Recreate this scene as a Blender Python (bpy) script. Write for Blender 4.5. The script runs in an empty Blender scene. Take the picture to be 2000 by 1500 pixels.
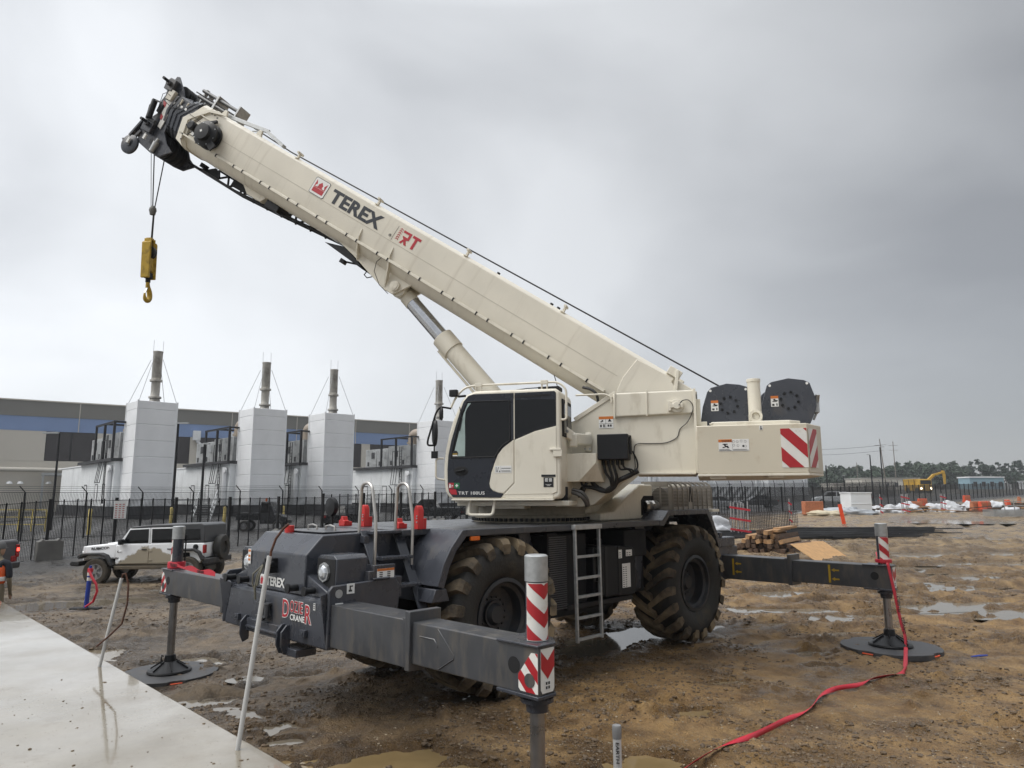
import bpy, bmesh, math, random
import numpy as np
from mathutils import Matrix, Vector
random.seed(7); RNG = np.random.default_rng(11)
R = math.radians
scene = bpy.context.scene
col = scene.collection

# ---------------------------------------------------------------- camera
cam_d = bpy.data.cameras.new('camera'); cam = bpy.data.objects.new('camera', cam_d); col.objects.link(cam)
cam_d.sensor_width = 36.0; cam_d.lens = 24.85; cam_d.clip_end = 3000; cam_d.clip_start = 0.05
cam.location = (0, 0, 2.387)
cam.rotation_euler = (math.pi/2 + 0.156, -0.0033*0, 0)
cam.matrix_world = Matrix.Translation((0, 0, 2.387)) @ Matrix.Rotation(math.pi/2+0.156, 4, 'X') @ Matrix.Rotation(-0.0033, 4, 'Z')
scene.camera = cam

# ---------------------------------------------------------------- sky, sun, exposure
SUN_AZ, SUN_EL = R(-112), R(52)          # azimuth from +Y towards +X
world = bpy.data.worlds.new('World'); scene.world = world; world.use_nodes = True
nt = world.node_tree; N = nt.nodes; L = nt.links
for n in list(N): N.remove(n)
def wn(t, **k):
    n = N.new(t)
    for a, b in k.items(): setattr(n, a, b)
    return n
out = wn('ShaderNodeOutputWorld'); bg = wn('ShaderNodeBackground'); bg.inputs[1].default_value = 0.1
sky = wn('ShaderNodeTexSky', sky_type='NISHITA', sun_disc=False); sky.sun_elevation = SUN_EL; sky.sun_rotation = SUN_AZ
tc = wn('ShaderNodeTexCoord')
mp = wn('ShaderNodeMapping'); mp.inputs['Scale'].default_value = (1.0, 1.0, 1.55); mp.inputs['Location'].default_value = (0.35, 0.1, 0.2)
nz = wn('ShaderNodeTexNoise'); nz.inputs['Scale'].default_value = 1.5; nz.inputs['Detail'].default_value = 5; nz.inputs['Roughness'].default_value = 0.45; nz.inputs['Distortion'].default_value = 0.45
L.new(tc.outputs['Generated'], mp.inputs[0]); L.new(mp.outputs[0], nz.inputs['Vector'])
cr = wn('ShaderNodeValToRGB')
cr.color_ramp.elements[0].position = 0.33; cr.color_ramp.elements[0].color = (0.345, 0.357, 0.376, 1)
cr.color_ramp.elements[1].position = 0.67; cr.color_ramp.elements[1].color = (0.615, 0.632, 0.652, 1)
L.new(nz.outputs['Fac'], cr.inputs[0])
# the cloud deck is thinner (brighter) towards the hidden sun on the left, heavier to the right
dt = wn('ShaderNodeVectorMath', operation='DOT_PRODUCT'); dt.inputs[1].default_value = (-0.93, 0.30, -0.20)
L.new(tc.outputs['Generated'], dt.inputs[0])
mr = wn('ShaderNodeMapRange'); mr.inputs[1].default_value = -0.55; mr.inputs[2].default_value = 0.75; mr.inputs[3].default_value = 0.60; mr.inputs[4].default_value = 1.22
L.new(dt.outputs['Value'], mr.inputs[0])
# overcast sky brightens towards the zenith
sp = wn('ShaderNodeSeparateXYZ'); L.new(tc.outputs['Generated'], sp.inputs[0])
mz = wn('ShaderNodeMapRange'); mz.inputs[1].default_value = 0.60; mz.inputs[2].default_value = 1.0; mz.inputs[3].default_value = 1.0; mz.inputs[4].default_value = 4.2
L.new(sp.outputs[2], mz.inputs[0])
mm = wn('ShaderNodeMath', operation='MULTIPLY'); L.new(mr.outputs[0], mm.inputs[0]); L.new(mz.outputs[0], mm.inputs[1])
m10 = wn('ShaderNodeMath', operation='MULTIPLY'); m10.inputs[1].default_value = 10.0; L.new(mm.outputs[0], m10.inputs[0])
vs = wn('ShaderNodeVectorMath', operation='SCALE'); L.new(cr.outputs[0], vs.inputs[0]); L.new(m10.outputs[0], vs.inputs['Scale'])
mx = wn('ShaderNodeMix', data_type='RGBA'); mx.inputs[0].default_value = 0.93
L.new(sky.outputs[0], mx.inputs[6]); L.new(vs.outputs[0], mx.inputs[7]); L.new(mx.outputs[2], bg.inputs[0]); L.new(bg.outputs[0], out.inputs[0])

sun_d = bpy.data.lights.new('sun', 'SUN'); sun_d.energy = 1.5; sun_d.angle = R(45); sun_d.color = (1.0, 0.965, 0.91)
sun = bpy.data.objects.new('sun', sun_d); col.objects.link(sun)
sd = Vector((math.sin(SUN_AZ)*math.cos(SUN_EL), math.cos(SUN_AZ)*math.cos(SUN_EL), math.sin(SUN_EL)))
sun.rotation_euler = sd.to_track_quat('Z', 'Y').to_euler(); sun.location = sd*60
vw = scene.view_settings; vw.view_transform = 'Standard'; vw.look = 'None'; vw.gamma = 1.0; vw.exposure = 0.48; vw.use_curve_mapping = False
scene.render.engine = 'CYCLES'

# ---------------------------------------------------------------- materials
MATS = {}
def mat(name, c, rough=0.5, metal=0.0, var=0.12, scale=5.0, dirt=None, damt=0.35, dscale=3.0, stretch=None, bump=0.0, bscale=60.0, spec=0.5, alpha=None, rvar=0.12, emit=None):
    if name in MATS: return MATS[name]
    m = bpy.data.materials.new(name); m.use_nodes = True; MATS[name] = m
    t = m.node_tree; n = t.nodes; l = t.links; b = n['Principled BSDF']
    b.inputs['Metallic'].default_value = metal; b.inputs['Specular IOR Level'].default_value = spec
    co = n.new('ShaderNodeTexCoord'); src = co.outputs['Object']
    nz = n.new('ShaderNodeTexNoise'); nz.inputs['Scale'].default_value = scale; nz.inputs['Detail'].default_value = 4
    l.new(src, nz.inputs['Vector'])
    r = n.new('ShaderNodeValToRGB'); e = r.color_ramp.elements
    e[0].position = 0.3; e[1].position = 0.7
    e[0].color = (c[0]*(1-var), c[1]*(1-var), c[2]*(1-var), 1); e[1].color = (min(1, c[0]*(1+var)), min(1, c[1]*(1+var)), min(1, c[2]*(1+var)), 1)
    l.new(nz.outputs['Fac'], r.inputs[0]); cur = r.outputs[0]
    mr_ = n.new('ShaderNodeMapRange'); mr_.inputs[3].default_value = max(0.03, rough-rvar); mr_.inputs[4].default_value = min(1, rough+rvar)
    l.new(nz.outputs['Fac'], mr_.inputs[0]); rsrc = mr_.outputs[0]
    if dirt:
        mp = n.new('ShaderNodeMapping'); mp.inputs['Scale'].default_value = stretch or (1, 1, 1)
        l.new(src, mp.inputs[0])
        d = n.new('ShaderNodeTexNoise'); d.inputs['Scale'].default_value = dscale; d.inputs['Detail'].default_value = 6; d.inputs['Roughness'].default_value = 0.68
        l.new(mp.outputs[0], d.inputs['Vector'])
        dr = n.new('ShaderNodeMapRange'); dr.inputs[1].default_value = 0.62-damt*0.45; dr.inputs[2].default_value = 0.78-damt*0.2
        dr.inputs[4].default_value = min(1.0, 0.45+damt)
        l.new(d.outputs['Fac'], dr.inputs[0])
        x = n.new('ShaderNodeMix'); x.data_type = 'RGBA'; x.inputs[7].default_value = (*dirt, 1)
        l.new(dr.outputs[0], x.inputs[0]); l.new(cur, x.inputs[6]); cur = x.outputs[2]
        rm = n.new('ShaderNodeMath'); rm.operation = 'MULTIPLY_ADD'; rm.inputs[1].default_value = 0.35; rm.use_clamp = True
        l.new(dr.outputs[0], rm.inputs[0]); l.new(rsrc, rm.inputs[2]); rsrc = rm.outputs[0]
    l.new(cur, b.inputs['Base Color']); l.new(rsrc, b.inputs['Roughness'])
    if bump:
        bn = n.new('ShaderNodeTexNoise'); bn.inputs['Scale'].default_value = bscale; bn.inputs['Detail'].default_value = 4; l.new(src, bn.inputs['Vector'])
        bu = n.new('ShaderNodeBump'); bu.inputs['Strength'].default_value = bump; bu.inputs['Distance'].default_value = 0.02
        l.new(bn.outputs['Fac'], bu.inputs['Height']); l.new(bu.outputs[0], b.inputs['Normal'])
    if alpha is not None: b.inputs['Alpha'].default_value = alpha
    if emit: b.inputs['Emission Color'].default_value = (*emit[0], 1); b.inputs['Emission Strength'].default_value = emit[1]
    return m

CREAM = mat('cream_paint', (0.70, 0.66, 0.56), 0.34, var=0.05, scale=1.2, dirt=(0.42, 0.37, 0.28), damt=0.17, dscale=2.2, stretch=(1.5, 1.5, 0.5))
CREAM_D = mat('cream_paint_streaked', (0.69, 0.65, 0.555), 0.38, var=0.06, scale=1.6, dirt=(0.50, 0.455, 0.37), damt=0.17, dscale=1.3, stretch=(5, 1, 0.4))
GREY = mat('carrier_grey_paint', (0.047, 0.051, 0.062), 0.27, var=0.15, scale=3, dirt=(0.12, 0.10, 0.08), damt=0.14, dscale=4, stretch=(1, 1, .4))
GREYB = mat('beam_grey_paint', (0.054, 0.056, 0.061), 0.34, var=0.15, scale=3, dirt=(0.12, 0.105, 0.085), damt=0.32, dscale=4, stretch=(2, 2, .5))
DOOR = mat('cab_charcoal_paint', (0.019, 0.022, 0.030), 0.28, var=0.06, spec=0.4)
BLACK = mat('black_paint', (0.008, 0.0085, 0.010), 0.45, var=0.2, spec=0.35)
BLACKM = mat('black_matt_plastic', (0.011, 0.011, 0.012), 0.65, var=0.2, spec=0.35)
DARKIN = mat('dark_inside', (0.008, 0.008, 0.009), 0.8)
GLASS = mat('tinted_glass', (0.005, 0.0055, 0.0065), 0.05, var=0.05, rvar=0.02, spec=0.38)
PANE_LIT = mat('painted_windscreen_light', (0.32, 0.40, 0.38), 0.08, var=0.15, rvar=0.02)
TYRE_LUG = mat('tyre_lug_muddy', (0.055, 0.044, 0.032), 0.78, var=0.35, scale=7, dirt=(0.27, 0.205, 0.125), damt=0.55, dscale=1.7, bump=0.5, bscale=22)
TYRE = mat('tyre_rubber', (0.022, 0.021, 0.019), 0.66, var=0.25, scale=8, dirt=(0.10, 0.08, 0.05), damt=0.22, dscale=2.2, bump=0.3, bscale=30)
RIM = mat('rim_grey', (0.022, 0.024, 0.028), 0.42, var=0.2, dirt=(0.10, 0.08, 0.055), damt=0.15)
CHROME = mat('chromed_rod', (0.55, 0.56, 0.58), 0.22, 1.0, var=0.08, scale=14, rvar=0.06)
RODG = mat('jack_rod_steel', (0.34, 0.34, 0.35), 0.30, 0.9, var=0.12, scale=9)
STEEL = mat('brushed_stainless', (0.52, 0.50, 0.47), 0.34, 0.9, var=0.1)
GALV = mat('galvanised_steel', (0.42, 0.43, 0.43), 0.48, 0.7, var=0.16, scale=18)
RED = mat('red_paint', (0.50, 0.025, 0.022), 0.4, var=0.12)
WHITE = mat('white_reflective', (0.72, 0.71, 0.67), 0.42, var=0.04, dirt=(0.45, 0.38, 0.28), damt=0.12, dscale=7)
REDR = mat('red_reflective', (0.40, 0.018, 0.025), 0.38, var=0.08)
DECAL_W = mat('white_decal', (0.74, 0.74, 0.72), 0.45, var=0.03)
INK = mat('black_print', (0.012, 0.012, 0.014), 0.5)
NAVY = mat('charcoal_lettering', (0.016, 0.020, 0.028), 0.45, var=0.05)
LOGORED = mat('logo_red', (0.42, 0.018, 0.030), 0.45, var=0.05)
ORANGE = mat('orange_print', (0.55, 0.16, 0.03), 0.5)
GREEN = mat('green_print', (0.01, 0.16, 0.06), 0.5)
HOOKY = mat('hook_yellow', (0.45, 0.29, 0.025), 0.5, var=0.12, dirt=(0.09, 0.06, 0.02), damt=0.3, dscale=8)
ROPE = mat('wire_rope', (0.035, 0.034, 0.033), 0.55, 0.4)
HOSE = mat('rubber_hose', (0.012, 0.012, 0.013), 0.5)
WOODD = mat('weathered_timber', (0.085, 0.050, 0.030), 0.8, var=0.35, scale=14, bump=0.4)
WOODL = mat('fresh_timber', (0.36, 0.21, 0.10), 0.75, var=0.25, scale=10, bump=0.3)
PLY = mat('plywood', (0.46, 0.27, 0.12), 0.7, var=0.14, scale=6, dirt=(0.22, 0.13, 0.06), damt=0.12, dscale=5)
TAPE = mat('red_danger_tape', (0.50, 0.022, 0.040), 0.45, var=0.1)
MAT_BLK = mat('outrigger_mat_plastic', (0.050, 0.050, 0.052), 0.55, var=0.25, scale=6, dirt=(0.14, 0.11, 0.08), damt=0.2)
PVC = mat('pvc_conduit_grey', (0.50, 0.50, 0.49), 0.5, var=0.06, dirt=(0.25, 0.21, 0.16), damt=0.15, dscale=8)
AMBER = mat('amber_lens', (0.70, 0.14, 0.01), 0.3)
LENS = mat('headlamp_lens', (0.62, 0.64, 0.66), 0.12, 0.6, var=0.15, scale=30)
FENCE = mat('black_fence_steel', (0.008, 0.008, 0.009), 0.5, spec=0.3)

# ---------------------------------------------------------------- mesh helpers
class MB:
    def __init__(s): s.v = []; s.f = []; s.m = []; s.mi = 0
    def add(s, vs, fs):
        o = len(s.v); s.v += [tuple(p) for p in vs]; s.f += [tuple(i+o for i in f) for f in fs]; s.m += [s.mi]*len(fs); return s
    def box(s, x0, x1, y0, y1, z0, z1):
        return s.add([(x0,y0,z0),(x1,y0,z0),(x1,y1,z0),(x0,y1,z0),(x0,y0,z1),(x1,y0,z1),(x1,y1,z1),(x0,y1,z1)],
                     [(0,3,2,1),(4,5,6,7),(0,1,5,4),(1,2,6,5),(2,3,7,6),(3,0,4,7)])
    def bar(s, p0, p1, w, h, up=(0,0,1)):
        p0 = Vector(p0); p1 = Vector(p1); d = (p1-p0).normalized(); u = Vector(up)
        if abs(d.dot(u)) > 0.97: u = Vector((0,1,0))
        a = d.cross(u).normalized()*w/2; b = a.cross(d).normalized()*h/2
        vs = [p+i*a+j*b for p in (p0, p1) for i, j in ((-1,-1),(1,-1),(1,1),(-1,1))]
        return s.add(vs, [(0,3,2,1),(4,5,6,7),(0,1,5,4),(1,2,6,5),(2,3,7,6),(3,0,4,7)])
    def prism(s, pts, pl, a, b):
        n = len(pts)
        def q(p, t): return {'xz': (p[0], t, p[1]), 'xy': (p[0], p[1], t), 'yz': (t, p[0], p[1])}[pl]
        vs = [q(p, a) for p in pts]+[q(p, b) for p in pts]
        return s.add(vs, [tuple(range(n)), tuple(range(2*n-1, n-1, -1))]+[(i, i+n, (i+1) % n+n, (i+1) % n) for i in range(n)])
    def cyl(s, p0, p1, r0, r1=None, n=16, caps=True):
        r1 = r0 if r1 is None else r1
        p0 = Vector(p0); p1 = Vector(p1); d = (p1-p0).normalized(); u = Vector((0,0,1)) if abs(d.z) < 0.9 else Vector((1,0,0))
        a = d.cross(u).normalized(); b = d.cross(a)
        vs = [p+(a*math.cos(2*math.pi*i/n)+b*math.sin(2*math.pi*i/n))*r for p, r in ((p0, r0), (p1, r1)) for i in range(n)]
        fs = [(i, (i+1) % n, (i+1) % n+n, i+n) for i in range(n)]
        if caps: fs += [tuple(range(n-1, -1, -1)), tuple(range(n, 2*n))]
        return s.add(vs, fs)
    def tube(s, pts, r, n=8, caps=True):
        P = [Vector(p) for p in pts]; k = len(P); ref = None; vs = []
        for i, p in enumerate(P):
            d = ((P[min(i+1, k-1)]-p).normalized()+(p-P[max(i-1, 0)]).normalized())
            d = d.normalized() if d.length > 1e-6 else (P[min(i+1,k-1)]-P[max(i-1,0)]).normalized()
            if ref is None:
                u = Vector((0,0,1)) if abs(d.z) < 0.9 else Vector((1,0,0)); ref = d.cross(u).normalized()
            ref = (ref-d*ref.dot(d)).normalized(); b = d.cross(ref); rr = r[i] if isinstance(r, (list, tuple)) else r
            vs += [p+(ref*math.cos(2*math.pi*j/n)+b*math.sin(2*math.pi*j/n))*rr for j in range(n)]
        fs = [(i*n+j, i*n+(j+1) % n, (i+1)*n+(j+1) % n, (i+1)*n+j) for i in range(k-1) for j in range(n)]
        if caps: fs += [tuple(range(n-1, -1, -1)), tuple(range((k-1)*n, k*n))]
        return s.add(vs, fs)
    def lathe(s, prof, c=(0,0,0), axis='z', n=32, closed=False):
        vs = []
        for r, h in prof:
            for j in range(n):
                a = 2*math.pi*j/n; p, q = r*math.cos(a), r*math.sin(a)
                vs.append({'z': (c[0]+p, c[1]+q, c[2]+h), 'y': (c[0]+p, c[1]+h, c[2]+q), 'x': (c[0]+h, c[1]+p, c[2]+q)}[axis])
        k = len(prof); fs = [(i*n+j, i*n+(j+1) % n, ((i+1) % k)*n+(j+1) % n, ((i+1) % k)*n+j) for i in range(k if closed else k-1) for j in range(n)]
        if not closed: fs += [tuple(range(n-1, -1, -1)), tuple(range((k-1)*n, k*n))]
        return s.add(vs, fs)
    def grid(s, P, wrap=False):            # P: rows of points
        r, c = len(P), len(P[0]); vs = [p for row in P for p in row]
        fs = [(i*c+j, i*c+(j+1) % c, (i+1)*c+(j+1) % c, (i+1)*c+j) for i in range(r-1) for j in range(c if wrap else c-1)]
        return s.add(vs, fs)
    def build(s, name, mats, parent=None, frame=None, bevel=0.0, smooth=40, seg=2, fix=True):
        me = bpy.data.meshes.new(name); me.from_pydata(s.v, [], s.f)
        if not isinstance(mats, (list, tuple)): mats = [mats]
        for m in mats: me.materials.append(m)
        if len(mats) > 1: me.polygons.foreach_set('material_index', s.m)
        if fix:
            bm = bmesh.new(); bm.from_mesh(me); bmesh.ops.recalc_face_normals(bm, faces=bm.faces); bm.to_mesh(me); bm.free()
        if smooth:
            me.polygons.foreach_set('use_smooth', [True]*len(me.polygons)); me.set_sharp_from_angle(angle=R(smooth))
        o = bpy.data.objects.new(name, me); col.objects.link(o)
        put(o, parent, frame)
        if bevel:
            b = o.modifiers.new('bevel', 'BEVEL'); b.width = bevel; b.segments = seg; b.limit_method = 'ANGLE'; b.angle_limit = R(35); b.harden_normals = False
        return o
WM = {}
I4 = Matrix.Identity(4)
def put(o, parent=None, frame=None):
    """place an object whose coordinates are given in the named frame"""
    f = frame if frame is not None else (WM.get(parent.name, I4) if parent else I4)
    o.matrix_basis = f; WM[o.name] = f.copy()
    if parent: o.parent = parent; o.matrix_parent_inverse = WM[parent.name].inverted()
    return o
def empty(name, M=I4):
    o = bpy.data.objects.new(name, None); col.objects.link(o); o.empty_display_size = 0.3; o.matrix_basis = M; WM[o.name] = M.copy(); return o
def tag(o, label=None, cat=None, group=None, kind=None):
    for k, v in (('label', label), ('category', cat), ('group', group), ('kind', kind)):
        if v: o[k] = v
    return o
def frame(loc, rz=0, rx=0, ry=0):
    return Matrix.Translation(loc) @ Matrix.Rotation(rz, 4, 'Z') @ Matrix.Rotation(ry, 4, 'Y') @ Matrix.Rotation(rx, 4, 'X')
def copy_tree(o, M, parent=None):
    """copy of a thing with its parts; M is the new world matrix of its root"""
    def rec(s, p):
        c = s.copy(); col.objects.link(c)
        if p: c.parent = p
        for k in s.children: rec(k, c)
        return c
    c = rec(o, parent); c.matrix_basis = M; WM[c.name] = M.copy(); return c
def text(s, size, name, m, parent, M, bold=0.0, ext=0.004, sx=1.0, shear=0.0, align='LEFT', space=1.0):
    """flat lettering: local X = reading direction, local Y = up, local Z = outwards; M in world"""
    cu = bpy.data.curves.new('t', 'FONT'); cu.body = s; cu.size = size; cu.offset = bold; cu.extrude = ext; cu.align_x = align; cu.shear = shear; cu.space_character = space
    cu.resolution_u = 3
    t = bpy.data.objects.new('t', cu); me = bpy.data.meshes.new_from_object(t); me.name = name
    bpy.data.objects.remove(t); bpy.data.curves.remove(cu)
    me.transform(Matrix.Diagonal((sx, 1, 1, 1)))
    me.materials.clear(); me.materials.append(m)
    o = bpy.data.objects.new(name, me); col.objects.link(o); return put(o, parent, M)
def basis(o, x, y):
    x = Vector(x).normalized(); y = Vector(y).normalized(); z = x.cross(y)
    return Matrix(((x.x, y.x, z.x, o[0]), (x.y, y.y, z.y, o[1]), (x.z, y.z, z.z, o[2]), (0, 0, 0, 1)))

# ---------------------------------------------------------------- noise for terrain
def vnoise(x, y, seed=0):
    xi = np.floor(x).astype(np.int64); yi = np.floor(y).astype(np.int64); xf = x-xi; yf = y-yi
    def h(a, b):
        n = (a*374761393+b*668265263+seed*1442695041) & 0xffffffff
        n = ((n ^ (n >> 13))*1274126177) & 0xffffffff
        return ((n ^ (n >> 16)) & 0xffff)/65535.0
    u = xf*xf*(3-2*xf); v = yf*yf*(3-2*yf)
    return (h(xi, yi)*(1-u)+h(xi+1, yi)*u)*(1-v)+(h(xi, yi+1)*(1-u)+h(xi+1, yi+1)*u)*v-0.5
def fbm(x, y, o=4, seed=0):
    r = 0; a = 1.0
    for i in range(o): r = r+a*vnoise(x*2**i, y*2**i, seed+i*17); a *= 0.5
    return r
def ss(a, b, x):
    t = np.clip((x-a)/(b-a), 0, 1); return t*t*(3-2*t)

# ================================================================ SETTING
FP0 = np.array([-18.7, 29.0]); FD = np.array([0.727, 0.686]); FN = np.array([-0.686, 0.727])   # fence line start, direction, far normal
# puddles: x, y, rx, ry, rotation, muddiness (0 clear, 1 milky ochre)
PUD = [(2.2,12.9,1.7,.75,.5,.15),(1.2,11.6,1.0,.45,.6,.15),(-5.2,12.1,.75,.38,.1,.15),(-7.0,12.5,.6,.8,.7,.3),(-3.3,10.65,.55,.2,.1,.1),(-3.75,10.2,.35,.16,.3,.1),(-3.7,9.3,.5,.24,.2,.1),
       (-1.35,6.85,.85,.42,.15,1.0),(-.55,6.6,.6,.3,-.1,1.0),(1.15,6.75,.5,.28,.1,1.0),(8.5,17.9,1.0,.5,.1,.1),(12.9,23.4,1.5,.9,.3,.1),(31,52.6,3.5,4,.1,.1),(13.6,21.2,2.0,1.0,-.2,.1),(16,28.2,1.8,1.2,.2,.1),(19.4,28.5,1.6,1.3,.1,.1),
       (9.6,16.5,.6,.3,.2,.1),(4.6,11.3,.36,.2,.1,.2),(4.3,10.4,.36,.14,.2,.3),(2.8,9.65,.25,.12,.2,.6),(-.55,8.9,.6,.2,.2,.1),(-2.55,7.8,.34,.22,.6,.15),(-2.2,7.45,.25,.15,.6,.15),(5.6,12.7,.6,.18,.2,.1),(-11.4,19.1,2.4,1.2,.3,.25),
       (-3.0,8.4,.4,.16,-.5,.1),(2.0,8.3,.3,.14,.2,.9),(11,19.5,1.2,.5,-.1,.1),(15,25,1.6,.5,.2,.1),(18,24,1.6,.5,-.15,.1),(7.2,14.6,.7,.22,.1,.1),(-9,22.0,2.2,.8,.2,.2),(20,40,3,1.4,.2,.1),(26,45,3,1.5,.1,.1)]
for _i in range(44):
    _y = random.uniform(13.5, 38); PUD.append((random.uniform(.30, .74)*_y, _y, random.uniform(.35, 1.3)*(.6+_y/30), random.uniform(.14, .34)*(.6+_y/22), random.uniform(-.15, .45), .1))
def base_h(x, y):
    x = np.asarray(x, float); y = np.asarray(y, float)
    road = ss(-3.5, -9.5, x)*ss(12.5, 18, y)*(1-ss(25.5, 30, y))*(-0.36)
    left = ss(-1.5, -4.6, x)*ss(7.5, 10.3, y)*(1-ss(13, 18, y))*(-0.27)
    rise = np.interp(y, [22, 45, 60, 80, 150, 400, 1200], [0, .30, .62, .75, 2.3, 2.8, 3.0])*ss(-16, 4, x-0.1*(y-40))
    mound = 0.10*np.exp(-(((x-3.3)/1.6)**2+((y-6.2)/1.2)**2))
    return road+left+rise+mound
def gh(x, y, fine=True, wet=None):
    x = np.asarray(x, float); y = np.asarray(y, float); z = base_h(x, y)
    far = 1-ss(60, 120, y)
    if fine:
        z = z+(0.055*fbm(x*.55, y*.55, 3, 3)+0.050*fbm(x*2.4, y*2.4, 4, 9))*far
        cl = np.clip(fbm(x*5.5, y*5.5, 3, 21)-0.08, 0, 1); z = z+0.14*cl*(0.35+ss(-.1, .35, fbm(x*.6, y*.6, 2, 44)))*far
        # wheel ruts crossing the field on the right and passing under the crane
        u = x*0.96+y*0.28; w = -x*0.28+y*0.96+0.5*vnoise(u*.22, u*0+3, 5)
        rut = np.zeros_like(z)
        for c, a in ((10.6, .05), (12.4, .05), (14.3, .06), (15.9, .06), (17.4, .05), (19.3, .07), (21.2, .07), (24.5, .08), (27, .08), (31, .08), (36, .08)):
            d = (w-c-0.5*vnoise(u*.3, u*0+c, 8)); rut += a*(-np.exp(-(d/.28)**2)+0.75*np.exp(-((np.abs(d)-.52)/.22)**2))
        field = ss(3.2, 6.5, x)*ss(9.5, 12, y)
        z = z+rut*field*(0.9+1.3*(vnoise(u*1.7, w*1.7, 31)+.5))
        z = z+(0.11*fbm(u*.7, w*4.2, 4, 77)+.07*np.abs(fbm(u*2.2, w*6.5, 3, 81)))*field*far
        z = z+0.05*np.abs(fbm(x*3.2, y*3.2, 4, 91))*ss(.02, .30, fbm(x*.35+7, y*.35, 2, 93))*far
    for px, py, rx, ry, ro, mu in PUD:
        m = (np.abs(x-px) < 2.4*max(rx, ry)) & (np.abs(y-py) < 2.4*max(rx, ry))
        if not np.any(m): continue
        xm, ym = x[m], y[m]
        c, s = math.cos(ro), math.sin(ro); dx, dy = xm-px, ym-py; q = max(.3, ry)
        d = np.sqrt(((c*dx+s*dy)/rx)**2+((-s*dx+c*dy)/ry)**2)+0.8*fbm(xm*1.6/q, ym*1.6/q, 4, 61)
        k = 1-ss(0.40, 1.05, d); D = 0.085 if rx < 1.2 else 0.11
        b0 = float(base_h(px, py))
        z[m] = z[m]*(1-k*.85)+k*.85*(b0)-D*k
        if wet is not None: wet[m] = np.maximum(wet[m], 1-ss(.85, 1.9, d))
    # below the raised slab the soil is lower
    return z
def g(x, y): return float(gh(np.array([x]), np.array([y]))[0])

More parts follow.
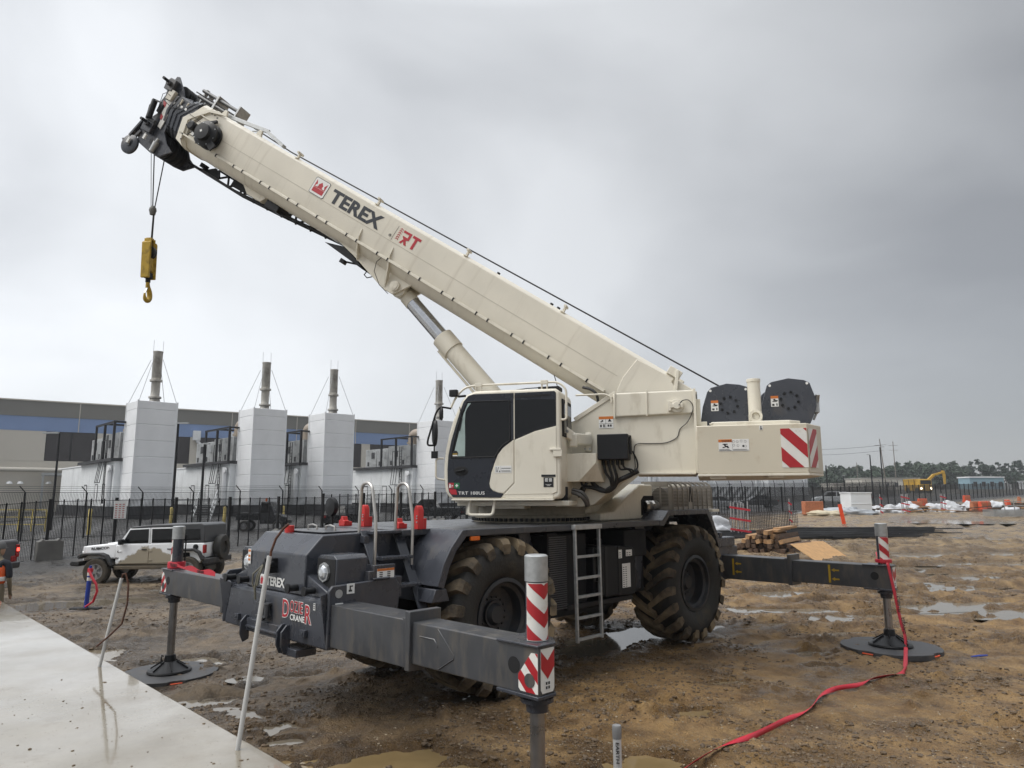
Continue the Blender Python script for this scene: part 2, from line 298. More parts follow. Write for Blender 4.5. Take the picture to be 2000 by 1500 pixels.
def ground_mat():
    m = bpy.data.materials.new('wet_mud'); m.use_nodes = True; t = m.node_tree; n = t.nodes; l = t.links; b = n['Principled BSDF']
    geo = n.new('ShaderNodeNewGeometry'); P = geo.outputs['Position']
    def noise(sc, det=6, rg=.6, vec=None):
        k = n.new('ShaderNodeTexNoise'); k.inputs['Scale'].default_value = sc; k.inputs['Detail'].default_value = det; k.inputs['Roughness'].default_value = rg
        l.new(vec or P, k.inputs['Vector']); return k.outputs['Fac']
    def ramp(f, a, b_, ca, cb):
        k = n.new('ShaderNodeValToRGB'); e = k.color_ramp.elements; e[0].position = a; e[1].position = b_; e[0].color = (*ca, 1); e[1].color = (*cb, 1); l.new(f, k.inputs[0]); return k.outputs[0]
    def rng(f, a, b_, c=0, d=1):
        k = n.new('ShaderNodeMapRange'); 
        for i, v in enumerate((a, b_, c, d)): k.inputs[i+1].default_value = v
        l.new(f, k.inputs[0]); return k.outputs[0]
    def mix(f, a, c):
        k = n.new('ShaderNodeMix'); k.data_type = 'RGBA'
        if isinstance(f, float): k.inputs[0].default_value = f
        else: l.new(f, k.inputs[0])
        for i, v in ((6, a), (7, c)):
            if isinstance(v, tuple): k.inputs[i].default_value = (*v, 1)
            else: l.new(v, k.inputs[i])
        return k.outputs[2]
    def math_(op, a, c):
        k = n.new('ShaderNodeMath'); k.operation = op
        for i, v in ((0, a), (1, c)):
            if isinstance(v, (int, float)): k.inputs[i].default_value = v
            else: l.new(v, k.inputs[i])
        return k.outputs[0]
    sep = n.new('ShaderNodeSeparateXYZ'); l.new(P, sep.inputs[0])
    big = noise(.35, 3); mid = noise(2.2, 6, .68); fine = noise(30, 4, .7)
    clay = ramp(mid, .3, .72, (.140, .075, .027), (.45, .28, .11))
    grav = ramp(mid, .3, .72, (.075, .052, .031), (.255, .190, .122))
    side = math_('ADD', sep.outputs[0], math_('MULTIPLY', math_('SUBTRACT', big, .5), 7.0))
    c1 = mix(rng(side, -3.6, .6), grav, clay)
    # greyer silt further out
    far = math_('ADD', sep.outputs[1], math_('MULTIPLY', math_('SUBTRACT', mid, .5), 14.0))
    c1 = mix(rng(far, 15, 34, 0, .75), c1, ramp(mid, .3, .7, (.150, .106, .060), (.42, .315, .185)))
    # asphalt and dark gravel beyond the fence on the left and on the drive
    dist = n.new('ShaderNodeVectorMath'); dist.operation = 'DOT_PRODUCT'; dist.inputs[1].default_value = (FN[0], FN[1], 0); l.new(P, dist.inputs[0])
    off = float(FP0 @ FN)
    asp = rng(math_('ADD', dist.outputs['Value'], math_('MULTIPLY', math_('SUBTRACT', mid, .5), 3.0)), off-7.0, off-2.5)
    c1 = mix(asp, c1, ramp(mid, .35, .7, (.030, .029, .028), (.075, .070, .064)))
    # pebbles and straw-coloured chips
    vo = n.new('ShaderNodeTexVoronoi'); vo.inputs['Scale'].default_value = 42; l.new(P, vo.inputs['Vector'])
    peb = math_('MULTIPLY', rng(vo.outputs['Distance'], .22, .12), rng(noise(5, 4), .5, .66))
    sepc = n.new('ShaderNodeSeparateColor'); l.new(vo.outputs['Color'], sepc.inputs[0])
    c1 = mix(math_('MULTIPLY', peb, rng(sepc.outputs[0], .72, .8)), c1, (.40, .33, .23))
    c1 = mix(rng(fine, .48, .7, 0, .45), c1, mix(.5, c1, (.02, .014, .009)))
    at_ = n.new('ShaderNodeAttribute'); at_.attribute_name = 'wet'
    wet = noise(.8, 5, .65)
    soak = math_('MAXIMUM', at_.outputs['Fac'], rng(wet, .45, .60))
    dk = n.new('ShaderNodeMix'); dk.data_type = 'RGBA'; dk.blend_type = 'MULTIPLY'; dk.inputs[7].default_value = (.50, .48, .46, 1); l.new(soak, dk.inputs[0]); l.new(c1, dk.inputs[6]); c1 = dk.outputs[2]
    l.new(c1, b.inputs['Base Color']); b.inputs['Specular IOR Level'].default_value = .6
    l.new(math_('ADD', rng(soak, 0, 1, .62, .14), math_('MULTIPLY', math_('SUBTRACT', fine, .5), .4)), b.inputs['Roughness'])
    h = math_('ADD', math_('MULTIPLY', noise(9, 6, .74), .8), math_('ADD', math_('MULTIPLY', fine, .35), math_('MULTIPLY', rng(vo.outputs['Distance'], .3, .05), .18)))
    bu = n.new('ShaderNodeBump'); bu.inputs['Strength'].default_value = 1.0; bu.inputs['Distance'].default_value = .11; l.new(h, bu.inputs['Height']); l.new(bu.outputs[0], b.inputs['Normal'])
    return m
MUD = ground_mat()
# ground: one polar sheet reaching the horizon, fine near the viewer
rr = np.concatenate([np.geomspace(1.2, 4.2, 40, endpoint=False), np.geomspace(4.2, 42, 760), np.geomspace(42.6, 1600, 90)])
aa = np.concatenate([np.linspace(-180, -56, 20, endpoint=False), np.linspace(-56, -43, 14, endpoint=False), np.linspace(-43, 43, 460, endpoint=False), np.linspace(43, 56, 14, endpoint=False), np.linspace(56, 180, 20)])
RR, AA = np.meshgrid(rr, np.radians(aa), indexing='ij')
X = RR*np.sin(AA); Y = RR*np.cos(AA); WET = np.zeros_like(X); Z = gh(X, Y, wet=WET)
nr, na = X.shape
me = bpy.data.meshes.new('ground')
idx = np.arange(nr*na).reshape(nr, na)
quads = np.stack([idx[:-1, :-1], idx[:-1, 1:], idx[1:, 1:], idx[1:, :-1]], -1).reshape(-1, 4)[:, ::-1]
me.vertices.add(nr*na); me.vertices.foreach_set('co', np.stack([X, Y, Z], -1).ravel())
me.loops.add(quads.size); me.loops.foreach_set('vertex_index', quads.ravel().astype(np.int32))
me.polygons.add(len(quads)); me.polygons.foreach_set('loop_start', np.arange(0, quads.size, 4, dtype=np.int32)); me.polygons.foreach_set('loop_total', np.full(len(quads), 4, dtype=np.int32))
me.polygons.foreach_set('use_smooth', np.ones(len(quads), bool)); me.update(calc_edges=True)
wa = me.attributes.new('wet', 'FLOAT', 'POINT'); wa.data.foreach_set('value', WET.ravel().astype(np.float32))
me.materials.append(MUD); ground = bpy.data.objects.new('ground', me); col.objects.link(ground); tag(ground, kind='structure')

def water_mat(mu):
    nm = 'puddle_water_%d' % round(mu*10)
    if nm in MATS: return MATS[nm]
    c = np.array([.15, .132, .105])*(1-mu)+np.array([.20, .142, .068])*mu
    m = mat(nm, tuple(c), 0.07, var=.12, scale=3, spec=0.5, rvar=.03); 
    t = m.node_tree; b = t.nodes['Principled BSDF']; nz = t.nodes.new('ShaderNodeTexNoise'); nz.inputs['Scale'].default_value = 9
    geo = t.nodes.new('ShaderNodeNewGeometry'); t.links.new(geo.outputs['Position'], nz.inputs['Vector'])
    bu = t.nodes.new('ShaderNodeBump'); bu.inputs['Strength'].default_value = .05; bu.inputs['Distance'].default_value = .02; t.links.new(nz.outputs['Fac'], bu.inputs['Height']); t.links.new(bu.outputs[0], b.inputs['Normal'])
    return m
for pi_, (px, py, rx, ry, ro, mu) in enumerate(PUD):
    D = 0.085 if rx < 1.2 else 0.11
    lev = float(base_h(px, py))-D*.42+pi_*.0006; mb = MB(); n = 28
    mb.add([(rx*1.45*math.cos(2*math.pi*i/n), ry*1.45*math.sin(2*math.pi*i/n), 0) for i in range(n)], [tuple(range(n))])
    o = mb.build('puddle', water_mat(mu), frame=frame((px, py, lev), ro), smooth=0); tag(o, kind='structure')

# concrete slab the photograph is taken from, its edge running away to the left
SLZ = 0.70
def slab_mat():
    m = bpy.data.materials.new('wet_concrete'); m.use_nodes = True; t = m.node_tree; n = t.nodes; l = t.links; b = n['Principled BSDF']
    geo = n.new('ShaderNodeNewGeometry'); P = geo.outputs['Position']
    def noise(sc, det=6, rg=.6):
        k = n.new('ShaderNodeTexNoise'); k.inputs['Scale'].default_value = sc; k.inputs['Detail'].default_value = det; k.inputs['Roughness'].default_value = rg; l.new(P, k.inputs['Vector']); return k.outputs['Fac']
    r = n.new('ShaderNodeValToRGB'); e = r.color_ramp.elements; e[0].position = .3; e[1].position = .7; e[0].color = (.19, .168, .128, 1); e[1].color = (.31, .28, .225, 1); l.new(noise(.9, 8, .65), r.inputs[0])
    r2 = n.new('ShaderNodeMapRange'); r2.inputs[1].default_value = .56; r2.inputs[2].default_value = .72; r2.inputs[4].default_value = .6; l.new(noise(3.5, 8, .7), r2.inputs[0])
    ed = n.new('ShaderNodeVectorMath'); ed.operation = 'DOT_PRODUCT'; ed.inputs[1].default_value = (-0.7188, -0.6952, 0); l.new(P, ed.inputs[0])
    em = n.new('ShaderNodeMapRange'); eo = -8.49*-.7188+12.11*-.6952; em.inputs[1].default_value = eo; em.inputs[2].default_value = eo+.9; em.inputs[3].default_value = .85; em.inputs[4].default_value = 0; l.new(ed.outputs['Value'], em.inputs[0])
    e2 = n.new('ShaderNodeMapRange'); e2.inputs[1].default_value = .42; e2.inputs[2].default_value = .62; l.new(noise(1.3, 9, .7), e2.inputs[0])
    e3 = n.new('ShaderNodeMath'); e3.operation = 'MULTIPLY'; l.new(em.outputs[0], e3.inputs[0]); l.new(e2.outputs[0], e3.inputs[1])
    e4 = n.new('ShaderNodeMath'); e4.operation = 'MAXIMUM'; l.new(e3.outputs[0], e4.inputs[0]); l.new(r2.outputs[0], e4.inputs[1])
    x = n.new('ShaderNodeMix'); x.data_type = 'RGBA'; x.inputs[7].default_value = (.155, .118, .072, 1); l.new(e4.outputs[0], x.inputs[0]); l.new(r.outputs[0], x.inputs[6]); l.new(x.outputs[2], b.inputs['Base Color'])
    # standing water film: mirror-smooth in the low areas
    ro = n.new('ShaderNodeMapRange'); ro.inputs[1].default_value = .46; ro.inputs[2].default_value = .66; ro.inputs[3].default_value = .025; ro.inputs[4].default_value = .16; l.new(noise(.55, 5, .55), ro.inputs[0]); l.new(ro.outputs[0], b.inputs['Roughness'])
    b.inputs['IOR'].default_value = 1.5; b.inputs['Specular IOR Level'].default_value = .6; cw_ = n.new('ShaderNodeMapRange'); cw_.inputs[1].default_value = .40; cw_.inputs[2].default_value = .60; cw_.inputs[3].default_value = .75; cw_.inputs[4].default_value = .12; l.new(noise(.8, 7, .62), cw_.inputs[0]); l.new(cw_.outputs[0], b.inputs['Coat Weight']); b.inputs['Coat Roughness'].default_value = .02; b.inputs['Coat IOR'].default_value = 1.4
    bu = n.new('ShaderNodeBump'); bu.inputs['Strength'].default_value = .05; bu.inputs['Distance'].default_value = .01; l.new(noise(14, 3), bu.inputs['Height']); l.new(bu.outputs[0], b.inputs['Normal'])
    return m
mb = MB(); ex, ey = 0.6952, -0.7188      # edge direction towards the camera side
e0 = np.array([-8.49, 12.11]); a0 = e0-np.array([ex, ey])*16; a1 = e0+np.array([ex, ey])*30
nrm = np.array([-0.7188, -0.6952]); a2 = a1+nrm*30; a3 = a0+nrm*30
mb.prism([tuple(a0), tuple(a1), tuple(a2), tuple(a3)], 'xy', -0.6, SLZ)
slab = mb.build('concrete_slab', slab_mat(), bevel=.012); tag(slab, kind='structure')

# mud clods and gravel lying on the ground and specks of mud on the slab: uncountable stuff
ICO = [(0,0,1),(.894,0,.447),(.276,.851,.447),(-.724,.526,.447),(-.724,-.526,.447),(.276,-.851,.447),(.724,.526,-.447),(-.276,.851,-.447),(-.894,0,-.447),(-.276,-.851,-.447),(.724,-.526,-.447),(0,0,-1)]
ICF = [(0,1,2),(0,2,3),(0,3,4),(0,4,5),(0,5,1),(1,6,2),(2,7,3),(3,8,4),(4,9,5),(5,10,1),(6,7,2),(7,8,3),(8,9,4),(9,10,5),(10,6,1),(6,11,7),(7,11,8),(8,11,9),(9,11,10),(10,11,6)]
def scatter(name, pts, sizes, m, flat=.6, label=None):
    k = len(pts); V = np.array(ICO)[None]*np.asarray(sizes)[:, None, None]*(1+.45*(RNG.random((k, 12, 1))-.5)*2*.6)
    ang = RNG.random(k)*6.28; c, s = np.cos(ang)[:, None], np.sin(ang)[:, None]; sx = (.7+.8*RNG.random(k))[:, None]
    x = V[..., 0]*sx; y = V[..., 1]; V = np.stack([x*c-y*s, x*s+y*c, V[..., 2]*flat], -1)+np.asarray(pts)[:, None]
    F = (np.array(ICF)[None]+np.arange(k)[:, None, None]*12).reshape(-1, 3)
    me = bpy.data.meshes.new(name); me.from_pydata(V.reshape(-1, 3), [], F); me.materials.append(m)
    o = bpy.data.objects.new(name, me); col.objects.link(o); return tag(o, label, name.replace('_', ' '), kind='stuff')
CLOD = mat('mud_clod', (.105, .070, .038), .55, var=.35, scale=3, bump=.5)
PEB = mat('pale_pebble', (.26, .21, .145), .6, var=.45, scale=1.3)
def onslab(x, y): return ((x-e0[0])*nrm[0]+(y-e0[1])*nrm[1]) > -0.04
def rand_ground(k, dmax, dmin=3.5):
    d = dmin*(dmax/dmin)**RNG.random(k*2); a = np.radians(RNG.uniform(-40, 40, k*2)); x, y = d*np.sin(a), d*np.cos(a)
    ok = ~onslab(x, y); return x[ok][:k], y[ok][:k]
x, y = rand_ground(34000, 32); dens = fbm(x*.7, y*.7, 3, 71) > -.05; x, y = x[dens], y[dens]
sz = .005+.024*RNG.random(len(x))**4+.0007*y; scatter('mud_clods', np.stack([x, y, gh(x, y)+sz*.15], -1), sz, CLOD, label='crumbs and clods of wet brown mud strewn over the ground')
x, y = rand_ground(12000, 18); sz = .004+.009*RNG.random(len(x))**3; scatter('gravel', np.stack([x, y, gh(x, y)+sz*.2], -1), sz, PEB, label='pale gravel chips pressed into the brown mud')
k = 2600; t = RNG.random(k)*14; w = RNG.random(k)**1.2*4.5; x = e0[0]+ex*t+nrm[0]*w; y = e0[1]+ey*t+nrm[1]*w; sel = (y > 2.6) & ((y < 6.8) | (RNG.random(k) < .12)); x, y = x[sel], y[sel]
sz = .002+.014*RNG.random(len(x))**7; scatter('mud_specks', np.stack([x, y, np.full(len(x), SLZ+.001)], -1), sz, CLOD, .5, label='specks of mud splashed on the wet concrete slab')

# ================================================================ THE CRANE
CAR = frame((0.4816, 11.3637, 0), 3.9361)              # carrier: x forward (headlamp end), y towards the viewer, z up
SUP = frame((0.2834, 11.1618, 0), R(165))              # slewed upper works: x towards the boom tip
EL = R(33.58)
BOOM = SUP @ Matrix.Translation((-2.3, 0, 3.6)) @ Matrix.Rotation(-EL, 4, 'Y')
crane = empty('mobile_crane', CAR)
tag(crane, 'cream and charcoal rough-terrain mobile crane standing on extended outriggers with its boom raised', 'crane')

def clip(poly, inside, cut):
    o = []
    for i in range(len(poly)):
        a, b = poly[i-1], poly[i]; ia, ib = inside(a), inside(b)
        if ib:
            if not ia: o.append(cut(a, b))
            o.append(b)
        elif ia: o.append(cut(a, b))
    return o
def halfplane(poly, n, c):         # keep n.p <= c
    f = lambda p: n[0]*p[0]+n[1]*p[1]-c
    def cut(a, b):
        t = f(a)/(f(a)-f(b)); return (a[0]+(b[0]-a[0])*t, a[1]+(b[1]-a[1])*t)
    return clip(poly, lambda p: f(p) <= 1e-9, cut) if len(poly) > 2 else []
def stripes(poly, ang, period, phase, duty=.5):
    n = (math.cos(ang), math.sin(ang)); ds = [n[0]*p[0]+n[1]*p[1] for p in poly]; res = []
    k = math.floor((min(ds)-phase)/period)-1
    while phase+k*period < max(ds):
        a = phase+k*period; q = halfplane(halfplane(poly, n, a+period*duty), (-n[0], -n[1]), -a)
        if len(q) > 2: res.append(q)
        k += 1
    return res
def decal(name, poly, stripe, M, parent, mw=None, mr=None, t=.003):
    """striped reflective sheet: polygon in local XY of M"""
    b = MB(); b.prism(poly, 'xy', 0, t); w = b.build(name, mw or WHITE, parent, M, smooth=0)
    for q in stripe:
        r = MB(); r.prism(q, 'xy', t+.0005, t+.002); r.build('red_stripe', mr or REDR, w, M, smooth=0)
    return w
def rect(x0, y0, x1, y1): return [(x0, y0), (x1, y0), (x1, y1), (x0, y1)]

# ---- chassis, deck
b = MB(); b.box(-4.1, 4.1, -.48, .48, .85, 1.72); b.box(-3.2, 3.2, -.30, .30, 1.72, 1.9)
b.box(-2.4, -2.0, -.9, .9, .78, 1.1); b.box(2.0, 2.4, -.9, .9, .78, 1.1)          # axles
b.box(-1.0, 1.2, -.7, .7, .7, 1.1)
b.build('chassis_frame', BLACKM, crane, CAR, bevel=.02)
b = MB(); b.box(-1.21, 2.92, -1.396, 1.396, 1.915, 1.995); b.box(2.92, 3.35, -.82, .82, 1.92, 1.99); b.box(-3.9, -1.21, -.8, .8, 1.92, 1.99)
DECKM = mat('deck_grey_paint', (.045, .048, .055), .30, var=.2, scale=2.5, dirt=(.16, .13, .10), damt=.2, dscale=5)
deck = b.build('deck', DECKM, crane, CAR, bevel=.008)
b = MB()
# underbody boxes seen between the wheels
b.box(.45, 1.36, .5, 1.22, .78, 1.86); b.box(-1.15, -.55, .4, 1.15, 1.45, 1.86); b.box(-1.2, -.9, .5, 1.05, .9, 1.5)
b.build('underbody', DARKIN, crane, CAR, bevel=.02)
b = MB(); b.box(1.16, 1.36, 1.22, 1.30, .85, 1.88)
gr = b.build('radiator_grille', BLACKM, crane, CAR)
b = MB()
for i in range(34): b.box(.99, 1.34, 1.30, 1.315, .9+i*.028, .912+i*.028)
b.build('grille_slats', GREYB, gr, CAR, smooth=0)
b = MB(); b.prism([(1.5, 1.9), (1.72, 1.9), (1.32, .62), (1.1, .62)], 'xz', 1.05, 1.12); b.build('mudguard_plate', GREY, crane, CAR, bevel=.01)
b = MB(); b.prism([(-.95, 1.9), (-1.2, 1.9), (-1.06, .95), (-.92, .95)], 'xz', 1.0, 1.08); b.build('mudguard_plate', GREY, crane, CAR, bevel=.01)
# brush-like lug and small amber lamp
b = MB(); b.box(2.66, 2.80, 1.37, 1.405, 1.865, 1.912); b.build('side_marker_lamp', AMBER, crane, CAR, bevel=.006)

# ---- fenders
def fender(sx, sy, name):
    b = MB(); s = sx
    if sx > 0:
        P = [(2.85, 1.995), (2.93, 1.99), (3.10, 1.80), (3.21, 1.62), (3.29, 1.39), (3.20, 1.36), (3.12, 1.58), (3.02, 1.76), (2.87, 1.915)]
    else:
        P = [(1.15, 1.99), (1.24, 1.99), (1.43, 2.14), (2.68, 2.145), (2.83, 1.95), (2.97, 1.70), (3.06, 1.50), (2.98, 1.48), (2.88, 1.68), (2.75, 1.90), (2.62, 2.06), (1.47, 2.06), (1.28, 1.90), (1.15, 1.91)]
    b.prism([(s*x, z) for x, z in P], 'xz', sy*.72, sy*1.40)
    o = b.build('fender', GREY, crane, CAR, bevel=.008); return o
for sx in (1, -1):
    for sy in (1, -1): fender(sx, sy, 'fender')
b = MB(); b.prism([(3.15, 1.36), (3.30, 1.36), (3.36, 1.22), (3.10, 1.22)], 'xz', .75, 1.38); b.build('mudflap_bracket', GREY, crane, CAR, bevel=.008)

# ---- front box, hood and lamps
b = MB()
b.prism([(4.516, .866), (4.516, 1.31), (4.48, 1.35), (3.95, 1.35), (3.95, .866)], 'xz', -1.166, 1.166)
bumper = b.build('front_cross_box', GREY, crane, CAR, bevel=.02)
b = MB(); b.prism([(4.50, 1.345), (4.493, 1.761), (4.296, 1.964), (2.9, 1.985), (2.9, 1.345)], 'xz', -.664, .664)
hood = b.build('front_hood', GREY, crane, CAR, bevel=.014)
b = MB(); b.box(3.5, 4.2, -.5, .5, 1.975, 1.988); b.build('hood_lid', DECKM, hood, CAR, bevel=.005)
for yy in (-.35, .05):
    b = MB(); b.tube([(3.9, yy, 1.98), (3.9, yy, 2.03), (3.9, yy+.1, 2.045), (3.9, yy+.2, 2.03), (3.9, yy+.2, 1.98)], .012); b.build('lift_handle', STEEL, hood, CAR)
# sloped shoulders beside the hood carrying the lamps
for s in (1, -1):
    b = MB(); b.add([(4.47, s*.664, 1.35), (4.47, s*1.15, 1.35), (4.47, s*1.13, 1.40), (4.47, s*.664, 1.56), (3.9, s*.664, 1.35), (3.9, s*1.15, 1.35), (3.9, s*1.13, 1.40), (3.9, s*.664, 1.56)],
                    [(0,1,2,3),(4,7,6,5),(0,4,5,1),(1,5,6,2),(2,6,7,3),(3,7,4,0)])
    b.build('shoulder_plate', GREY, crane, CAR, bevel=.01)
    yc = s*.93 if s > 0 else -.84
    b = MB(); b.prism([(yc-.19, 1.42), (yc+.19, 1.42), (yc+.19, 1.74), (yc+.13, 1.775), (yc-.13, 1.775), (yc-.19, 1.74)], 'yz', 4.02, 4.40)
    hl = b.build('headlamp_housing', GREY, crane, CAR, bevel=.008)
    b = MB(); b.prism([(yc-.17, 1.44), (yc+.17, 1.44), (yc+.17, 1.735), (yc-.17, 1.735)], 'yz', 4.395, 4.405); b.build('housing_opening', DARKIN, hl, CAR, smooth=0)
    b = MB(); b.lathe([(.001, .05), (.04, .047), (.065, .035), (.082, .008), (.082, -.03), (.001, -.03)], (4.41, yc-.02*s, 1.60), 'x', 8); b.build('headlamp', LENS, hl, CAR, smooth=20)
    b = MB(); b.lathe([(.082, -.02), (.10, -.02), (.10, .02), (.082, .02)], (4.41, yc-.02*s, 1.60), 'x', 8, closed=True); b.build('lamp_bezel', GALV, hl, CAR, smooth=0)
    # plate flange where the beam leaves the box
    b = MB(); b.prism([(4.53, .88), (4.53, 1.44), (4.49, 1.49), (3.72, 1.52), (3.66, 1.44), (3.7, .9)], 'xz', s*1.166, s*1.21) ; fl = b.build('beam_guide_plate', GREY, crane, CAR, bevel=.01)
    b = MB(); b.add([(4.52, s*1.165, 1.42), (4.52, s*1.02, 1.35), (4.52, s*1.166, .88), (4.60, s*1.175, 1.40)], [(0,1,2),(0,2,3),(1,3,2),(0,3,1)]); b.build('gusset', GREY, fl, CAR, smooth=0)
    b = MB(); b.cyl((4.42, s*1.205, 1.41), (4.42, s*1.216, 1.41), .042); b.build('lifting_eye', GALV, fl, CAR)
# tow gear, pins, small brackets on the nose
b = MB(); b.box(4.515, 4.60, -.20, .02, 1.19, 1.215); b.box(4.515, 4.60, -.20, .02, 1.055, 1.08); b.cyl((4.575, -.10, 1.02), (4.575, -.10, 1.25), .035); b.cyl((4.57, .0, 1.06), (4.57, .0, 1.21), .03)
b.build('tow_clevis', GREYB, crane, CAR, bevel=.005)
b = MB(); b.box(4.49, 4.60, -.06, -.035, 1.54, 1.70); b.box(4.49, 4.60, .035, .06, 1.54, 1.70); b.cyl((4.57, -.1, 1.64), (4.57, .1, 1.64), .03)
brk = b.build('tow_bracket', BLACK, crane, CAR, bevel=.006)
b = MB(); b.tube([(4.58, -.10, 1.64), (4.62, -.16, 1.50), (4.62, -.20, 1.36), (4.60, -.22, 1.24)], .012); b.tube([(4.58, -.09, 1.64), (4.63, -.10, 1.5), (4.63, -.13, 1.40)], .012)
b.tube([(4.58, -.12, 1.62), (4.64, -.22, 1.52), (4.63, -.25, 1.42), (4.61, -.23, 1.34)], .009); b.build('sling_cable', mat('sling_cable_grey', (.18, .17, .13), .6), brk, CAR)
for yy, zz in ((-.99, 1.42), (-.63, 1.42), (.52, 1.42), (.86, 1.42)):
    b = MB(); b.cyl((4.49, yy, zz), (4.60, yy, zz), .035); b.cyl((4.60, yy, zz), (4.62, yy, zz), .048); b.build('tow_pin', BLACK, crane, CAR)
b = MB()
for yy in (-.56, .30, .40): b.prism([(4.50, .76), (4.50, 1.03), (4.55, 1.03), (4.61, .96), (4.61, .82), (4.57, .73)], 'xz', yy, yy+.028)
b.box(4.50, 4.545, -.53, .30, .86, 1.0); b.box(4.3, 4.54, .25, .62, .72, .80); b.box(4.5, 4.57, -.5, .28, .90, .93); b.build('winch_guide_lugs', GREY, crane, CAR, bevel=.008)
for yy in (-.78, .75):
    b = MB(); b.box(4.515, 4.555, yy-.05, yy+.05, .95, 1.02); b.cyl((4.555, yy, .985), (4.562, yy, .985), .018); b.build('tie_down_lug', GREY, crane, CAR, bevel=.004)
def FT(y, z, x=4.5185): return CAR @ basis((x, y, z), (0, 1, 0), (0, 0, 1))
text('TEREX', .135, 'nose_lettering', DECAL_W, hood, FT(-.17, 1.395, 4.5025), .004, .002, 1.05)
b = MB(); b.prism(rect(0, 0, .12, .12), 'xy', 0, .002); b.prism(rect(.012, .012, .108, .075), 'xy', .0025, .004)
b = MB(); b.box(0, .12, 0, .12, 0, .002); lg = b.build('crown_badge', DECAL_W, hood, FT(-.32, 1.385, 4.502), smooth=0)
b = MB(); b.prism([(.012,.012),(.108,.012),(.108,.06),(.095,.1),(.075,.07),(.06,.1),(.045,.07),(.025,.1),(.012,.06)], 'xy', .003, .004); b.build('crown_emblem', LOGORED, lg, FT(-.32, 1.385, 4.502), smooth=0)
# haulier's name: shadowed red letters
for off, mt, ext, bo in (((0, 0), DECAL_W, .001, .010), ((0, 0), LOGORED, .0030, .002)):
    text('D', .26, 'company_lettering', mt, bumper, FT(.25, 1.10), bo, ext, .80)
    for ch_, yo_, sx_ in (('O', .418, .66), ('Z', .512, .66), ('I', .592, .9), ('E', .632, .72)): text(ch_, .165, 'company_lettering', mt, bumper, FT(yo_, 1.168), bo*.7, ext, sx_)
    text('R', .26, 'company_lettering', mt, bumper, FT(.725, 1.085), bo, ext, .85)
text('CRANE', .085, 'company_lettering', INK, bumper, FT(.43, 1.085), .008, .0015, 1.1)
text('CRANE', .085, 'company_lettering', DECAL_W, bumper, FT(.43, 1.085), .002, .003, 1.1)
for (yy, zz, w, h) in ((.90, 1.23, .04, .07), (-.65, 1.60, .07, .17)):
    b = MB(); b.box(0, w, 0, h, 0, .003); d = b.build('warning_label', DECAL_W, bumper if yy > 0 else hood, FT(yy, zz, 4.5185 if yy > 0 else 4.503), smooth=0)
    b = MB(); b.box(.006, w-.006, h*.8, h-.008, .0032, .0045); b.box(.01, w-.01, h*.2, h*.35, .0032, .0045); b.box(.01, w-.01, h*.45, h*.6, .0032, .0045); b.build('label_print', ORANGE if yy < 0 else INK, d, FT(yy, zz, 4.5185 if yy > 0 else 4.503), smooth=0)
for (xx, zz, s_) in ((4.33, 1.40, 'T'), (4.46, 1.22, '3')):
    M = CAR @ basis((xx, 1.213, zz), (-1, 0, 0), (0, 0, 1)); b = MB(); b.box(0, .09, 0, .1, 0, .003); d = b.build('label', DECAL_W, crane, M, smooth=0); b = MB(); b.box(.02, .06, .02, .04, .0035, .0045); b.box(.03, .045, .04, .08, .0035, .0045); b.box(.03, .07, .068, .08, .0035, .0045); b.build('label_print', INK, d, M, smooth=0)
# lock bracket block behind the near beam
b = MB(); b.box(3.72, 4.0, 1.16, 1.20, 1.36, 1.66); b.box(3.60, 3.95, .95, 1.16, 1.30, 1.52); b.box(3.98, 4.06, 1.12, 1.2, 1.42, 1.6); b.cyl((4.02, 1.22, 1.52), (3.8, 1.22, 1.52), .012)
lk = b.build('beam_lock', GREY, crane, CAR, bevel=.008)
M = CAR @ basis((3.96, 1.203, 1.52), (-1, 0, 0), (0, 0, 1)); b = MB(); b.box(0, .22, 0, .10, 0, .003); d = b.build('label', DECAL_W, lk, M, smooth=0); b = MB(); b.box(0, .22, .075, .1, .0035, .0045); b.build('label_print', ORANGE, d, M, smooth=0)
b = MB(); [b.box(.03+.1*i, .07+.1*i, .015+.02*j, .025+.02*j, .0035, .0045) for i in range(2) for j in range(3)]; b.build('label_print', INK, d, M, smooth=0)

# ---- access ladder with rails at the front corner, boom stops
b = MB()
for xx in (3.76, 3.32): b.bar((xx, .66, 1.99), (xx, 1.20, 1.12), .02, .13, up=(1, 0, 0))
ld = b.build('access_ladder', GREY, crane, CAR, bevel=.004)
for yy, zz in ((.70, 1.955), (.90, 1.68), (1.06, 1.39)):
    b = MB(); b.box(3.33, 3.75, yy-.06, yy+.10, zz, zz+.035)
    for i in range(8): b.box(3.35+i*.05, 3.37+i*.05, yy+.10, yy+.106, zz+.006, zz+.030)
    b.build('tread', GREY, ld, CAR, bevel=.003)
def arc(pts, r=.07, k=5):
    """polyline with rounded corners"""
    P = [Vector(p) for p in pts]; o = [P[0]]
    for i in range(1, len(P)-1):
        a, c, d = P[i-1], P[i], P[i+1]; u = (a-c).normalized(); v = (d-c).normalized(); rr_ = min(r, (a-c).length*.49, (d-c).length*.49)
        p, q = c+u*rr_, c+v*rr_
        for j in range(k+1):
            t = j/k; o.append(p*(1-t)**2+c*2*t*(1-t)+q*t*t)
    return o+[P[-1]]
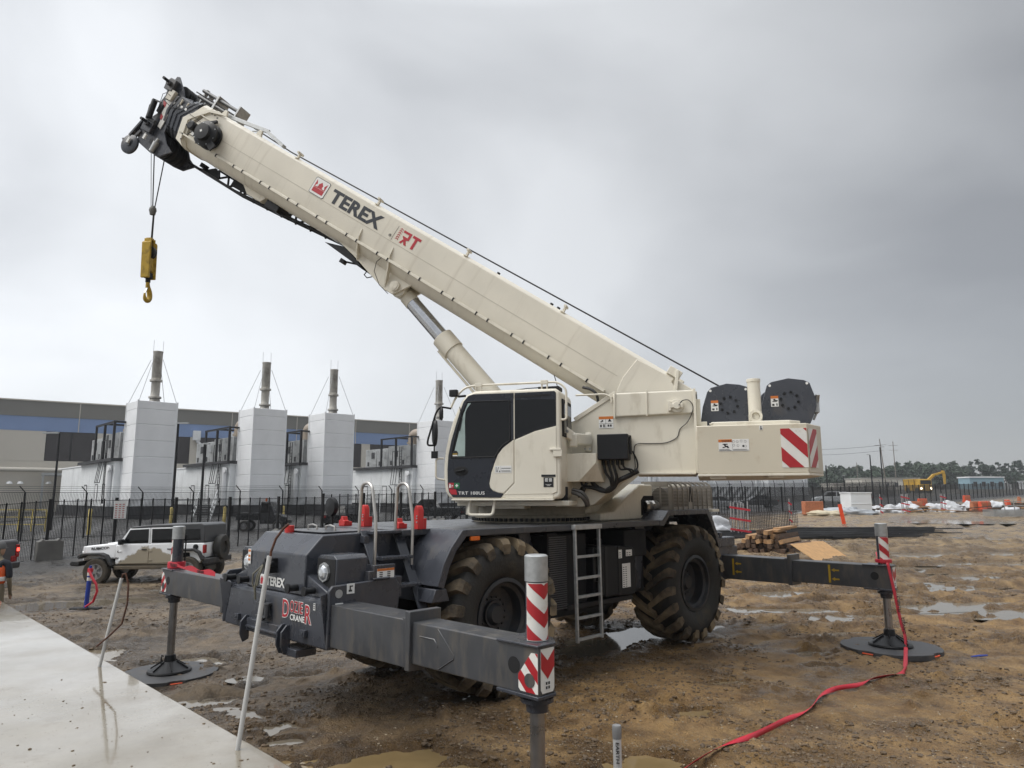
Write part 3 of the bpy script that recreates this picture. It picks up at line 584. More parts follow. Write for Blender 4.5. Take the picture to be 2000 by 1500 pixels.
for xx, ya, yb, zb in ((3.80, .60, .93, 1.50), (3.28, .58, .92, 1.50)):
    b = MB(); b.tube(arc([(xx, ya, zb+.03), (xx, ya, 1.98), (xx, ya+.03, 2.53), (xx, yb-.10, 2.53), (xx, yb, 2.10), (xx, yb-.01, zb)], .10, 6), .019, 10)
    hr = b.build('handrail', STEEL, crane, CAR)
    b = MB(); b.box(xx-.02, xx+.02, ya-.03, yb+.02, zb+.02, zb+.13) if xx > 3.5 else b.box(xx-.02, xx+.02, yb-.1, yb+.03, zb+.02, zb+.1); b.box(xx-.03, xx+.03, ya-.04, ya+.16, 1.86, 1.94); b.build('rail_bracket', GREY, hr, CAR, bevel=.004)['kind'] = 'stuff'
    b = MB(); b.cyl((xx, yb-.01, zb-.09), (xx, yb-.01, zb+.01), .016, n=8); b.build('rail_pin', GALV, hr, CAR)
def red_plate(x, y, h, w, small):
    b = MB()
    if small: P = [(-w, 0), (w, 0), (w, h*.55), (w*.45, h*.6), (w*.2, h), (-w*.2, h), (-w*.45, h*.7), (-w, h*.55)]
    else: P = [(-w, 0), (w, 0), (w, h*.78), (w*.55, h*.95), (0, h), (-w*.55, h*.95), (-w, h*.78)]
    b.prism([(y+a, 1.99+c) for a, c in P], 'yz', x-.04, x+.04); b.box(x-.10, x-.04, y-w*.6, y+w*.6, 1.99, 1.99+h*.45)
    o = b.build('boom_rest_stop', RED, crane, CAR, bevel=.006)
    if not small:
        b = MB(); [b.cyl((x+.04, y+.02, 1.99+h*f), (x+.05, y+.02, 1.99+h*f), .010, n=6) for f in (.3, .45, .55)]; b.build('bolt', GALV, o, CAR)
red_plate(3.10, .80, .28, .046, False); red_plate(3.10, -.33, .28, .046, False); red_plate(3.15, .48, .125, .055, True); red_plate(3.15, -.74, .125, .07, True)
b = MB(); b.cyl((4.235, -.19, 1.93), (4.235, -.19, 2.045), .055); b.box(4.18, 4.27, -.24, -.14, 1.93, 1.965); b.build('boom_rest_stop', RED, crane, CAR, bevel=.004)
b = MB(); b.cyl((3.2, -.95, 1.99), (3.2, -.95, 2.22), .015); b.lathe([(.001, -.03), (.10, -.03), (.13, .0), (.12, .05), (.001, .07)], (3.2, -.95, 2.24), 'x', 16); b.build('deck_mirror', BLACK, crane, CAR)

# ---- side ladder, tank
b = MB()
for xx in (.955, .435): b.bar((xx, 1.43, 1.93), (xx, 1.45, .47), .03, .045)
sl = b.build('side_ladder', GALV, crane, CAR, bevel=.004)
b = MB(); b.box(.40, .99, 1.40, 1.47, 1.925, 1.99); b.build('tread', GALV, sl, CAR, bevel=.004)
for zz in (.49, .76, 1.03, 1.27, 1.55):
    b = MB(); b.box(.435, .955, 1.41, 1.46, zz, zz+.032)
    [b.box(.46+i*.04, .475+i*.04, 1.46, 1.464, zz+.005, zz+.027) for i in range(12)]; b.build('rung', GALV, sl, CAR, smooth=0)
b = MB(); b.prism([(.37, 1.02), (.33, .98), (-.48, .93), (-.53, .98), (-.53, 1.58), (-.48, 1.63), (.30, 1.68), (.37, 1.62)], 'xz', .78, 1.36)
tk = b.build('fuel_tank', BLACKM, crane, CAR, bevel=.04, seg=3)
b = MB(); b.box(-.16, -.10, 1.355, 1.368, .96, 1.65); b.box(.16, .22, 1.355, 1.368, .97, 1.66); b.build('tank_strap', BLACK, tk, CAR)
b = MB(); b.cyl((-.1, 1.0, 1.62), (-.1, 1.0, 1.74), .06); b.build('filler_cap', BLACK, tk, CAR)
for (xx, zz, w, h) in ((-.10, 1.48, .08, .12), (-.28, 1.50, .15, .09), (-.18, 1.06, .20, .34)):
    M = CAR @ basis((xx, 1.372, zz), (-1, 0, 0), (0, 0, 1)); b = MB(); b.box(0, w, 0, h, 0, .003); d = b.build('label', DECAL_W, tk, M, smooth=0)
    b = MB(); nn = max(2, int(h/.03)); [b.box(.012+.06*i, .05+.06*i, .012+j*.03, .022+j*.03, .0035, .0045) for i in range(max(1, int(w/.07))) for j in range(nn-1)]; b.build('label_print', INK, d, M, smooth=0)
b = MB(); b.box(.40, .46, 1.15, 1.35, 1.02, 1.66); b.box(-.53, .95, .7, 1.3, .86, .93); b.build('tank_rack', BLACK, crane, CAR, bevel=.01)
b = MB(); b.cyl((.40, 1.38, 1.5), (.40, 1.38, 1.64), .03, n=8); b.box(.38, .44, 1.36, 1.4, 1.0, 1.2); b.build('filter_housing', BLACK, crane, CAR)

# ---- wheels
def tyre_mesh():
    b = MB(); pr = [(.40, .25), (.46, .315), (.55, .355), (.66, .375), (.76, .362), (.815, .335), (.842, .29), (.85, .15), (.852, 0)]
    pr = pr+[(r, -h) for r, h in pr[-2::-1]]
    b.lathe(pr+[(.38, -.2), (.38, .2)], (0, 0, 0), 'y', 60, closed=True)
    n = 19; b.mi = 1
    for s in (1, -1):
        for k in range(n):
            t0 = 2*math.pi*(k+(.5 if s > 0 else 0))/n; rows = []
            for (t, y, rt, rb, hw) in ((0, -.035, .93, .83, .050), (.3, .085, .938, .83, .054), (.62, .20, .938, .83, .062), (.88, .30, .93, .82, .070), (1.0, .356, .905, .79, .076), (1.06, .395, .85, .76, .074), (1.10, .392, .765, .73, .056)):
                th = t0+.30*min(t, 1.0)+.02*math.sin(k*7.3+s)*.3
                pts = []
                for a, r_ in ((-hw, rt), (hw, rt), (hw*1.12, rb), (-hw*1.12, rb)):
                    pts.append((r_*math.cos(th+a), s*y, r_*math.sin(th+a)))
                rows.append(pts)
            b.grid(rows, wrap=True); o = len(b.v)-28
            b.f += [(o, o+1, o+2, o+3), (o+27, o+26, o+25, o+24)]; b.m += [1, 1]
    return b
tyre_me = None; 
for sx in (1, -1):
    for sy in (1, -1):
        M = CAR @ frame((sx*2.211, sy*1.05, .955), 0 if sy > 0 else math.pi) @ Matrix.Rotation(.37*sx+.9*sy, 4, 'Y')
        b = MB(); b.cyl((0, -.1, 0), (0, .14, 0), .16, n=20); b.cyl((0, .14, 0), (0, .19, 0), .135, .10, n=20)
        for i in range(16):
            a = i*math.pi/8; b.cyl((.20*math.cos(a), .1, .20*math.sin(a)), (.20*math.cos(a), .125, .20*math.sin(a)), .013, n=6)
        w = b.build('wheel', RIM, crane, M)
        if tyre_me is None: t = tyre_mesh().build('tyre', [TYRE, TYRE_LUG], w, M, smooth=35); tyre_me = t.data
        else: t = bpy.data.objects.new('tyre', tyre_me); col.objects.link(t); put(t, w, M)
        b = MB(); b.lathe([(.37, -.30), (.42, -.30), (.42, .28), (.445, .30), (.445, .325), (.40, .33), (.385, .28), (.34, .26), (.33, .12), (.24, .10), (.10, .10), (.10, .02), (.33, .02)], (0,0,0), 'y', 40, closed=True)
        b.build('rim', RIM, w, M, smooth=35)

# ---- outriggers
def chevron_tube(parent, F, x, y, r, z0, z1, face):
    b = MB(); b.grid([[(x+(r+.002)*math.cos(face+a), y+(r+.002)*math.sin(face+a), zq) for a in np.linspace(-1.75, 1.75, 29)] for zq in (z0, z1)]); w = b.build('warning_sleeve', WHITE, parent, F, fix=False)
    per = (z1-z0)/2.05; k = 48
    for i in range(3):
        b = MB()
        for j in range(k):
            def zz(q):
                a = (q/k*2-1); return z0-per*.55+i*per+abs(a)*per*1.15
            a0, a1 = [face+math.pi*2*(q/k-.5) for q in (j, j+1)]
            q0 = [(zz(j), zz(j)+per*.5), (zz(j+1), zz(j+1)+per*.5)]
            lo0, hi0 = [min(max(v_, z0+.005), z1-.005) for v_ in q0[0]]; lo1, hi1 = [min(max(v_, z0+.005), z1-.005) for v_ in q0[1]]
            if (hi0-lo0 < 1e-4 and hi1-lo1 < 1e-4) or abs(a0+a1-2*face) > 3.5: continue
            rr_ = r+.004; P = [(x+rr_*math.cos(a0), y+rr_*math.sin(a0), lo0), (x+rr_*math.cos(a1), y+rr_*math.sin(a1), lo1), (x+rr_*math.cos(a1), y+rr_*math.sin(a1), hi1), (x+rr_*math.cos(a0), y+rr_*math.sin(a0), hi0)]
            b.add(P, [(0, 1, 2, 3)])
        if b.v: b.build('red_stripe', REDR, w, F, smooth=60, fix=False)
def outrigger(sx, sy, xc, ext1, ext2, gz):
    """sx end of carrier, sy side; xc beam centre x; ext1/ext2 y reach of the two sections; gz ground under the float"""
    hw = .165; y0 = 1.17
    b = MB(); b.box(xc-hw, xc+hw, sy*y0, sy*ext1, .905, 1.31)
    b.box(xc-hw-.012, xc+hw+.012, sy*(ext1-.01), sy*(ext1+.06), .885, 1.385)
    if ext1 > 1.6:
        for f in (1,): b.box(xc-hw-.004, xc+hw+.004, sy*(ext1-.06), sy*(ext1-.005), 1.31, 1.325)
    ob = b.build('outrigger_beam', GREYB, crane, CAR, bevel=.008)
    b = MB(); e = ext2
    P = [(xc-hw+.02, ext1), (xc+hw-.02, ext1), (xc+hw-.02, e-.0), (xc-.03, e), (xc-hw+.02, e-.13)]
    if sx < 0: P = [(xc-hw+.02, ext1), (xc+hw-.02, ext1), (xc+hw-.02, e), (xc-.03, e), (xc-hw+.02, e-.13)]
    b.prism([(p[0], sy*p[1]) for p in P], 'xy', .945, 1.295)
    ib = b.build('inner_beam', GREYB, ob, CAR, bevel=.010)
    b = MB(); b.prism([(p[0], sy*p[1]) for p in [(xc-hw, e-.42), (xc+hw, e-.42), (xc+hw, e+.012), (xc-.03, e+.012), (xc-hw, e-.13)]], 'xy', .925, .95); b.build('end_plate', GREY, ib, CAR, bevel=.004)
    b = MB(); b.prism([(p[0], sy*p[1]) for p in [(xc-hw, e-.42), (xc+hw, e-.42), (xc+hw, e+.012), (xc-.03, e+.012), (xc-hw, e-.13)]], 'xy', 1.288, 1.305); b.build('end_plate', GREY, ib, CAR, bevel=.004)
    yj = sy*(e-.15)
    b = MB(); b.cyl((xc, yj, 1.29), (xc, yj, 1.74), .084, n=28); jk = b.build('jack_cylinder', GREY, ob, CAR)
    b = MB(); b.lathe([(.06, .80), (.082, .80), (.088, .86), (.125, .87), (.125, .90), (.095, .90), (.095, .93), (.06, .93)], (xc, yj, 0), 'z', 24); b.build('jack_gland', GREY, ob, CAR)
    b = MB(); b.cyl((xc, yj, 1.74), (xc, yj, 1.925), .090, n=28); b.cyl((xc, yj, 1.925), (xc, yj, 1.935), .090, .078, n=28); b.build('jack_cap', GALV, ob, CAR)
    chevron_tube(ob, CAR, xc, yj, .084, 1.31, 1.73, math.atan2(sy*1.0, .12))
    b = MB(); b.cyl((xc, yj, gz+.22), (xc, yj, .82), .056, n=24); b.build('jack_rod', RODG, ob, CAR)
    b = MB(); q = xc-sx*.0-.105; b.tube([(q+.02, yj-sy*.02, 1.80), (q, yj-sy*.02, 1.80), (q-.005, yj-sy*.02, 1.74), (q-.005, yj-sy*.02, 1.30)], .011, 8); b.cyl((q-.003, yj-sy*.02, 1.70), (q-.003, yj-sy*.02, 1.80), .018, n=8); b.build('hydraulic_hose', BLACK, ob, CAR)
    # float: shallow cone on the rod end
    b = MB(); b.lathe([(.30, 0), (.31, .015), (.30, .035), (.27, .04), (.085, .15), (.075, .24), (.001, .24)], (xc, yj, gz), 'z', 36); fl = b.build('float', BLACK, ob, CAR, smooth=25)
    b = MB()
    for i in range(6):
        a = i*math.pi/3+.3; c_, s_ = math.cos(a), math.sin(a); b.bar((xc+.10*c_, yj+.10*s_, gz+.155), (xc+.275*c_, yj+.275*s_, gz+.047), .012, .02)
    b.tube([(xc+.10, yj, gz+.23), (xc+.13, yj+.02, gz+.25), (xc+.14, yj+.03, gz+.16), (xc+.13, yj+.05, gz+.07)], .010, 6); b.build('float_rib', BLACK, fl, CAR)
    # hole and rubber bung, chevron sheets on the end
    xf = xc+(hw-.02); M = CAR @ basis((xf+.0015, 0, 0), (0, 1, 0), (0, 0, 1))
    b = MB(); b.cyl((xf-.004, sy*(e-.25), 1.135), (xf+.003, sy*(e-.25), 1.135), .060, n=24); b.build('beam_hole', DARKIN, ib, CAR)
    if sx > 0:
        P = [(e-.005, .965), (e-.005, 1.245), (e-.07, 1.245), (e-.20, 1.08), (e-.20, .985), (e-.18, .965)]; P = [(sy*a, c_) for a, c_ in P]
        decal('warning_plate', P, stripes(P, R(45)*sy if sy > 0 else R(135), .13, .035), M, ib)
        b = MB(); b.cyl((xf, sy*(e-.085), 1.05), (xf+.010, sy*(e-.085), 1.05), .050, n=20); b.build('bung', GREYB, ib, CAR)
    M2 = CAR @ (basis((0, sy*(e+.001), 0), (-1, 0, 0), (0, 0, 1)) if sy > 0 else basis((0, sy*(e+.001), 0), (1, 0, 0), (0, 0, 1)))
    xa, xb = sorted([-sy*(xc-.02), -sy*(xc+hw-.04)]); w_ = xb-xa; xm = (xa+xb)/2
    P = [(xa+.015, .965), (xb-.015, .965), (xb, .99), (xb, 1.275), (xa, 1.275), (xa, .99)]
    v1 = [(xa, 1.235), (xm, 1.155), (xb, 1.235), (xb, 1.265), (xa+w_*.5, 1.18), (xa, 1.265)]
    red = [[(xa, 1.26), (xm, 1.19), (xm, 1.06), (xa, 1.14)], [(xm, 1.19), (xb, 1.26), (xb, 1.14), (xm, 1.06)]]
    dp = decal('warning_plate', P, red, M2, ib)
    b = MB(); b.box(xm-.03, xm+.03, .985, 1.055, .004, .0055); b.build('label', DECAL_W, dp, M2, smooth=0)
    b = MB(); [b.box(xm-.024+i*.026, xm-.006+i*.026, .992+j*.03, 1.012+j*.03, .006, .007) for i in range(2) for j in range(2)]; b.build('label_print', INK, dp, M2, smooth=0)
    return ob
outrigger(1, 1, 4.335, 2.44, 3.985, 0.02)
ob2 = outrigger(1, -1, 4.12, 1.75, 3.985, -.20)
ob3 = outrigger(-1, 1, -3.665, 2.37, 3.97, .10)
outrigger(-1, -1, -3.9, 2.37, 3.97, .0)
# raised pressing on the inner beam and yellow reach marks on the rear one
b = MB(); b.tube([(4.482, 2.6, 1.19), (4.482, 2.80, 1.19), (4.482, 2.84, 1.15), (4.482, 2.84, 1.13)], .006, 4); b.tube([(4.482, 2.85, 1.28), (4.482, 3.05, 1.10), (4.482, 3.05, 1.07), (4.482, 2.86, .96)], .006, 4); b.build('weld_seam', GREYB, crane, CAR)
YEL = mat('yellow_stencil', (.42, .27, .02), .5)
for yy in (1.36, 3.02):
    F_ = 1.0; xq = -3.665+(.165 if yy < 2 else .147)
    b = MB(); b.box(xq, xq+.003, yy, yy+.035, .98, 1.26)
    for zz in (1.04, 1.18): b.add([(xq+.003, yy+.05, zz), (xq+.003, yy+.10, zz+.03), (xq+.003, yy+.10, zz+.012), (xq+.003, yy+.17, zz+.012), (xq+.003, yy+.17, zz-.012), (xq+.003, yy+.10, zz-.012), (xq+.003, yy+.10, zz-.03)], [tuple(range(7))])
    b.build('reach_mark', YEL, ob3, CAR, smooth=0)
# rear cross box, rear body
b = MB(); b.prism([(-4.1, .87), (-4.1, 1.45), (-3.3, 1.5), (-3.3, .87)], 'xz', -1.166, 1.166); b.build('rear_cross_box', GREY, crane, CAR, bevel=.02)
b = MB(); b.box(-3.95, -3.35, .85, 1.2, 1.45, 1.62); b.box(-3.5, -3.4, 1.05, 1.2, 1.62, 1.72); b.box(-3.2, -3.05, .8, 1.3, 1.45, 1.68); b.build('rear_step_box', GREY, crane, CAR, bevel=.015)

# ---- engine cover and exhaust cage on the rear deck
b = MB(); b.prism([(.05, 2.0), (.05, 2.12), (-.25, 2.14), (-.95, 2.56), (-3.4, 2.58), (-3.6, 2.4), (-3.6, 2.0)], 'xz', -1.2, .64)
eng = b.build('engine_cover', CREAM, crane, CAR, bevel=.025)
b = MB(); b.prism([(-.22, 2.0), (-.22, 2.11), (-.55, 2.13), (-.98, 2.40), (-1.25, 2.55), (-1.62, 2.55), (-1.62, 2.0)], 'xz', .64, .98); b.build('engine_side_cover', CREAM, eng, CAR, bevel=.02)
b = MB(); b.prism([(-1.28, 2.06), (-1.28, 2.3), (-1.36, 2.37), (-1.64, 2.37), (-1.64, 2.06)], 'xz', .93, .985); b.build('duct_opening', DARKIN, eng, CAR)
b = MB(); P = [(-1.36-.02*i*1.4, 1.0+.015*math.sin(i), 2.20) for i in range(12)]; b.tube(P, [.085+.012*(i % 2) for i in range(12)], 14); b.build('exhaust_duct', mat('foil_duct', (.5, .49, .47), .3, 1.0, var=.2), eng, CAR, smooth=20)
CAGE = mat('cage_grey_metal', (.30, .28, .25), .45, .2, var=.1)
cx0, cx1, cy0, cy1, cz0, cz1 = -1.70, -2.96, .70, 1.30, 2.14, 2.585
b = MB()
b.box(cx0-.012, cx0, cy0, cy0+.07, cz0, cz1-.05); b.box(cx0-.012, cx0, cy1-.07, cy1, cz0, cz1-.07); b.box(cx0-.012, cx0, cy0+.07, cy1-.07, cz1-.07, cz1); b.box(cx0-.012, cx0, cy0+.07, cy1-.07, cz0, cz0+.06)
for yy in (.885, 1.075): b.box(cx0-.012, cx0, yy-.014, yy+.014, cz0+.06, cz1-.07)
cage = b.build('exhaust_cage', CAGE, crane, CAR)
b = MB()
for i in range(13): b.box(cx0-.010, cx0-.003, cy0+.07, cy1-.07, cz0+.07+i*.0235, cz0+.082+i*.0235)
nb = 8; xs = [cx0+(cx1-cx0)*i/nb for i in range(nb+1)]
for i, xx in enumerate(xs):
    prof = [(cy1, cz0), (cy1, cz1-.10), (cy1-.03, cz1-.04), (cy1-.09, cz1), (cy0, cz1)]
    for a, c in zip(prof[:-1], prof[1:]):
        b.bar((xx-.015, a[0], a[1]), (xx-.015, c[0], c[1]), .034, .008, up=(1, 0, 0))
for i in range(13): b.box(cx1, cx0-.03, cy1-.010, cy1-.003, cz0+.07+i*.0235, cz0+.082+i*.0235)
b.box(cx1, cx0, cy1-.006, cy1, cz0, cz0+.055); b.box(cx1, cx0, cy1-.006, cy1, cz1-.14, cz1-.115)
for j in range(4): b.box(cx1, cx0, cy1-.09-j*.13, cy1-.07-j*.13, cz1-.006, cz1-.001)
b.box(xs[3]-.03, xs[4]-.0, cy1-.002, cy1+.003, cz0+.05, cz1-.12); b.box(cx1-.006, cx1+.006, cy0, cy1, cz0, cz1-.05)
b.build('cage_slats', CAGE, cage, CAR, smooth=0)
b = MB(); M = CAR @ basis((xs[3]-.035, cy1+.004, cz0+.12), (-1, 0, 0), (0, 0, 1))
b.prism([(0,0),(.03,0),(.045,.05),(.045,.10),(.06,.2),(.075,.10),(.075,.05),(.09,0),(.12,0),(.075,.26),(.045,.26)], 'xy', 0, .003); b.build('cage_emblem', BLACKM, cage, M, smooth=0)
b = MB(); b.cyl((-2.85, 1.0, 2.34), (-1.80, 1.0, 2.34), .16, n=20); b.build('muffler', mat('muffler_grey', (.12, .11, .10), .5, .5), cage, CAR)
b = MB(); b.box(-3.12, -2.9, .7, 1.36, 2.09, 2.135); b.build('cage_foot', CREAM, cage, CAR)

# ---------------------------------------------------------------- upper works
b = MB(); b.lathe([(.60, 0), (.885, 0), (.885, .04), (.86, .045), (.86, .10), (.845, .11), (.84, .245), (.86, .25), (.86, .285), (.60, .285)], (0, 0, 1.99), 'z', 64); b.build('slewing_ring', mat('ring_cream_dirty', (.30, .27, .21), .6, var=.15, dirt=(.05, .045, .04), damt=.4, dscale=2.5), crane, SUP, smooth=25)
b = MB()
for i in range(72):
    a = i*2*math.pi/72; b.bar((.885*math.cos(a), .885*math.sin(a), 2.035), (.915*math.cos(a), .915*math.sin(a), 2.035), .04, .045)
b.build('ring_teeth', BLACKM, crane, SUP, smooth=0)['kind'] = 'stuff'
MY = .65
MASTP = [(-1.444, 3.84), (-2.545, 3.85), (-2.525, 2.685), (-1.627, 2.692), (-1.086, 2.25), (-.92, 2.22), (.75, 2.22), (.80, 2.5), (-.3, 3.05), (-.72, 3.43), (-.85, 3.47)]
for s in (1, -1):
    b = MB(); b.prism(MASTP, 'xz', s*(MY-.05), s*MY); mp_ = b.build('mast_side_plate', CREAM, crane, SUP, bevel=.006)
    # folded box along the upper edge with welded seams
    b = MB(); b.prism([(-1.40, 3.49), (-1.40, 3.83), (-1.44, 3.838), (-2.52, 3.845), (-2.54, 3.84), (-2.53, 3.512)], 'xz', s*MY, s*(MY+.05)); b.build('mast_top_box', CREAM, mp_, SUP, bevel=.03, seg=3)
    b = MB(); b.bar((-1.42, s*(MY+.055), 3.47), (-1.43, s*(MY+.055), 3.86), .022, .03); b.bar((-1.88, s*(MY+.055), 3.49), (-1.885, s*(MY+.055), 3.87), .02, .03); b.bar((-.83, s*(MY+.005), 3.475), (-1.43, s*(MY+.005), 3.845), .025, .06); b.build('weld_rib', CREAM, mp_, SUP, bevel=.004)
    b = MB(); b.box(-2.56, -2.525, s*(MY-.06), s*(MY+.075), 2.68, 3.86); b.build('mast_end_flange', CREAM, mp_, SUP, bevel=.004)
    b = MB(); b.bar((-1.63, s*(MY-.03), 2.685), (-2.52, s*(MY-.03), 2.678), .14, .03); b.build('mast_bottom_flange', CREAM, mp_, SUP, bevel=.004)
    b = MB(); b.cyl((-2.3, s*MY, 3.62), (-2.3, s*(MY+.10), 3.62), .095, n=24); b.cyl((-2.3, s*(MY+.1), 3.62), (-2.3, s*(MY+.15), 3.62), .05, n=20); b.box(-2.22, -2.18, s*(MY+.05), s*(MY+.12), 3.55, 3.69); b.bar((-2.22, s*(MY+.11), 3.62), (-2.38, s*(MY+.11), 3.62), .05, .06)
    b.build('boom_pivot_pin', CREAM_D, mp_, SUP, bevel=.004)
b = MB(); b.prism([(-1.627, 2.692), (-1.086, 2.25), (-.92, 2.22), (.75, 2.22), (.75, 2.27), (-1.06, 2.29), (-1.6, 2.74), (-2.52, 2.73), (-2.525, 2.685)], 'xz', -MY+.051, MY-.051); b.box(-2.5, -2.46, -MY+.05, MY-.05, 2.74, 3.3)
b.build('mast_floor', CREAM, crane, SUP, bevel=.004)
def ST(x, y, z): return SUP @ basis((x, y, z), (-1, 0, 0), (0, 0, 1))
def label(parent, M, w, h, cells=(), head=None, name='warning_label'):
    b = MB(); b.box(0, w, 0, h, 0, .002); d = b.build(name, DECAL_W, parent, M, smooth=0)
    if head: b = MB(); b.box(0, head[0], h*.76, h, .0022, .0035); b.build('label_heading', ORANGE, d, M, smooth=0)
    if cells:
        b = MB()
        for c in cells: b.prism([(x*w, y*h) for x, y in c], 'xy', .0022, .0035)
        b.build('label_print', INK, d, M, smooth=0)
    return d
def cell(x0, y0, x1, y1): return [(x0, y0), (x1, y0), (x1, y1), (x0, y1)]
FIG = [cell(.08, .35, .14, .42), cell(.14, .42, .22, .50), cell(.16, .48, .30, .56), cell(.20, .56, .27, .66), cell(.26, .28, .32, .48), cell(.30, .20, .38, .28)]
label(crane, ST(-1.185, MY+.004, 3.34), .21, .17, [[(.62, .55), (.88, .55), (.75, .82)], cell(.47, .02, .49, .76), cell(.02, .38, .98, .40), cell(.12, .5, .2, .6), cell(.2, .55, .3, .7), cell(.08, .1, .2, .3), cell(.3, .08, .4, .32), cell(.6, .12, .72, .3), cell(.76, .12, .88, .3)], (.21,))
# black control box, tray, cab carrier arm and hoses on the near side
b = MB(); b.box(-1.63, -1.20, .66, 1.0, 2.87, 3.225); jb = b.build('control_box', BLACK, crane, SUP, bevel=.012)
b = MB(); b.box(-1.655, -1.63, .72, .90, 2.95, 3.19); b.box(-1.65, -1.63, .70, .78, 3.19, 3.22); [b.cyl((-1.27-.065*i, .85, 2.80), (-1.27-.065*i, .85, 2.875), .026, n=10) for i in range(5)]; b.build('cable_glands', BLACKM, jb, SUP, bevel=.005)['kind'] = 'stuff'
b = MB()
b.add([(-.77, 1.05, 2.96), (-1.19, 1.05, 2.96), (-1.27, .70, 2.945), (-.77, .70, 2.96), (-.77, 1.05, 2.57), (-.94, 1.05, 2.57), (-1.26, .80, 2.57), (-1.26, .70, 2.57), (-.77, .70, 2.57), (-1.19, 1.05, 2.83)],
      [(0, 1, 9, 5, 4), (1, 2, 7, 6, 9), (9, 6, 5), (0, 3, 2, 1), (4, 5, 6, 7, 8), (0, 4, 8, 3), (2, 3, 8, 7)])
b.build('tool_tray', CREAM, crane, SUP, bevel=.004)
b = MB(); b.box(-.98, -1.08, .66, .72, 3.0, 3.28); b.bar((-1.05, .70, 3.17), (-.86, 1.0, 3.17), .12, .16); b.bar((-.90, .98, 3.16), (-.72, 1.12, 3.3), .08, .14); b.box(-.93, -.82, .98, 1.06, 3.05, 3.24)
arm = b.build('cab_support_arm', CREAM, crane, SUP, bevel=.02)
for xx, zz in ((-.99, 3.24), (-1.06, 3.24), (-.99, 3.04), (-1.06, 3.04)):
    b = MB(); b.cyl((xx, .72, zz), (xx, .74, zz), .014, n=8); b.build('bolt', GALV, arm, SUP)
b = MB(); b.cyl((-.80, 1.05, 3.27), (-.80, 1.13, 3.27), .022, n=12); b.build('arm_pin', GALV, arm, SUP)
def hose(pts, r, m=HOSE, name='hydraulic_hose', n=8):
    P = [Vector(p) for p in pts]; o = []
    for i in range(len(P)-1):
        p0, p1, p2, p3 = P[max(i-1, 0)], P[i], P[i+1], P[min(i+2, len(P)-1)]
        for j in range(6):
            t = j/6; o.append(.5*((2*p1)+(-p0+p2)*t+(2*p0-5*p1+4*p2-p3)*t*t+(-p0+3*p1-3*p2+p3)*t**3))
    o.append(P[-1]); b = MB(); b.tube(o, r, n); return b.build(name, m, crane, SUP)
hose([(-1.27, .85, 2.82), (-1.29, .84, 2.70), (-1.35, .80, 2.60), (-1.36, .76, 2.50)], .020)
hose([(-1.335, .85, 2.82), (-1.36, .84, 2.72), (-1.38, .80, 2.62), (-1.37, .76, 2.52)], .022)
hose([(-1.40, .85, 2.82), (-1.43, .84, 2.70), (-1.44, .80, 2.62), (-1.40, .76, 2.52)], .022)
hose([(-1.465, .85, 2.82), (-1.50, .82, 2.74), (-1.60, .80, 2.74), (-1.64, .78, 2.68), (-1.55, .75, 2.63)], .014)
hose([(-1.53, .85, 2.82), (-1.56, .82, 2.76), (-1.66, .80, 2.73), (-1.69, .78, 2.68)], .014)
hose([(-1.74, .76, 2.72), (-1.60, .76, 2.65), (-1.45, .75, 2.58), (-1.38, .74, 2.49), (-1.28, .74, 2.44), (-1.14, .74, 2.50), (-1.08, .74, 2.58)], .034)
hose([(-1.36, .76, 2.50), (-1.24, .75, 2.44), (-1.12, .76, 2.48), (-.98, .76, 2.50), (-.90, .74, 2.44)], .026)
hose([(-1.0, .74, 2.56), (-.95, .76, 2.42), (-.88, .76, 2.36)], .022); hose([(-.93, .76, 2.57), (-.96, .78, 2.46), (-.90, .74, 2.38)], .018)
hose([(-1.66, .70, 3.0), (-1.72, .70, 2.86), (-1.72, .70, 2.76), (-1.66, .72, 2.70)], .012)
hose([(-.84, 1.0, 2.46), (-.98, 1.02, 2.42), (-1.04, .98, 2.33), (-1.05, .92, 2.24)], .026, mat('braided_hose', (.10, .095, .09), .5, .3, var=.4, scale=120), 'braided_hose')
hose([(-.84, 1.03, 2.42), (-.96, 1.06, 2.38), (-1.02, 1.0, 2.30), (-1.03, .93, 2.24)], .026, MATS['braided_hose'], 'braided_hose')
# thin cable on the mast plate
hose([(-2.33, MY+.16, 3.62), (-2.38, MY+.09, 3.69), (-2.47, MY+.07, 3.69), (-2.52, MY+.06, 3.58), (-2.44, MY+.04, 3.40), (-2.33, MY+.01, 3.30), (-2.28, MY+.01, 3.18), (-2.12, MY+.01, 3.11), (-1.9, MY+.01, 3.105), (-1.72, MY+.012, 3.10), (-1.68, MY+.012, 3.0), (-1.69, MY+.012, 2.78), (-1.66, MY+.03, 2.72)], .006, HOSE, 'sensor_cable', 6)
# under-cab machinery: pump block, deck rail under the cab
b = MB(); b.box(-.85, .75, .66, 1.30, 2.24, 2.31); b.box(-.2, .25, .8, 1.2, 2.2, 2.3); b.build('cab_platform', CREAM_D, crane, SUP, bevel=.01)
b = MB(); b.box(-.62, .45, .70, 1.36, 2.315, 2.345); b.box(-.8, -.72, 1.1, 1.2, 2.28, 2.5); b.build('cab_mount', BLACKM, crane, SUP, bevel=.01)
b = MB(); b.tube(arc([(.52, 1.42, 2.33), (.53, 1.46, 2.12), (.18, 1.46, 2.12), (.16, 1.42, 2.33)], .05), .022, 10); b.build('cab_step', CREAM, crane, SUP)
b = MB(); b.cyl((.56, 1.2, 2.12), (.56, 1.2, 2.33), .09, n=14); b.box(.55, .75, 1.0, 1.4, 2.29, 2.32); b.build('cab_post', CREAM_D, crane, SUP)

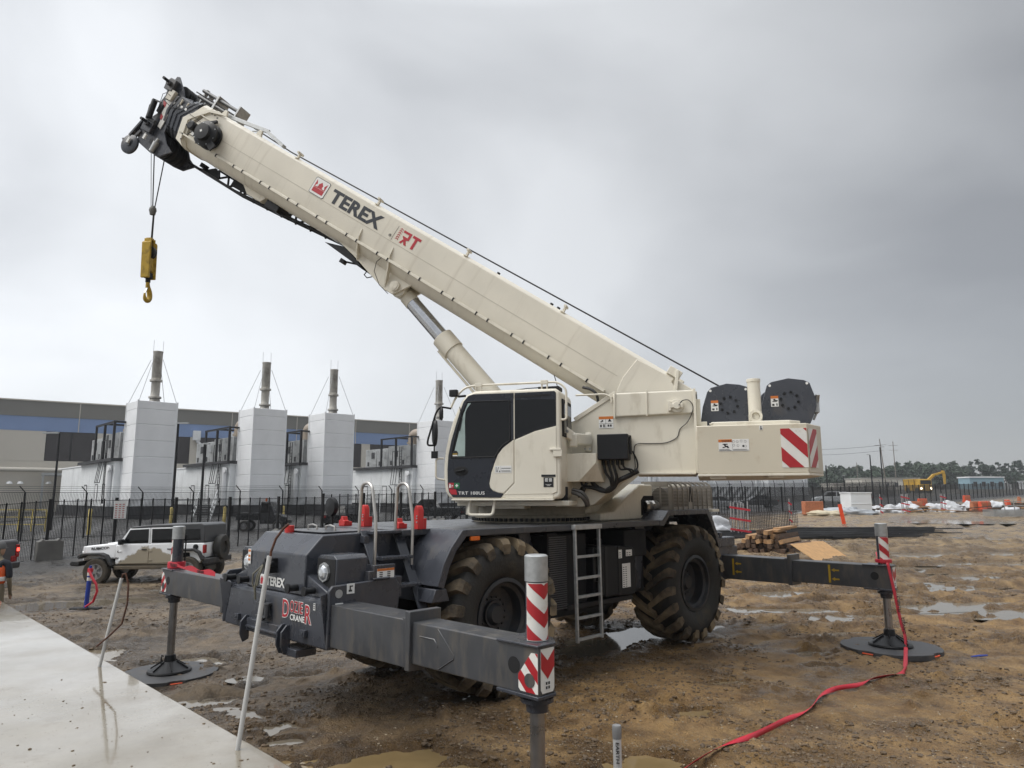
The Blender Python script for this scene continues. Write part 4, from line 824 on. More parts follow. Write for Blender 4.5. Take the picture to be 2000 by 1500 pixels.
# ---- counterweight
b = MB(); P = [(-2.55, 1.45), (-3.88, 1.45), (-4.11, .98), (-4.11, -.98), (-3.88, -1.45), (-2.55, -1.45)]
b.prism(P, 'xy', 2.645, 3.262); cw = b.build('counterweight', mat('cream_paint_rusty', (.60, .55, .44), .38, var=.05, scale=1.2, dirt=(.34, .22, .11), damt=.07, dscale=2.6), crane, SUP, bevel=.012)
b = MB(); b.prism([(x*1+.0, y*1.006) for x, y in P], 'xy', 2.615, 2.645); b.box(-2.9, -2.7, 1.0, 1.4, 2.58, 2.615); b.box(-3.6, -3.4, 1.0, 1.4, 2.59, 2.615); b.build('base_slab', CREAM_D, cw, SUP, bevel=.004)
b = MB(); b.prism([(-2.75, .9), (-3.75, .9), (-3.9, .75), (-3.9, -.75), (-3.75, -.9), (-2.75, -.9)], 'xy', 3.262, 3.36); b.build('top_slab', CREAM, cw, SUP, bevel=.01)
for xx in (-2.75, -3.95):
    b = MB(); b.cyl((xx, 1.3 if xx > -3 else .9, 3.262), (xx, 1.3 if xx > -3 else .9, 3.29), .014, n=8); b.cyl((xx, 1.3 if xx > -3 else .9, 3.29), (xx, 1.3 if xx > -3 else .9, 3.305), .03, n=10); b.build('lifting_stud', CREAM, cw, SUP)
M = ST(-3.57, 1.4515, 2.715); P = rect(0, 0, .305, .485); decal('warning_panel', P, stripes(P, R(45), .235, .06, .52), M, cw)
e1, e2 = Vector((-3.885, 1.45, 0)), Vector((-4.11, .98, 0)); dx = (e2-e1).normalized()
M = SUP @ basis((e1.x+dx.x*.03, e1.y+dx.y*.03, 2.715), dx, (0, 0, 1)) @ Matrix.Translation((0, 0, .0015)); P = rect(0, 0, .30, .485); decal('warning_panel', P, stripes(P, R(135), .235, .10, .52), M, cw)
lb = label(cw, ST(-2.82, 1.4515, 2.93), .37, .15, [cell(.015, .05, .42, .09), cell(.015, .14, .36, .17), cell(.14, .55, .30, .63), cell(.18, .45, .24, .55), cell(.20, .34, .32, .46), cell(.28, .26, .34, .36), cell(.13, .28, .20, .36), cell(.455, .03, .458, .97), cell(.47, .05, .98, .08), cell(.47, .13, .92, .16)], (.165,))
text('WARNING', .030, 'label_word', INK, lb, ST(-2.86, 1.4515, 2.93) @ Matrix.Translation((-.002, .119, .003)), .0008, .001, .85)
b = MB(); M = ST(-2.82, 1.4515, 2.93)
for cx_, cy_ in ((.50, .80), (.62, .80), (.75, .84), (.88, .8), (.50, .5), (.64, .45), (.88, .4)): b.tube([(cx_*.37+.014*math.cos(a*.7), cy_*.15+.014*math.sin(a*.7), .0028) for a in range(10)], .0012, 4)
b.box(.29, .31, .05, .075, .0022, .0035); b.build('label_print', INK, lb, M, smooth=0)
label(cw, ST(-3.325, 1.4515, 3.19), .04, .055, [cell(.3, .4, .6, .9), cell(.2, .1, .8, .35)])
b = MB(); b.cyl((-3.335, .74, 3.35), (-3.335, .74, 3.93), .085, n=24); b.cyl((-3.335, .74, 3.905), (-3.335, .74, 3.95), .092, n=24); b.box(-3.42, -3.25, .66, .80, 3.3, 3.47)
po = b.build('counterweight_lift_post', CREAM, crane, SUP, bevel=.004)
b = MB(); b.lathe([(.05, 0), (.085, 0), (.085, .06), (.05, .06)], (-3.335, .80, 3.43), 'y', 24, closed=True); b.lathe([(.001, 0), (.045, 0), (.045, .03), (.001, .03)], (-3.335, .80, 3.43), 'y', 20); b.build('post_pin', CREAM, po, SUP)
# ---- winches
W1 = [(-2.605, 3.34), (-2.65, 3.616), (-2.72, 3.83), (-2.772, 3.89), (-2.99, 3.942), (-3.163, 3.92), (-3.277, 3.879), (-3.262, 3.34)]
W2 = [(-3.444, 3.36), (-3.443, 3.609), (-3.525, 3.888), (-3.585, 3.937), (-3.813, 3.981), (-4.015, 3.947), (-4.086, 3.904), (-4.147, 3.702), (-4.157, 3.583), (-4.112, 3.447), (-4.061, 3.34)]
for W_, (wx, wz), holes in ((W1, (-3.01, 3.634), ((-2.765, 3.845), (-3.245, 3.85))), (W2, (-3.813, 3.669), ((-3.565, 3.885), (-4.05, 3.90)))):
    b = MB(); b.prism(W_, 'xz', .46, .50); wn_ = b.build('winch_housing', GREY, crane, SUP, bevel=.006)
    b = MB(); b.prism(W_, 'xz', -.50, -.46); b.build('winch_cheek', GREY, wn_, SUP, bevel=.006)
    b = MB(); b.cyl((wx, -.46, wz), (wx, .46, wz), .24, n=28); b.build('rope_drum', ROPE, wn_, SUP)
    b = MB()
    for j in range(22): b.lathe([(.24, -.42+j*.04), (.255, -.40+j*.04), (.24, -.38+j*.04)], (wx, 0, wz), 'y', 24)
    b.build('rope_layer', ROPE, wn_, SUP)['kind'] = 'stuff'
    for i in range(8):
        a = i*math.pi/4+.2; b = MB(); b.cyl((wx+.115*math.cos(a), .50, wz+.115*math.sin(a)), (wx+.115*math.cos(a), .516, wz+.115*math.sin(a)), .021, n=6); b.build('bolt', BLACK, wn_, SUP)
    for hx, hz in holes:
        b = MB(); b.cyl((hx, .499, hz), (hx, .503, hz), .018, n=12); b.build('eye_hole_sky', DECAL_W, wn_, SUP)  # white disc painted as bright sky showing through the eye hole
    label(wn_, ST(wx+.245, .502, wz-.08), .10, .15, [cell(.2, .45, .8, .52), cell(.35, .55, .6, .72), cell(.5, .5, .9, .6), cell(.15, .08, .45, .25), cell(.7, .08, .85, .3)], (.10,))
b = MB(); b.box(-4.20, -4.12, .2, .44, 3.5, 3.62); b.cyl((-4.17, .3, 3.5), (-4.19, .42, 3.75), .03, n=8); b.tube([(-4.12, .4, 3.75), (-4.2, .38, 3.70), (-4.19, .38, 3.55), (-4.12, .4, 3.40)], .016, 8); b.build('winch_motor', GALV, crane, SUP)
b = MB(); b.box(-2.62, -2.56, .2, .62, 3.35, 3.72); b.box(-2.7, -2.56, -.6, .6, 3.26, 3.4); b.build('winch_mount', CREAM, crane, SUP, bevel=.006)

# ---- operator's cab
CO = [(.867, 2.443), (.817, 2.364), (.747, 2.33), (-.69, 2.33), (-.747, 2.343), (-.78, 2.398), (-.78, 2.854), (-.773, 3.772), (-.728, 3.83), (-.094, 3.838), (.435, 3.838), (.562, 3.793), (.64, 3.708), (.702, 3.574), (.772, 3.414), (.827, 3.227), (.874, 3.013), (.893, 2.814), (.893, 2.615)]
b = MB(); b.prism(CO, 'xz', .58, 1.475); cab = b.build('cab', CREAM, crane, SUP, bevel=.05, seg=4)
def inset(P, d):
    c = (sum(p[0] for p in P)/len(P), sum(p[1] for p in P)/len(P)); return [(p[0]+(c[0]-p[0])*d, p[1]+(c[1]-p[1])*d) for p in P]
DK = [(.747, 2.358), (.811, 2.43), (.83, 2.548), (.836, 2.746), (.824, 2.946), (.783, 3.145), (.728, 3.332), (.659, 3.546), (.604, 3.693), (.534, 3.772), (.463, 3.793), (-.125, 3.787), (-.128, 3.145), (-.05, 3.09), (.03, 3.03), (.10, 2.946), (.154, 2.816), (.195, 2.699), (.225, 2.544), (.212, 2.49), (.17, 2.445), (.10, 2.42), (.019, 2.407), (.059, 2.352)]
b = MB(); b.prism(DK, 'xz', 1.47, 1.484); dr = b.build('cab_door', DOOR, cab, SUP, bevel=.005)
SW = [(-.127, 3.14), (-.05, 3.085), (.03, 3.025), (.098, 2.942), (.150, 2.814), (.190, 2.697), (.220, 2.544), (.207, 2.492), (.167, 2.449), (.10, 2.424), (.019, 2.411), (-.127, 2.555)]
b = MB(); b.prism(SW, 'xz', 1.471, 1.4875); b.build('door_lower_panel', CREAM, cab, SUP, bevel=.008, seg=3)
SP = [(-.139, 3.13), (-.43, 3.245), (-.72, 3.308), (-.725, 2.43), (-.66, 2.40), (.01, 2.395), (-.139, 2.545)]
b = MB(); b.prism(SP, 'xz', 1.471, 1.487); b.build('rear_side_panel', CREAM, cab, SUP, bevel=.01, seg=3)
RWO = [(-.139, 3.787), (-.70, 3.792), (-.722, 3.768), (-.718, 3.316), (-.43, 3.253), (-.139, 3.142)]
b = MB(); b.prism(RWO, 'xz', 1.47, 1.483); b.build('rear_window_surround', DOOR, cab, SUP, bevel=.004)
DW = [(.547, 3.688), (-.073, 3.683), (-.075, 3.135), (.018, 3.075), (.086, 2.998), (.141, 2.91), (.774, 2.905), (.754, 3.038), (.70, 3.277), (.631, 3.518)]
b = MB(); b.prism(DW, 'xz', 1.482, 1.488); b.build('door_window', GLASS, dr, SUP, smooth=0)
b = MB(); b.tube([(p[0], 1.488, p[1]) for p in DW+DW[:1]], .010, 6); b.build('window_seal', BLACKM, dr, SUP)
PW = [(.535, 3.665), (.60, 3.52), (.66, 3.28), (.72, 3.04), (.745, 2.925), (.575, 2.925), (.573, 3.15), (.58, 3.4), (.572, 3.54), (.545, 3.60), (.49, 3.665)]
b = MB(); b.prism(PW, 'xz', 1.489, 1.4905); b.build('painted_windscreen_view', PANE_LIT, dr, SUP, smooth=0)  # pale windscreen light seen through the door window, painted on as a pane
b = MB(); b.tube([(.66, 1.492, 3.62), (.62, 1.494, 3.45), (.655, 1.494, 3.28)], .006, 5); b.build('wiper', BLACKM, dr, SUP)
RW = [(-.15, 3.69), (-.715, 3.68), (-.712, 3.33), (-.43, 3.268), (-.15, 3.16)]
b = MB(); b.prism(RW, 'xz', 1.482, 1.4865); b.build('side_window', GLASS, cab, SUP, smooth=0)
b = MB(); b.box(-.14, -.645, 1.483, 1.488, 3.725, 3.75); b.build('vent_slot', DARKIN, cab, SUP)
b = MB(); b.box(-.140, -.128, 1.47, 1.4895, 3.14, 3.70); b.build('door_pillar_trim', CREAM, cab, SUP, smooth=0)
b = MB(); b.box(-.67, -.01, 1.45, 1.482, 2.345, 2.40); b.build('sill_recess', CREAM_D, cab, SUP)
b = MB(); b.box(-.68, .76, 1.44, 1.52, 2.315, 2.34); b.build('door_sill_rail', CREAM, cab, SUP, bevel=.006)
b = MB(); b.lathe([(.001, 0), (.10, .0), (.105, .006), (.085, .010), (.001, .004)], (0, 0, 0), 'y', 24); b.build('handle_recess', BLACKM, dr, SUP @ frame((.631, 1.4835, 2.72)) @ Matrix.Diagonal((1, 1, .62, 1)))
b = MB(); b.bar((.70, 1.50, 2.715), (.575, 1.505, 2.735), .022, .02); b.build('door_handle', BLACK, dr, SUP, bevel=.006)
b = MB(); b.box(-.63, -.79, 1.486, 1.515, 2.98, 3.012); b.box(-.68, -.80, 1.47, 1.51, 2.895, 2.985); b.build('cab_hinge', CREAM, cab, SUP, bevel=.006)
b = MB(); b.prism([(.815, 2.472), (.706, 2.469), (.687, 2.397), (.775, 2.401)], 'xz', 1.4845, 1.486); b.build('red_flash', LOGORED, dr, SUP, smooth=0)
text('TRT 100US', .060, 'model_lettering', DECAL_W, dr, ST(.671, 1.4848, 2.397), .0006, .001, 1.28, space=1.06)
M = ST(.812, 1.4848, 2.482); b = MB(); b.box(0, .074, 0, .077, 0, .0015); fx = b.build('fire_label', LOGORED, dr, M, smooth=0); b = MB(); b.box(.008, .03, .008, .06, .002, .003); b.box(.044, .05, .01, .05, .002, .003); b.box(.052, .066, .03, .045, .002, .003); b.prism([(.012,.05),(.026,.05),(.019,.07)], 'xy', .0031, .004); b.build('label_print', DECAL_W, fx, M, smooth=0)
M = ST(.733, 1.4848, 2.482); b = MB(); b.box(0, .079, 0, .077, 0, .0015); fx = b.build('first_aid_label', GREEN, dr, M, smooth=0); b = MB(); b.box(.018, .061, .031, .046, .002, .003); b.box(.032, .047, .017, .031, .002, .003); b.box(.032, .047, .046, .06, .002, .003); b.build('label_print', DECAL_W, fx, M, smooth=0)
M = ST(.765, 1.491, 2.915); b = MB(); b.cyl((.045, .045, 0), (.045, .045, .001), .045, n=18); st = b.build('round_sticker', INK, dr, M, smooth=0); b = MB(); b.box(.01, .08, .035, .05, .002, .003); b.build('sticker_band', YEL, st, M, smooth=0); b = MB(); b.box(.01, .08, .012, .03, .002, .003); b.build('sticker_base', DECAL_W, st, M, smooth=0)
label(cab, ST(.141, 1.489, 2.69), .235, .095, [cell(.06, .1, .09, .85), cell(.12, .15, .17, .3), [(.14, .2), (.2, .8), (.23, .8), (.17, .2)], cell(.26, .1, .32, .3), cell(.36, .02, .365, .98), cell(.40, .6, .96, .68), cell(.40, .3, .93, .34), cell(.40, .15, .96, .2)])
M = ST(-.51, 1.489, 2.628); b = MB(); b.box(0, .195, 0, .031, 0, .002); b.build('nameplate_strip', INK, cab, M, smooth=0)
M = ST(-.54, 1.489, 2.493); b = MB(); b.box(0, .136, 0, .128, 0, .002); pl = b.build('load_plate', INK, cab, M, smooth=0); b = MB(); [b.box(.02+i*.055, .06+i*.055, .075+j*.015, .084+j*.015, .0025, .003) for i in range(2) for j in range(3)]; b.box(.03, .105, .03, .034, .0025, .003); b.box(.045, .09, .015, .019, .0025, .003); b.build('label_print', DECAL_W, pl, M, smooth=0)
# cab rear glazing, roof rail, mirrors, lamps
b = MB(); b.box(-.795, -.775, .72, 1.36, 3.18, 3.70); rw = b.build('rear_glazing_frame', BLACKM, cab, SUP, bevel=.01)
b = MB(); b.box(-.802, -.796, 1.14, 1.31, 3.23, 3.64); b.box(-.802, -.796, .80, 1.08, 3.23, 3.64); b.build('rear_window', GLASS, rw, SUP, smooth=0)
b = MB(); b.tube(arc([(.807, 1.44, 3.62), (.74, 1.44, 3.76), (.62, 1.42, 3.895), (.47, 1.42, 3.925), (-.74, 1.42, 3.925), (-.855, 1.42, 3.83), (-.855, 1.43, 3.40), (-.775, 1.43, 3.40)], .10, 5), .016, 10); rl = b.build('roof_rail', CREAM, cab, SUP)
for xx in (.40, -.55): b = MB(); b.box(xx-.05, xx+.05, 1.395, 1.445, 3.90, 3.955); b.box(xx-.045, xx-.03, 1.39, 1.44, 3.83, 3.92); b.box(xx+.03, xx+.045, 1.39, 1.44, 3.83, 3.92); b.build('rail_bracket', CREAM, rl, SUP, bevel=.004)
b = MB(); b.tube(arc([(-.86, .7, 3.83), (-1.3, .7, 3.83), (-1.38, .7, 3.78), (-1.38, .7, 3.70)], .06), .014, 8); b.build('rear_guard_rail', CREAM, cab, SUP)
b = MB(); b.bar((.0, 1.15, 3.86), (-.45, 1.1, 3.87), .05, .03); b.box(-.42, -.72, 1.0, 1.25, 3.84, 3.895); b.tube([(-.0, 1.2, 3.86), (-.25, 1.2, 3.885), (-.45, 1.2, 3.89)], .008, 6); b.build('roof_wiper', BLACKM, cab, SUP, bevel=.008)
b = MB(); b.box(.70, .82, 1.42, 1.50, 3.77, 3.87); b.bar((.70, 1.46, 3.77), (.58, 1.44, 3.78), .05, .03); b.build('work_lamp', BLACK, cab, SUP, bevel=.012)
b = MB(); b.tube(arc([(.80, 1.44, 3.605), (.95, 1.50, 3.63), (1.0, 1.52, 3.55), (1.11, 1.55, 3.15), (1.11, 1.55, 3.08), (1.02, 1.52, 3.085)], .05, 4), .014, 8); mirr = b.build('mirror_arm', BLACK, cab, SUP)
b = MB(); b.lathe([(.001, -.02), (.13, -.018), (.145, 0), (.12, .03), (.001, .045)], (0,0,0), 'x', 20); b.build('mirror', BLACK, mirr, SUP @ frame((1.01, 1.52, 3.26), R(38)) @ Matrix.Diagonal((1, .55, 1.35, 1)))
b = MB(); b.lathe([(.001, -.02), (.07, -.018), (.08, 0), (.06, .02), (.001, .03)], (0,0,0), 'x', 16); b.build('mirror', BLACK, mirr, SUP @ frame((.93, 1.50, 3.53), R(38)) @ Matrix.Diagonal((1, .6, 1.25, 1)))
b = MB(); b.box(.97, 1.06, 1.5, 1.54, 2.90, 3.0); b.tube([(1.02, 1.52, 3.08), (1.02, 1.52, 3.0)], .012); b.build('mirror_lamp', BLACK, mirr, SUP, bevel=.008)
b = MB(); b.tube(arc([(.90, 1.46, 2.90), (1.0, 1.50, 2.90), (1.0, 1.50, 2.62), (.88, 1.46, 2.60)], .05), .014, 8); b.build('grab_rail', CREAM, cab, SUP)
# front windscreen (faces the boom tip)
b = MB(); b.add([(.60, .68, 3.74), (.60, 1.38, 3.74), (.895, 1.38, 2.95), (.895, .68, 2.95), (.83, .68, 3.25), (.83, 1.38, 3.25)], [(0, 1, 5, 4), (4, 5, 2, 3)]); b.build('windscreen', GLASS, cab, SUP @ Matrix.Translation((.012, 0, .012)))

# ---- lift cylinder
def seg(a, c, t): return tuple(Vector(a)*(1-t)+Vector(c)*t)
LP, UP = (-.55, 0, 2.62), (2.215, 0, 5.83)
tl = .60
b = MB(); b.cyl(LP, seg(LP, UP, tl+.135), .165, n=32); b.cyl(seg(LP, UP, tl+.065), seg(LP, UP, tl+.14), .185, n=32); b.box(-.65, -.45, -.25, .25, 2.5, 2.75)
lc = b.build('lift_cylinder', CREAM, crane, SUP, bevel=.006)
b = MB(); b.cyl(seg(LP, UP, tl+.13), seg(LP, UP, .975), .128, n=32); b.build('piston_rod', CHROME, lc, SUP)
b = MB(); b.cyl(seg(LP, UP, .935), seg(LP, UP, .975), .135, n=32); b.cyl((2.215, -.2, 5.83), (2.215, .2, 5.83), .12, n=20); b.build('rod_eye', CREAM, lc, SUP)
b = MB(); q = Vector((UP[0]-LP[0], 0, UP[2]-LP[2])).normalized(); nn = Vector((-q.z, 0, q.x))*-.20
b.tube([Vector(seg(LP, UP, .1))+nn, Vector(seg(LP, UP, tl+.11))+nn], .022, 8); b.box(1.2, 1.25, -.05, .05, 4.82, 4.9); b.build('oil_pipe', CREAM, lc, SUP)

# ---------------------------------------------------------------- boom (frame: x along the boom from its foot pin, z across, y towards the viewer)
def hexsec(hw, zt, zf, zl, zb, w2, w3, ch=.055):
    """closed boom cross-section (y, z)"""
    q = [(hw-ch, zt), (hw, zt-ch), (hw, zf), (hw*w2, zl), (hw*w3, zb+.035), (hw*w3*.5, zb)]
    return q+[(-y, z) for y, z in q[::-1]]
SEC = hexsec(.45, .40, -.03, -.33, -.50, .93, .66)
b = MB()
rows = []
for x, dz in ((.28, .03), (.45, .0), (3, 0), (6, 0), (9, 0), (10.40, 0)):
    rows.append([(x, y, z) for y, z in SEC])
b.grid(rows, wrap=True); n = len(SEC); b.f += [tuple(range(n)), tuple(range(len(b.v)-1, len(b.v)-1-n, -1))]; b.m += [0, 0]
boom = b.build('boom_base_section', CREAM_D, crane, BOOM, bevel=.012)
# foot of the boom
for s in (1, -1):
    b = MB(); b.prism([(-.22, -.12), (-.12, -.25), (.35, -.40), (.80, -.42), (.89, -.23), (.92, 0), (.885, .33), (.42, .345), (.05, .20), (-.15, .14)], 'xz', s*.44, s*.472); b.build('boom_foot_plate', CREAM_D, boom, BOOM, bevel=.006)
    b = MB(); b.bar((.30, s*.46, .49), (.06, s*.46, .0), .05, .05); b.box(.22, .42, s*.38, s*.46, .38, .50); b.build('foot_bracket', CREAM, boom, BOOM, bevel=.006)
b = MB(); b.box(-.1, .45, -.42, .42, .05, .37); b.cyl((0, -.6, 0), (0, .6, 0), .07, n=20); b.build('boom_foot_box', CREAM_D, boom, BOOM, bevel=.02)
# lower conduit strip with clips, seam, top rope guides
b = MB(); b.box(1.05, 9.55, .425, .452, -.345, -.30); strip = b.build('conduit_strip', CREAM, boom, BOOM, bevel=.006)
for i, x in enumerate(np.linspace(1.35, 9.4, 24)):
    b = MB(); xx = x+(.12 if i % 2 else 0); b.box(xx, xx+.022, .423, .458, -.352, -.293); b.build('clip', BLACK, strip, BOOM, smooth=0)
b = MB(); b.box(1.0, 10.1, .449, .4525, -.034, -.028); b.build('seam', mat('seam_shadow_line', (.40, .37, .30), .6), boom, BOOM, smooth=0)  # shadow line of the side fold, painted as a thin strip
for x in (8.0, 6.09, 4.17, 2.27):
    b = MB(); b.box(x-.02, x+.02, .36, .40, .39, .50); b.cyl((x, .30, .49), (x, .46, .49), .025, n=10); b.box(x-.045, x+.03, .38, .44, .385, .40); b.build('rope_guide', CREAM, boom, BOOM, bevel=.004)
for x in (2.55, 2.42, 3.6): b = MB(); b.cyl((x, .2, .40), (x, .2, .45), .03, n=8); b.build('grease_fitting', BLACK, boom, BOOM)
hose([(-.93, .47, 3.98), (-1.05, .50, 3.94), (-1.14, .52, 3.86), (-1.16, .5, 3.74)], .022, HOSE, 'boom_cable')
# reinforcing collar at the boom head end
HC = [(10.30, -.50), (10.52, -.445), (10.64, -.034), (10.55, .085), (10.205, .345), (9.98, .405), (9.80, .385), (10.15, .30), (10.43, .05), (10.50, -.03), (10.40, -.42)]
for s in (1, -1): b = MB(); b.prism(HC, 'xz', s*.44, s*.485); b.build('head_collar', CREAM, boom, BOOM, bevel=.006)
b = MB(); rows = []
for x in (10.38, 10.56):
    rows.append([(x+(.06 if z < .1 and z > -.2 else -.18*(z > .3)), y*1.03, z*1.02-.01) for y, z in SEC])
b.grid(rows, wrap=True); b.f += [tuple(range(n)), tuple(range(2*n-1, n-1, -1))]; b.m += [0, 0]; b.build('head_ring', CREAM, boom, BOOM, bevel=.004)
b = MB(); b.bar((10.05, .47, -.30), (10.52, .47, -.30), .03, .03); b.bar((10.0, .47, .18), (10.30, .47, .18), .02, .02); b.build('collar_rib', CREAM, boom, BOOM)
for (xx, zz) in ((10.44, .0), (10.46, -.12), (10.44, -.3), (10.40, -.4), (10.08, .30), (10.0, .30), (9.92, .28)): b = MB(); b.cyl((xx, .485, zz), (xx, .495, zz), .014, n=8); b.build('bolt', BLACK, boom, BOOM)
# logo and lettering on the side
def BT(x, z, y=.4525): return BOOM @ basis((x, y, z), (-1, 0, 0), (0, 0, 1))
b = MB(); P = [(.02, 0), (.318, 0), (.338, .02), (.338, .29), (.318, .31), (.02, .31), (0, .29), (0, .02)]; M = BT(7.385, -.02); b.prism(P, 'xy', 0, .002); bd = b.build('badge_border', NAVY, boom, M, smooth=0)
b = MB(); b.prism([(.169+(x-.169)*.95, .155+(y-.155)*.945) for x, y in P], 'xy', .0022, .003); b.build('badge_field', DECAL_W, bd, M, smooth=0)
b = MB(); b.prism([(.045, .045), (.293, .045), (.293, .13), (.045, .13)], 'xy', .0032, .004)
b.prism([(.045, .134), (.293, .134), (.293, .27), (.245, .20), (.235, .165), (.21, .165), (.22, .20), (.169, .255), (.118, .20), (.128, .165), (.10, .165), (.093, .20), (.045, .27)], 'xy', .0032, .004); b.build('badge_crown', LOGORED, bd, M, smooth=0)
b = MB(); b.prism([(.06, .15), (.12, .15), (.09, .20)], 'xy', .0042, .005); b.prism([(.218, .15), (.278, .15), (.248, .20)], 'xy', .0042, .005); b.build('badge_cutout', DECAL_W, bd, M, smooth=0)
text('TEREX', .325, 'brand_lettering', NAVY, boom, BT(6.93, .022), .012, .002, 1.16, space=1.02)
b = MB(); M = BT(5.555, .02); b.tube([(.022+.022*math.cos(a*.42), .03+.022*math.sin(a*.42), .002) for a in range(16)], .0025, 4); b.box(.015, .02, .02, .04, 0, .003); b.box(.02, .03, .034, .04, 0, .003); b.box(.028, .033, .02, .034, 0, .003); b.build('registered_mark', NAVY, boom, M, smooth=0)
b = MB(); b.box(0, .004, -.02, .25, 0, .002); b.build('divider_line', NAVY, boom, BT(5.475, .01), smooth=0)
M = BT(5.42, .02); b = MB()
for k in range(6):
    z = .02+k*.036; b.prism([(.0, z), (.03, z+.02), (.06, z), (.06, z+.014), (.03, z+.034), (0, z+.014)], 'xy', 0, .002)
b.build('arrow_marks', LOGORED, boom, M, smooth=0)
b = MB(); b.prism([(.08, .225), (.25, .225), (.25, .10), (.20, .08), (.25, 0), (.20, 0), (.145, .08), (.10, .13), (.205, .13), (.205, .185), (.08, .185)], 'xy', 0, .002)
b.prism([(.10, 0), (.145, 0), (.17, .06), (.14, .075)], 'xy', .0, .002)
b.prism([(.28, .225), (.45, .225), (.45, .18), (.39, .18), (.39, 0), (.34, 0), (.34, .18), (.28, .18)], 'xy', 0, .002); b.build('series_lettering', LOGORED, boom, M, smooth=0)
# lift bracket under the boom
for s in (1, -1):
    b = MB(); b.prism([(6.75, -.42), (6.05, -.56), (5.22, -.78), (5.02, -.77), (4.93, -.66), (4.78, -.44)], 'xz', s*.20, s*.25); lbk = b.build('lift_bracket', CREAM_D, boom, BOOM, bevel=.008)
    b = MB(); b.cyl((5.05, s*.25, -.63), (5.05, s*.30, -.63), .085, n=24); b.cyl((5.05, s*.30, -.63), (5.05, s*.31, -.63), .06, n=20); b.build('bracket_pin', CREAM, lbk, BOOM)
for x0, x1 in ((6.06, 5.95), (5.36, 5.22)):
    for s in (1, -1):
        b = MB(); pts = [(x0, s*.452, -.10), (x0-.03, s*.47, -.25), (x0-.09, s*.40, -.45), (x1, s*.24, -.60 if x1 > 5.5 else -.76)]
        b.grid([[(p[0]-.012, p[1], p[2]), (p[0]+.012, p[1], p[2])] for p in pts]); b.grid([[(p[0]-.012, p[1]*.75, p[2]), (p[0]+.012, p[1]*.75, p[2])] for p in pts])
        b.grid([[(p[0]-.012, p[1], p[2]), (p[0]-.012, p[1]*.75, p[2])] for p in pts]); b.grid([[(p[0]+.012, p[1], p[2]), (p[0]+.012, p[1]*.75, p[2])] for p in pts]); b.build('bracket_rib', CREAM, boom, BOOM, smooth=60)
b = MB(); b.prism([(6.72, -.42), (5.25, -.72), (5.22, -.68), (6.6, -.40)], 'xz', -.20, .20); b.build('bracket_skin', CREAM_D, boom, BOOM)
b = MB(); b.tube([(5.45, .44, -.34), (5.5, .42, -.45), (5.48, .36, -.6), (5.3, .30, -.75), (5.08, .28, -.80)], .006, 6); b.build('sensor_cable', HOSE, boom, BOOM)
b = MB(); b.prism([(6.72, -.62), (6.30, -.50), (5.90, -.62), (5.78, -.68)], 'xz', -.22, .22); b.bar((6.0, 0, -.63), (6.35, 0, -.74), .03, .03); b.box(6.28, 6.38, -.05, .05, -.78, -.70); b.build('sensor_board', BLACK, boom, BOOM, bevel=.006)
b = MB(); b.tube([(5.82, 0, -.66), (5.8, .05, -.74), (5.72, .05, -.76), (5.68, 0, -.70)], .01, 6); b.build('cable_loop', HOSE, boom, BOOM)
b = MB(); b.tube([(1.9, .2, -.50), (1.83, .2, -.56), (1.72, .2, -.66), (1.70, .2, -.70)], .007, 5); b.build('loose_cable', HOSE, boom, BOOM)
# telescoping sections peeping out of the head
x0 = 10.50
for i in range(4):
    k = 1-.045*(i+1); sec = [(y*k, z*k-.005*i) for y, z in SEC]; x1 = 10.62+.135*(i+1)
    b = MB(); b.grid([[(x0, y, z) for y, z in sec], [(x1+.05*(z > -.2 and z < .1)-.22*(z > .3), y, z) for y, z in sec]], wrap=True); b.f += [tuple(range(n)), tuple(range(2*n-1, n-1, -1))]; b.m += [0, 0]
    b.grid([[(x1-.06+.05*(z > -.2 and z < .1)-.22*(z > .3), y*1.04, z*1.04) for y, z in sec], [(x1-.01+.05*(z > -.2 and z < .1)-.22*(z > .3), y*1.04, z*1.04) for y, z in sec]], wrap=True)
    t = b.build('telescopic_section', GREY, boom, BOOM, bevel=.004)
    b = MB(); b.box(x1-.05, x1, .44*k*1.0+.012, .44*k+.02, .10, .15); b.build('section_label', DECAL_W, t, BOOM, smooth=0)
# sheave head
b = MB()
HD = [(11.12, .42), (11.40, .62), (11.46, .60), (11.50, .28), (11.42, .05), (11.40, -.20), (11.60, -.52), (11.62, -.70), (11.42, -.88), (11.05, -.93), (10.80, -.90), (10.58, -.70), (10.80, -.62), (11.0, -.45), (11.05, 0), (11.0, .30)]
b.prism(HD, 'xz', .30, .335)
hd = b.build('sheave_head', GREY, boom, BOOM, bevel=.008)
b = MB(); b.prism(HD, 'xz', -.335, -.30); b.build('head_plate', GREY, hd, BOOM, bevel=.008)
b = MB(); b.prism([(11.1, .30), (11.45, .5), (11.45, .25), (11.38, -.2), (11.5, -.5), (11.0, -.5), (11.05, 0)], 'xz', -.30, .30); b.build('head_body', BLACK, hd, BOOM, bevel=.01)
b = MB(); b.prism([(11.42, .25), (11.45, .05), (11.43, -.18), (11.35, -.2), (11.36, .2)], 'xz', .335, .36); b.build('head_doubler', GREY, hd, BOOM)
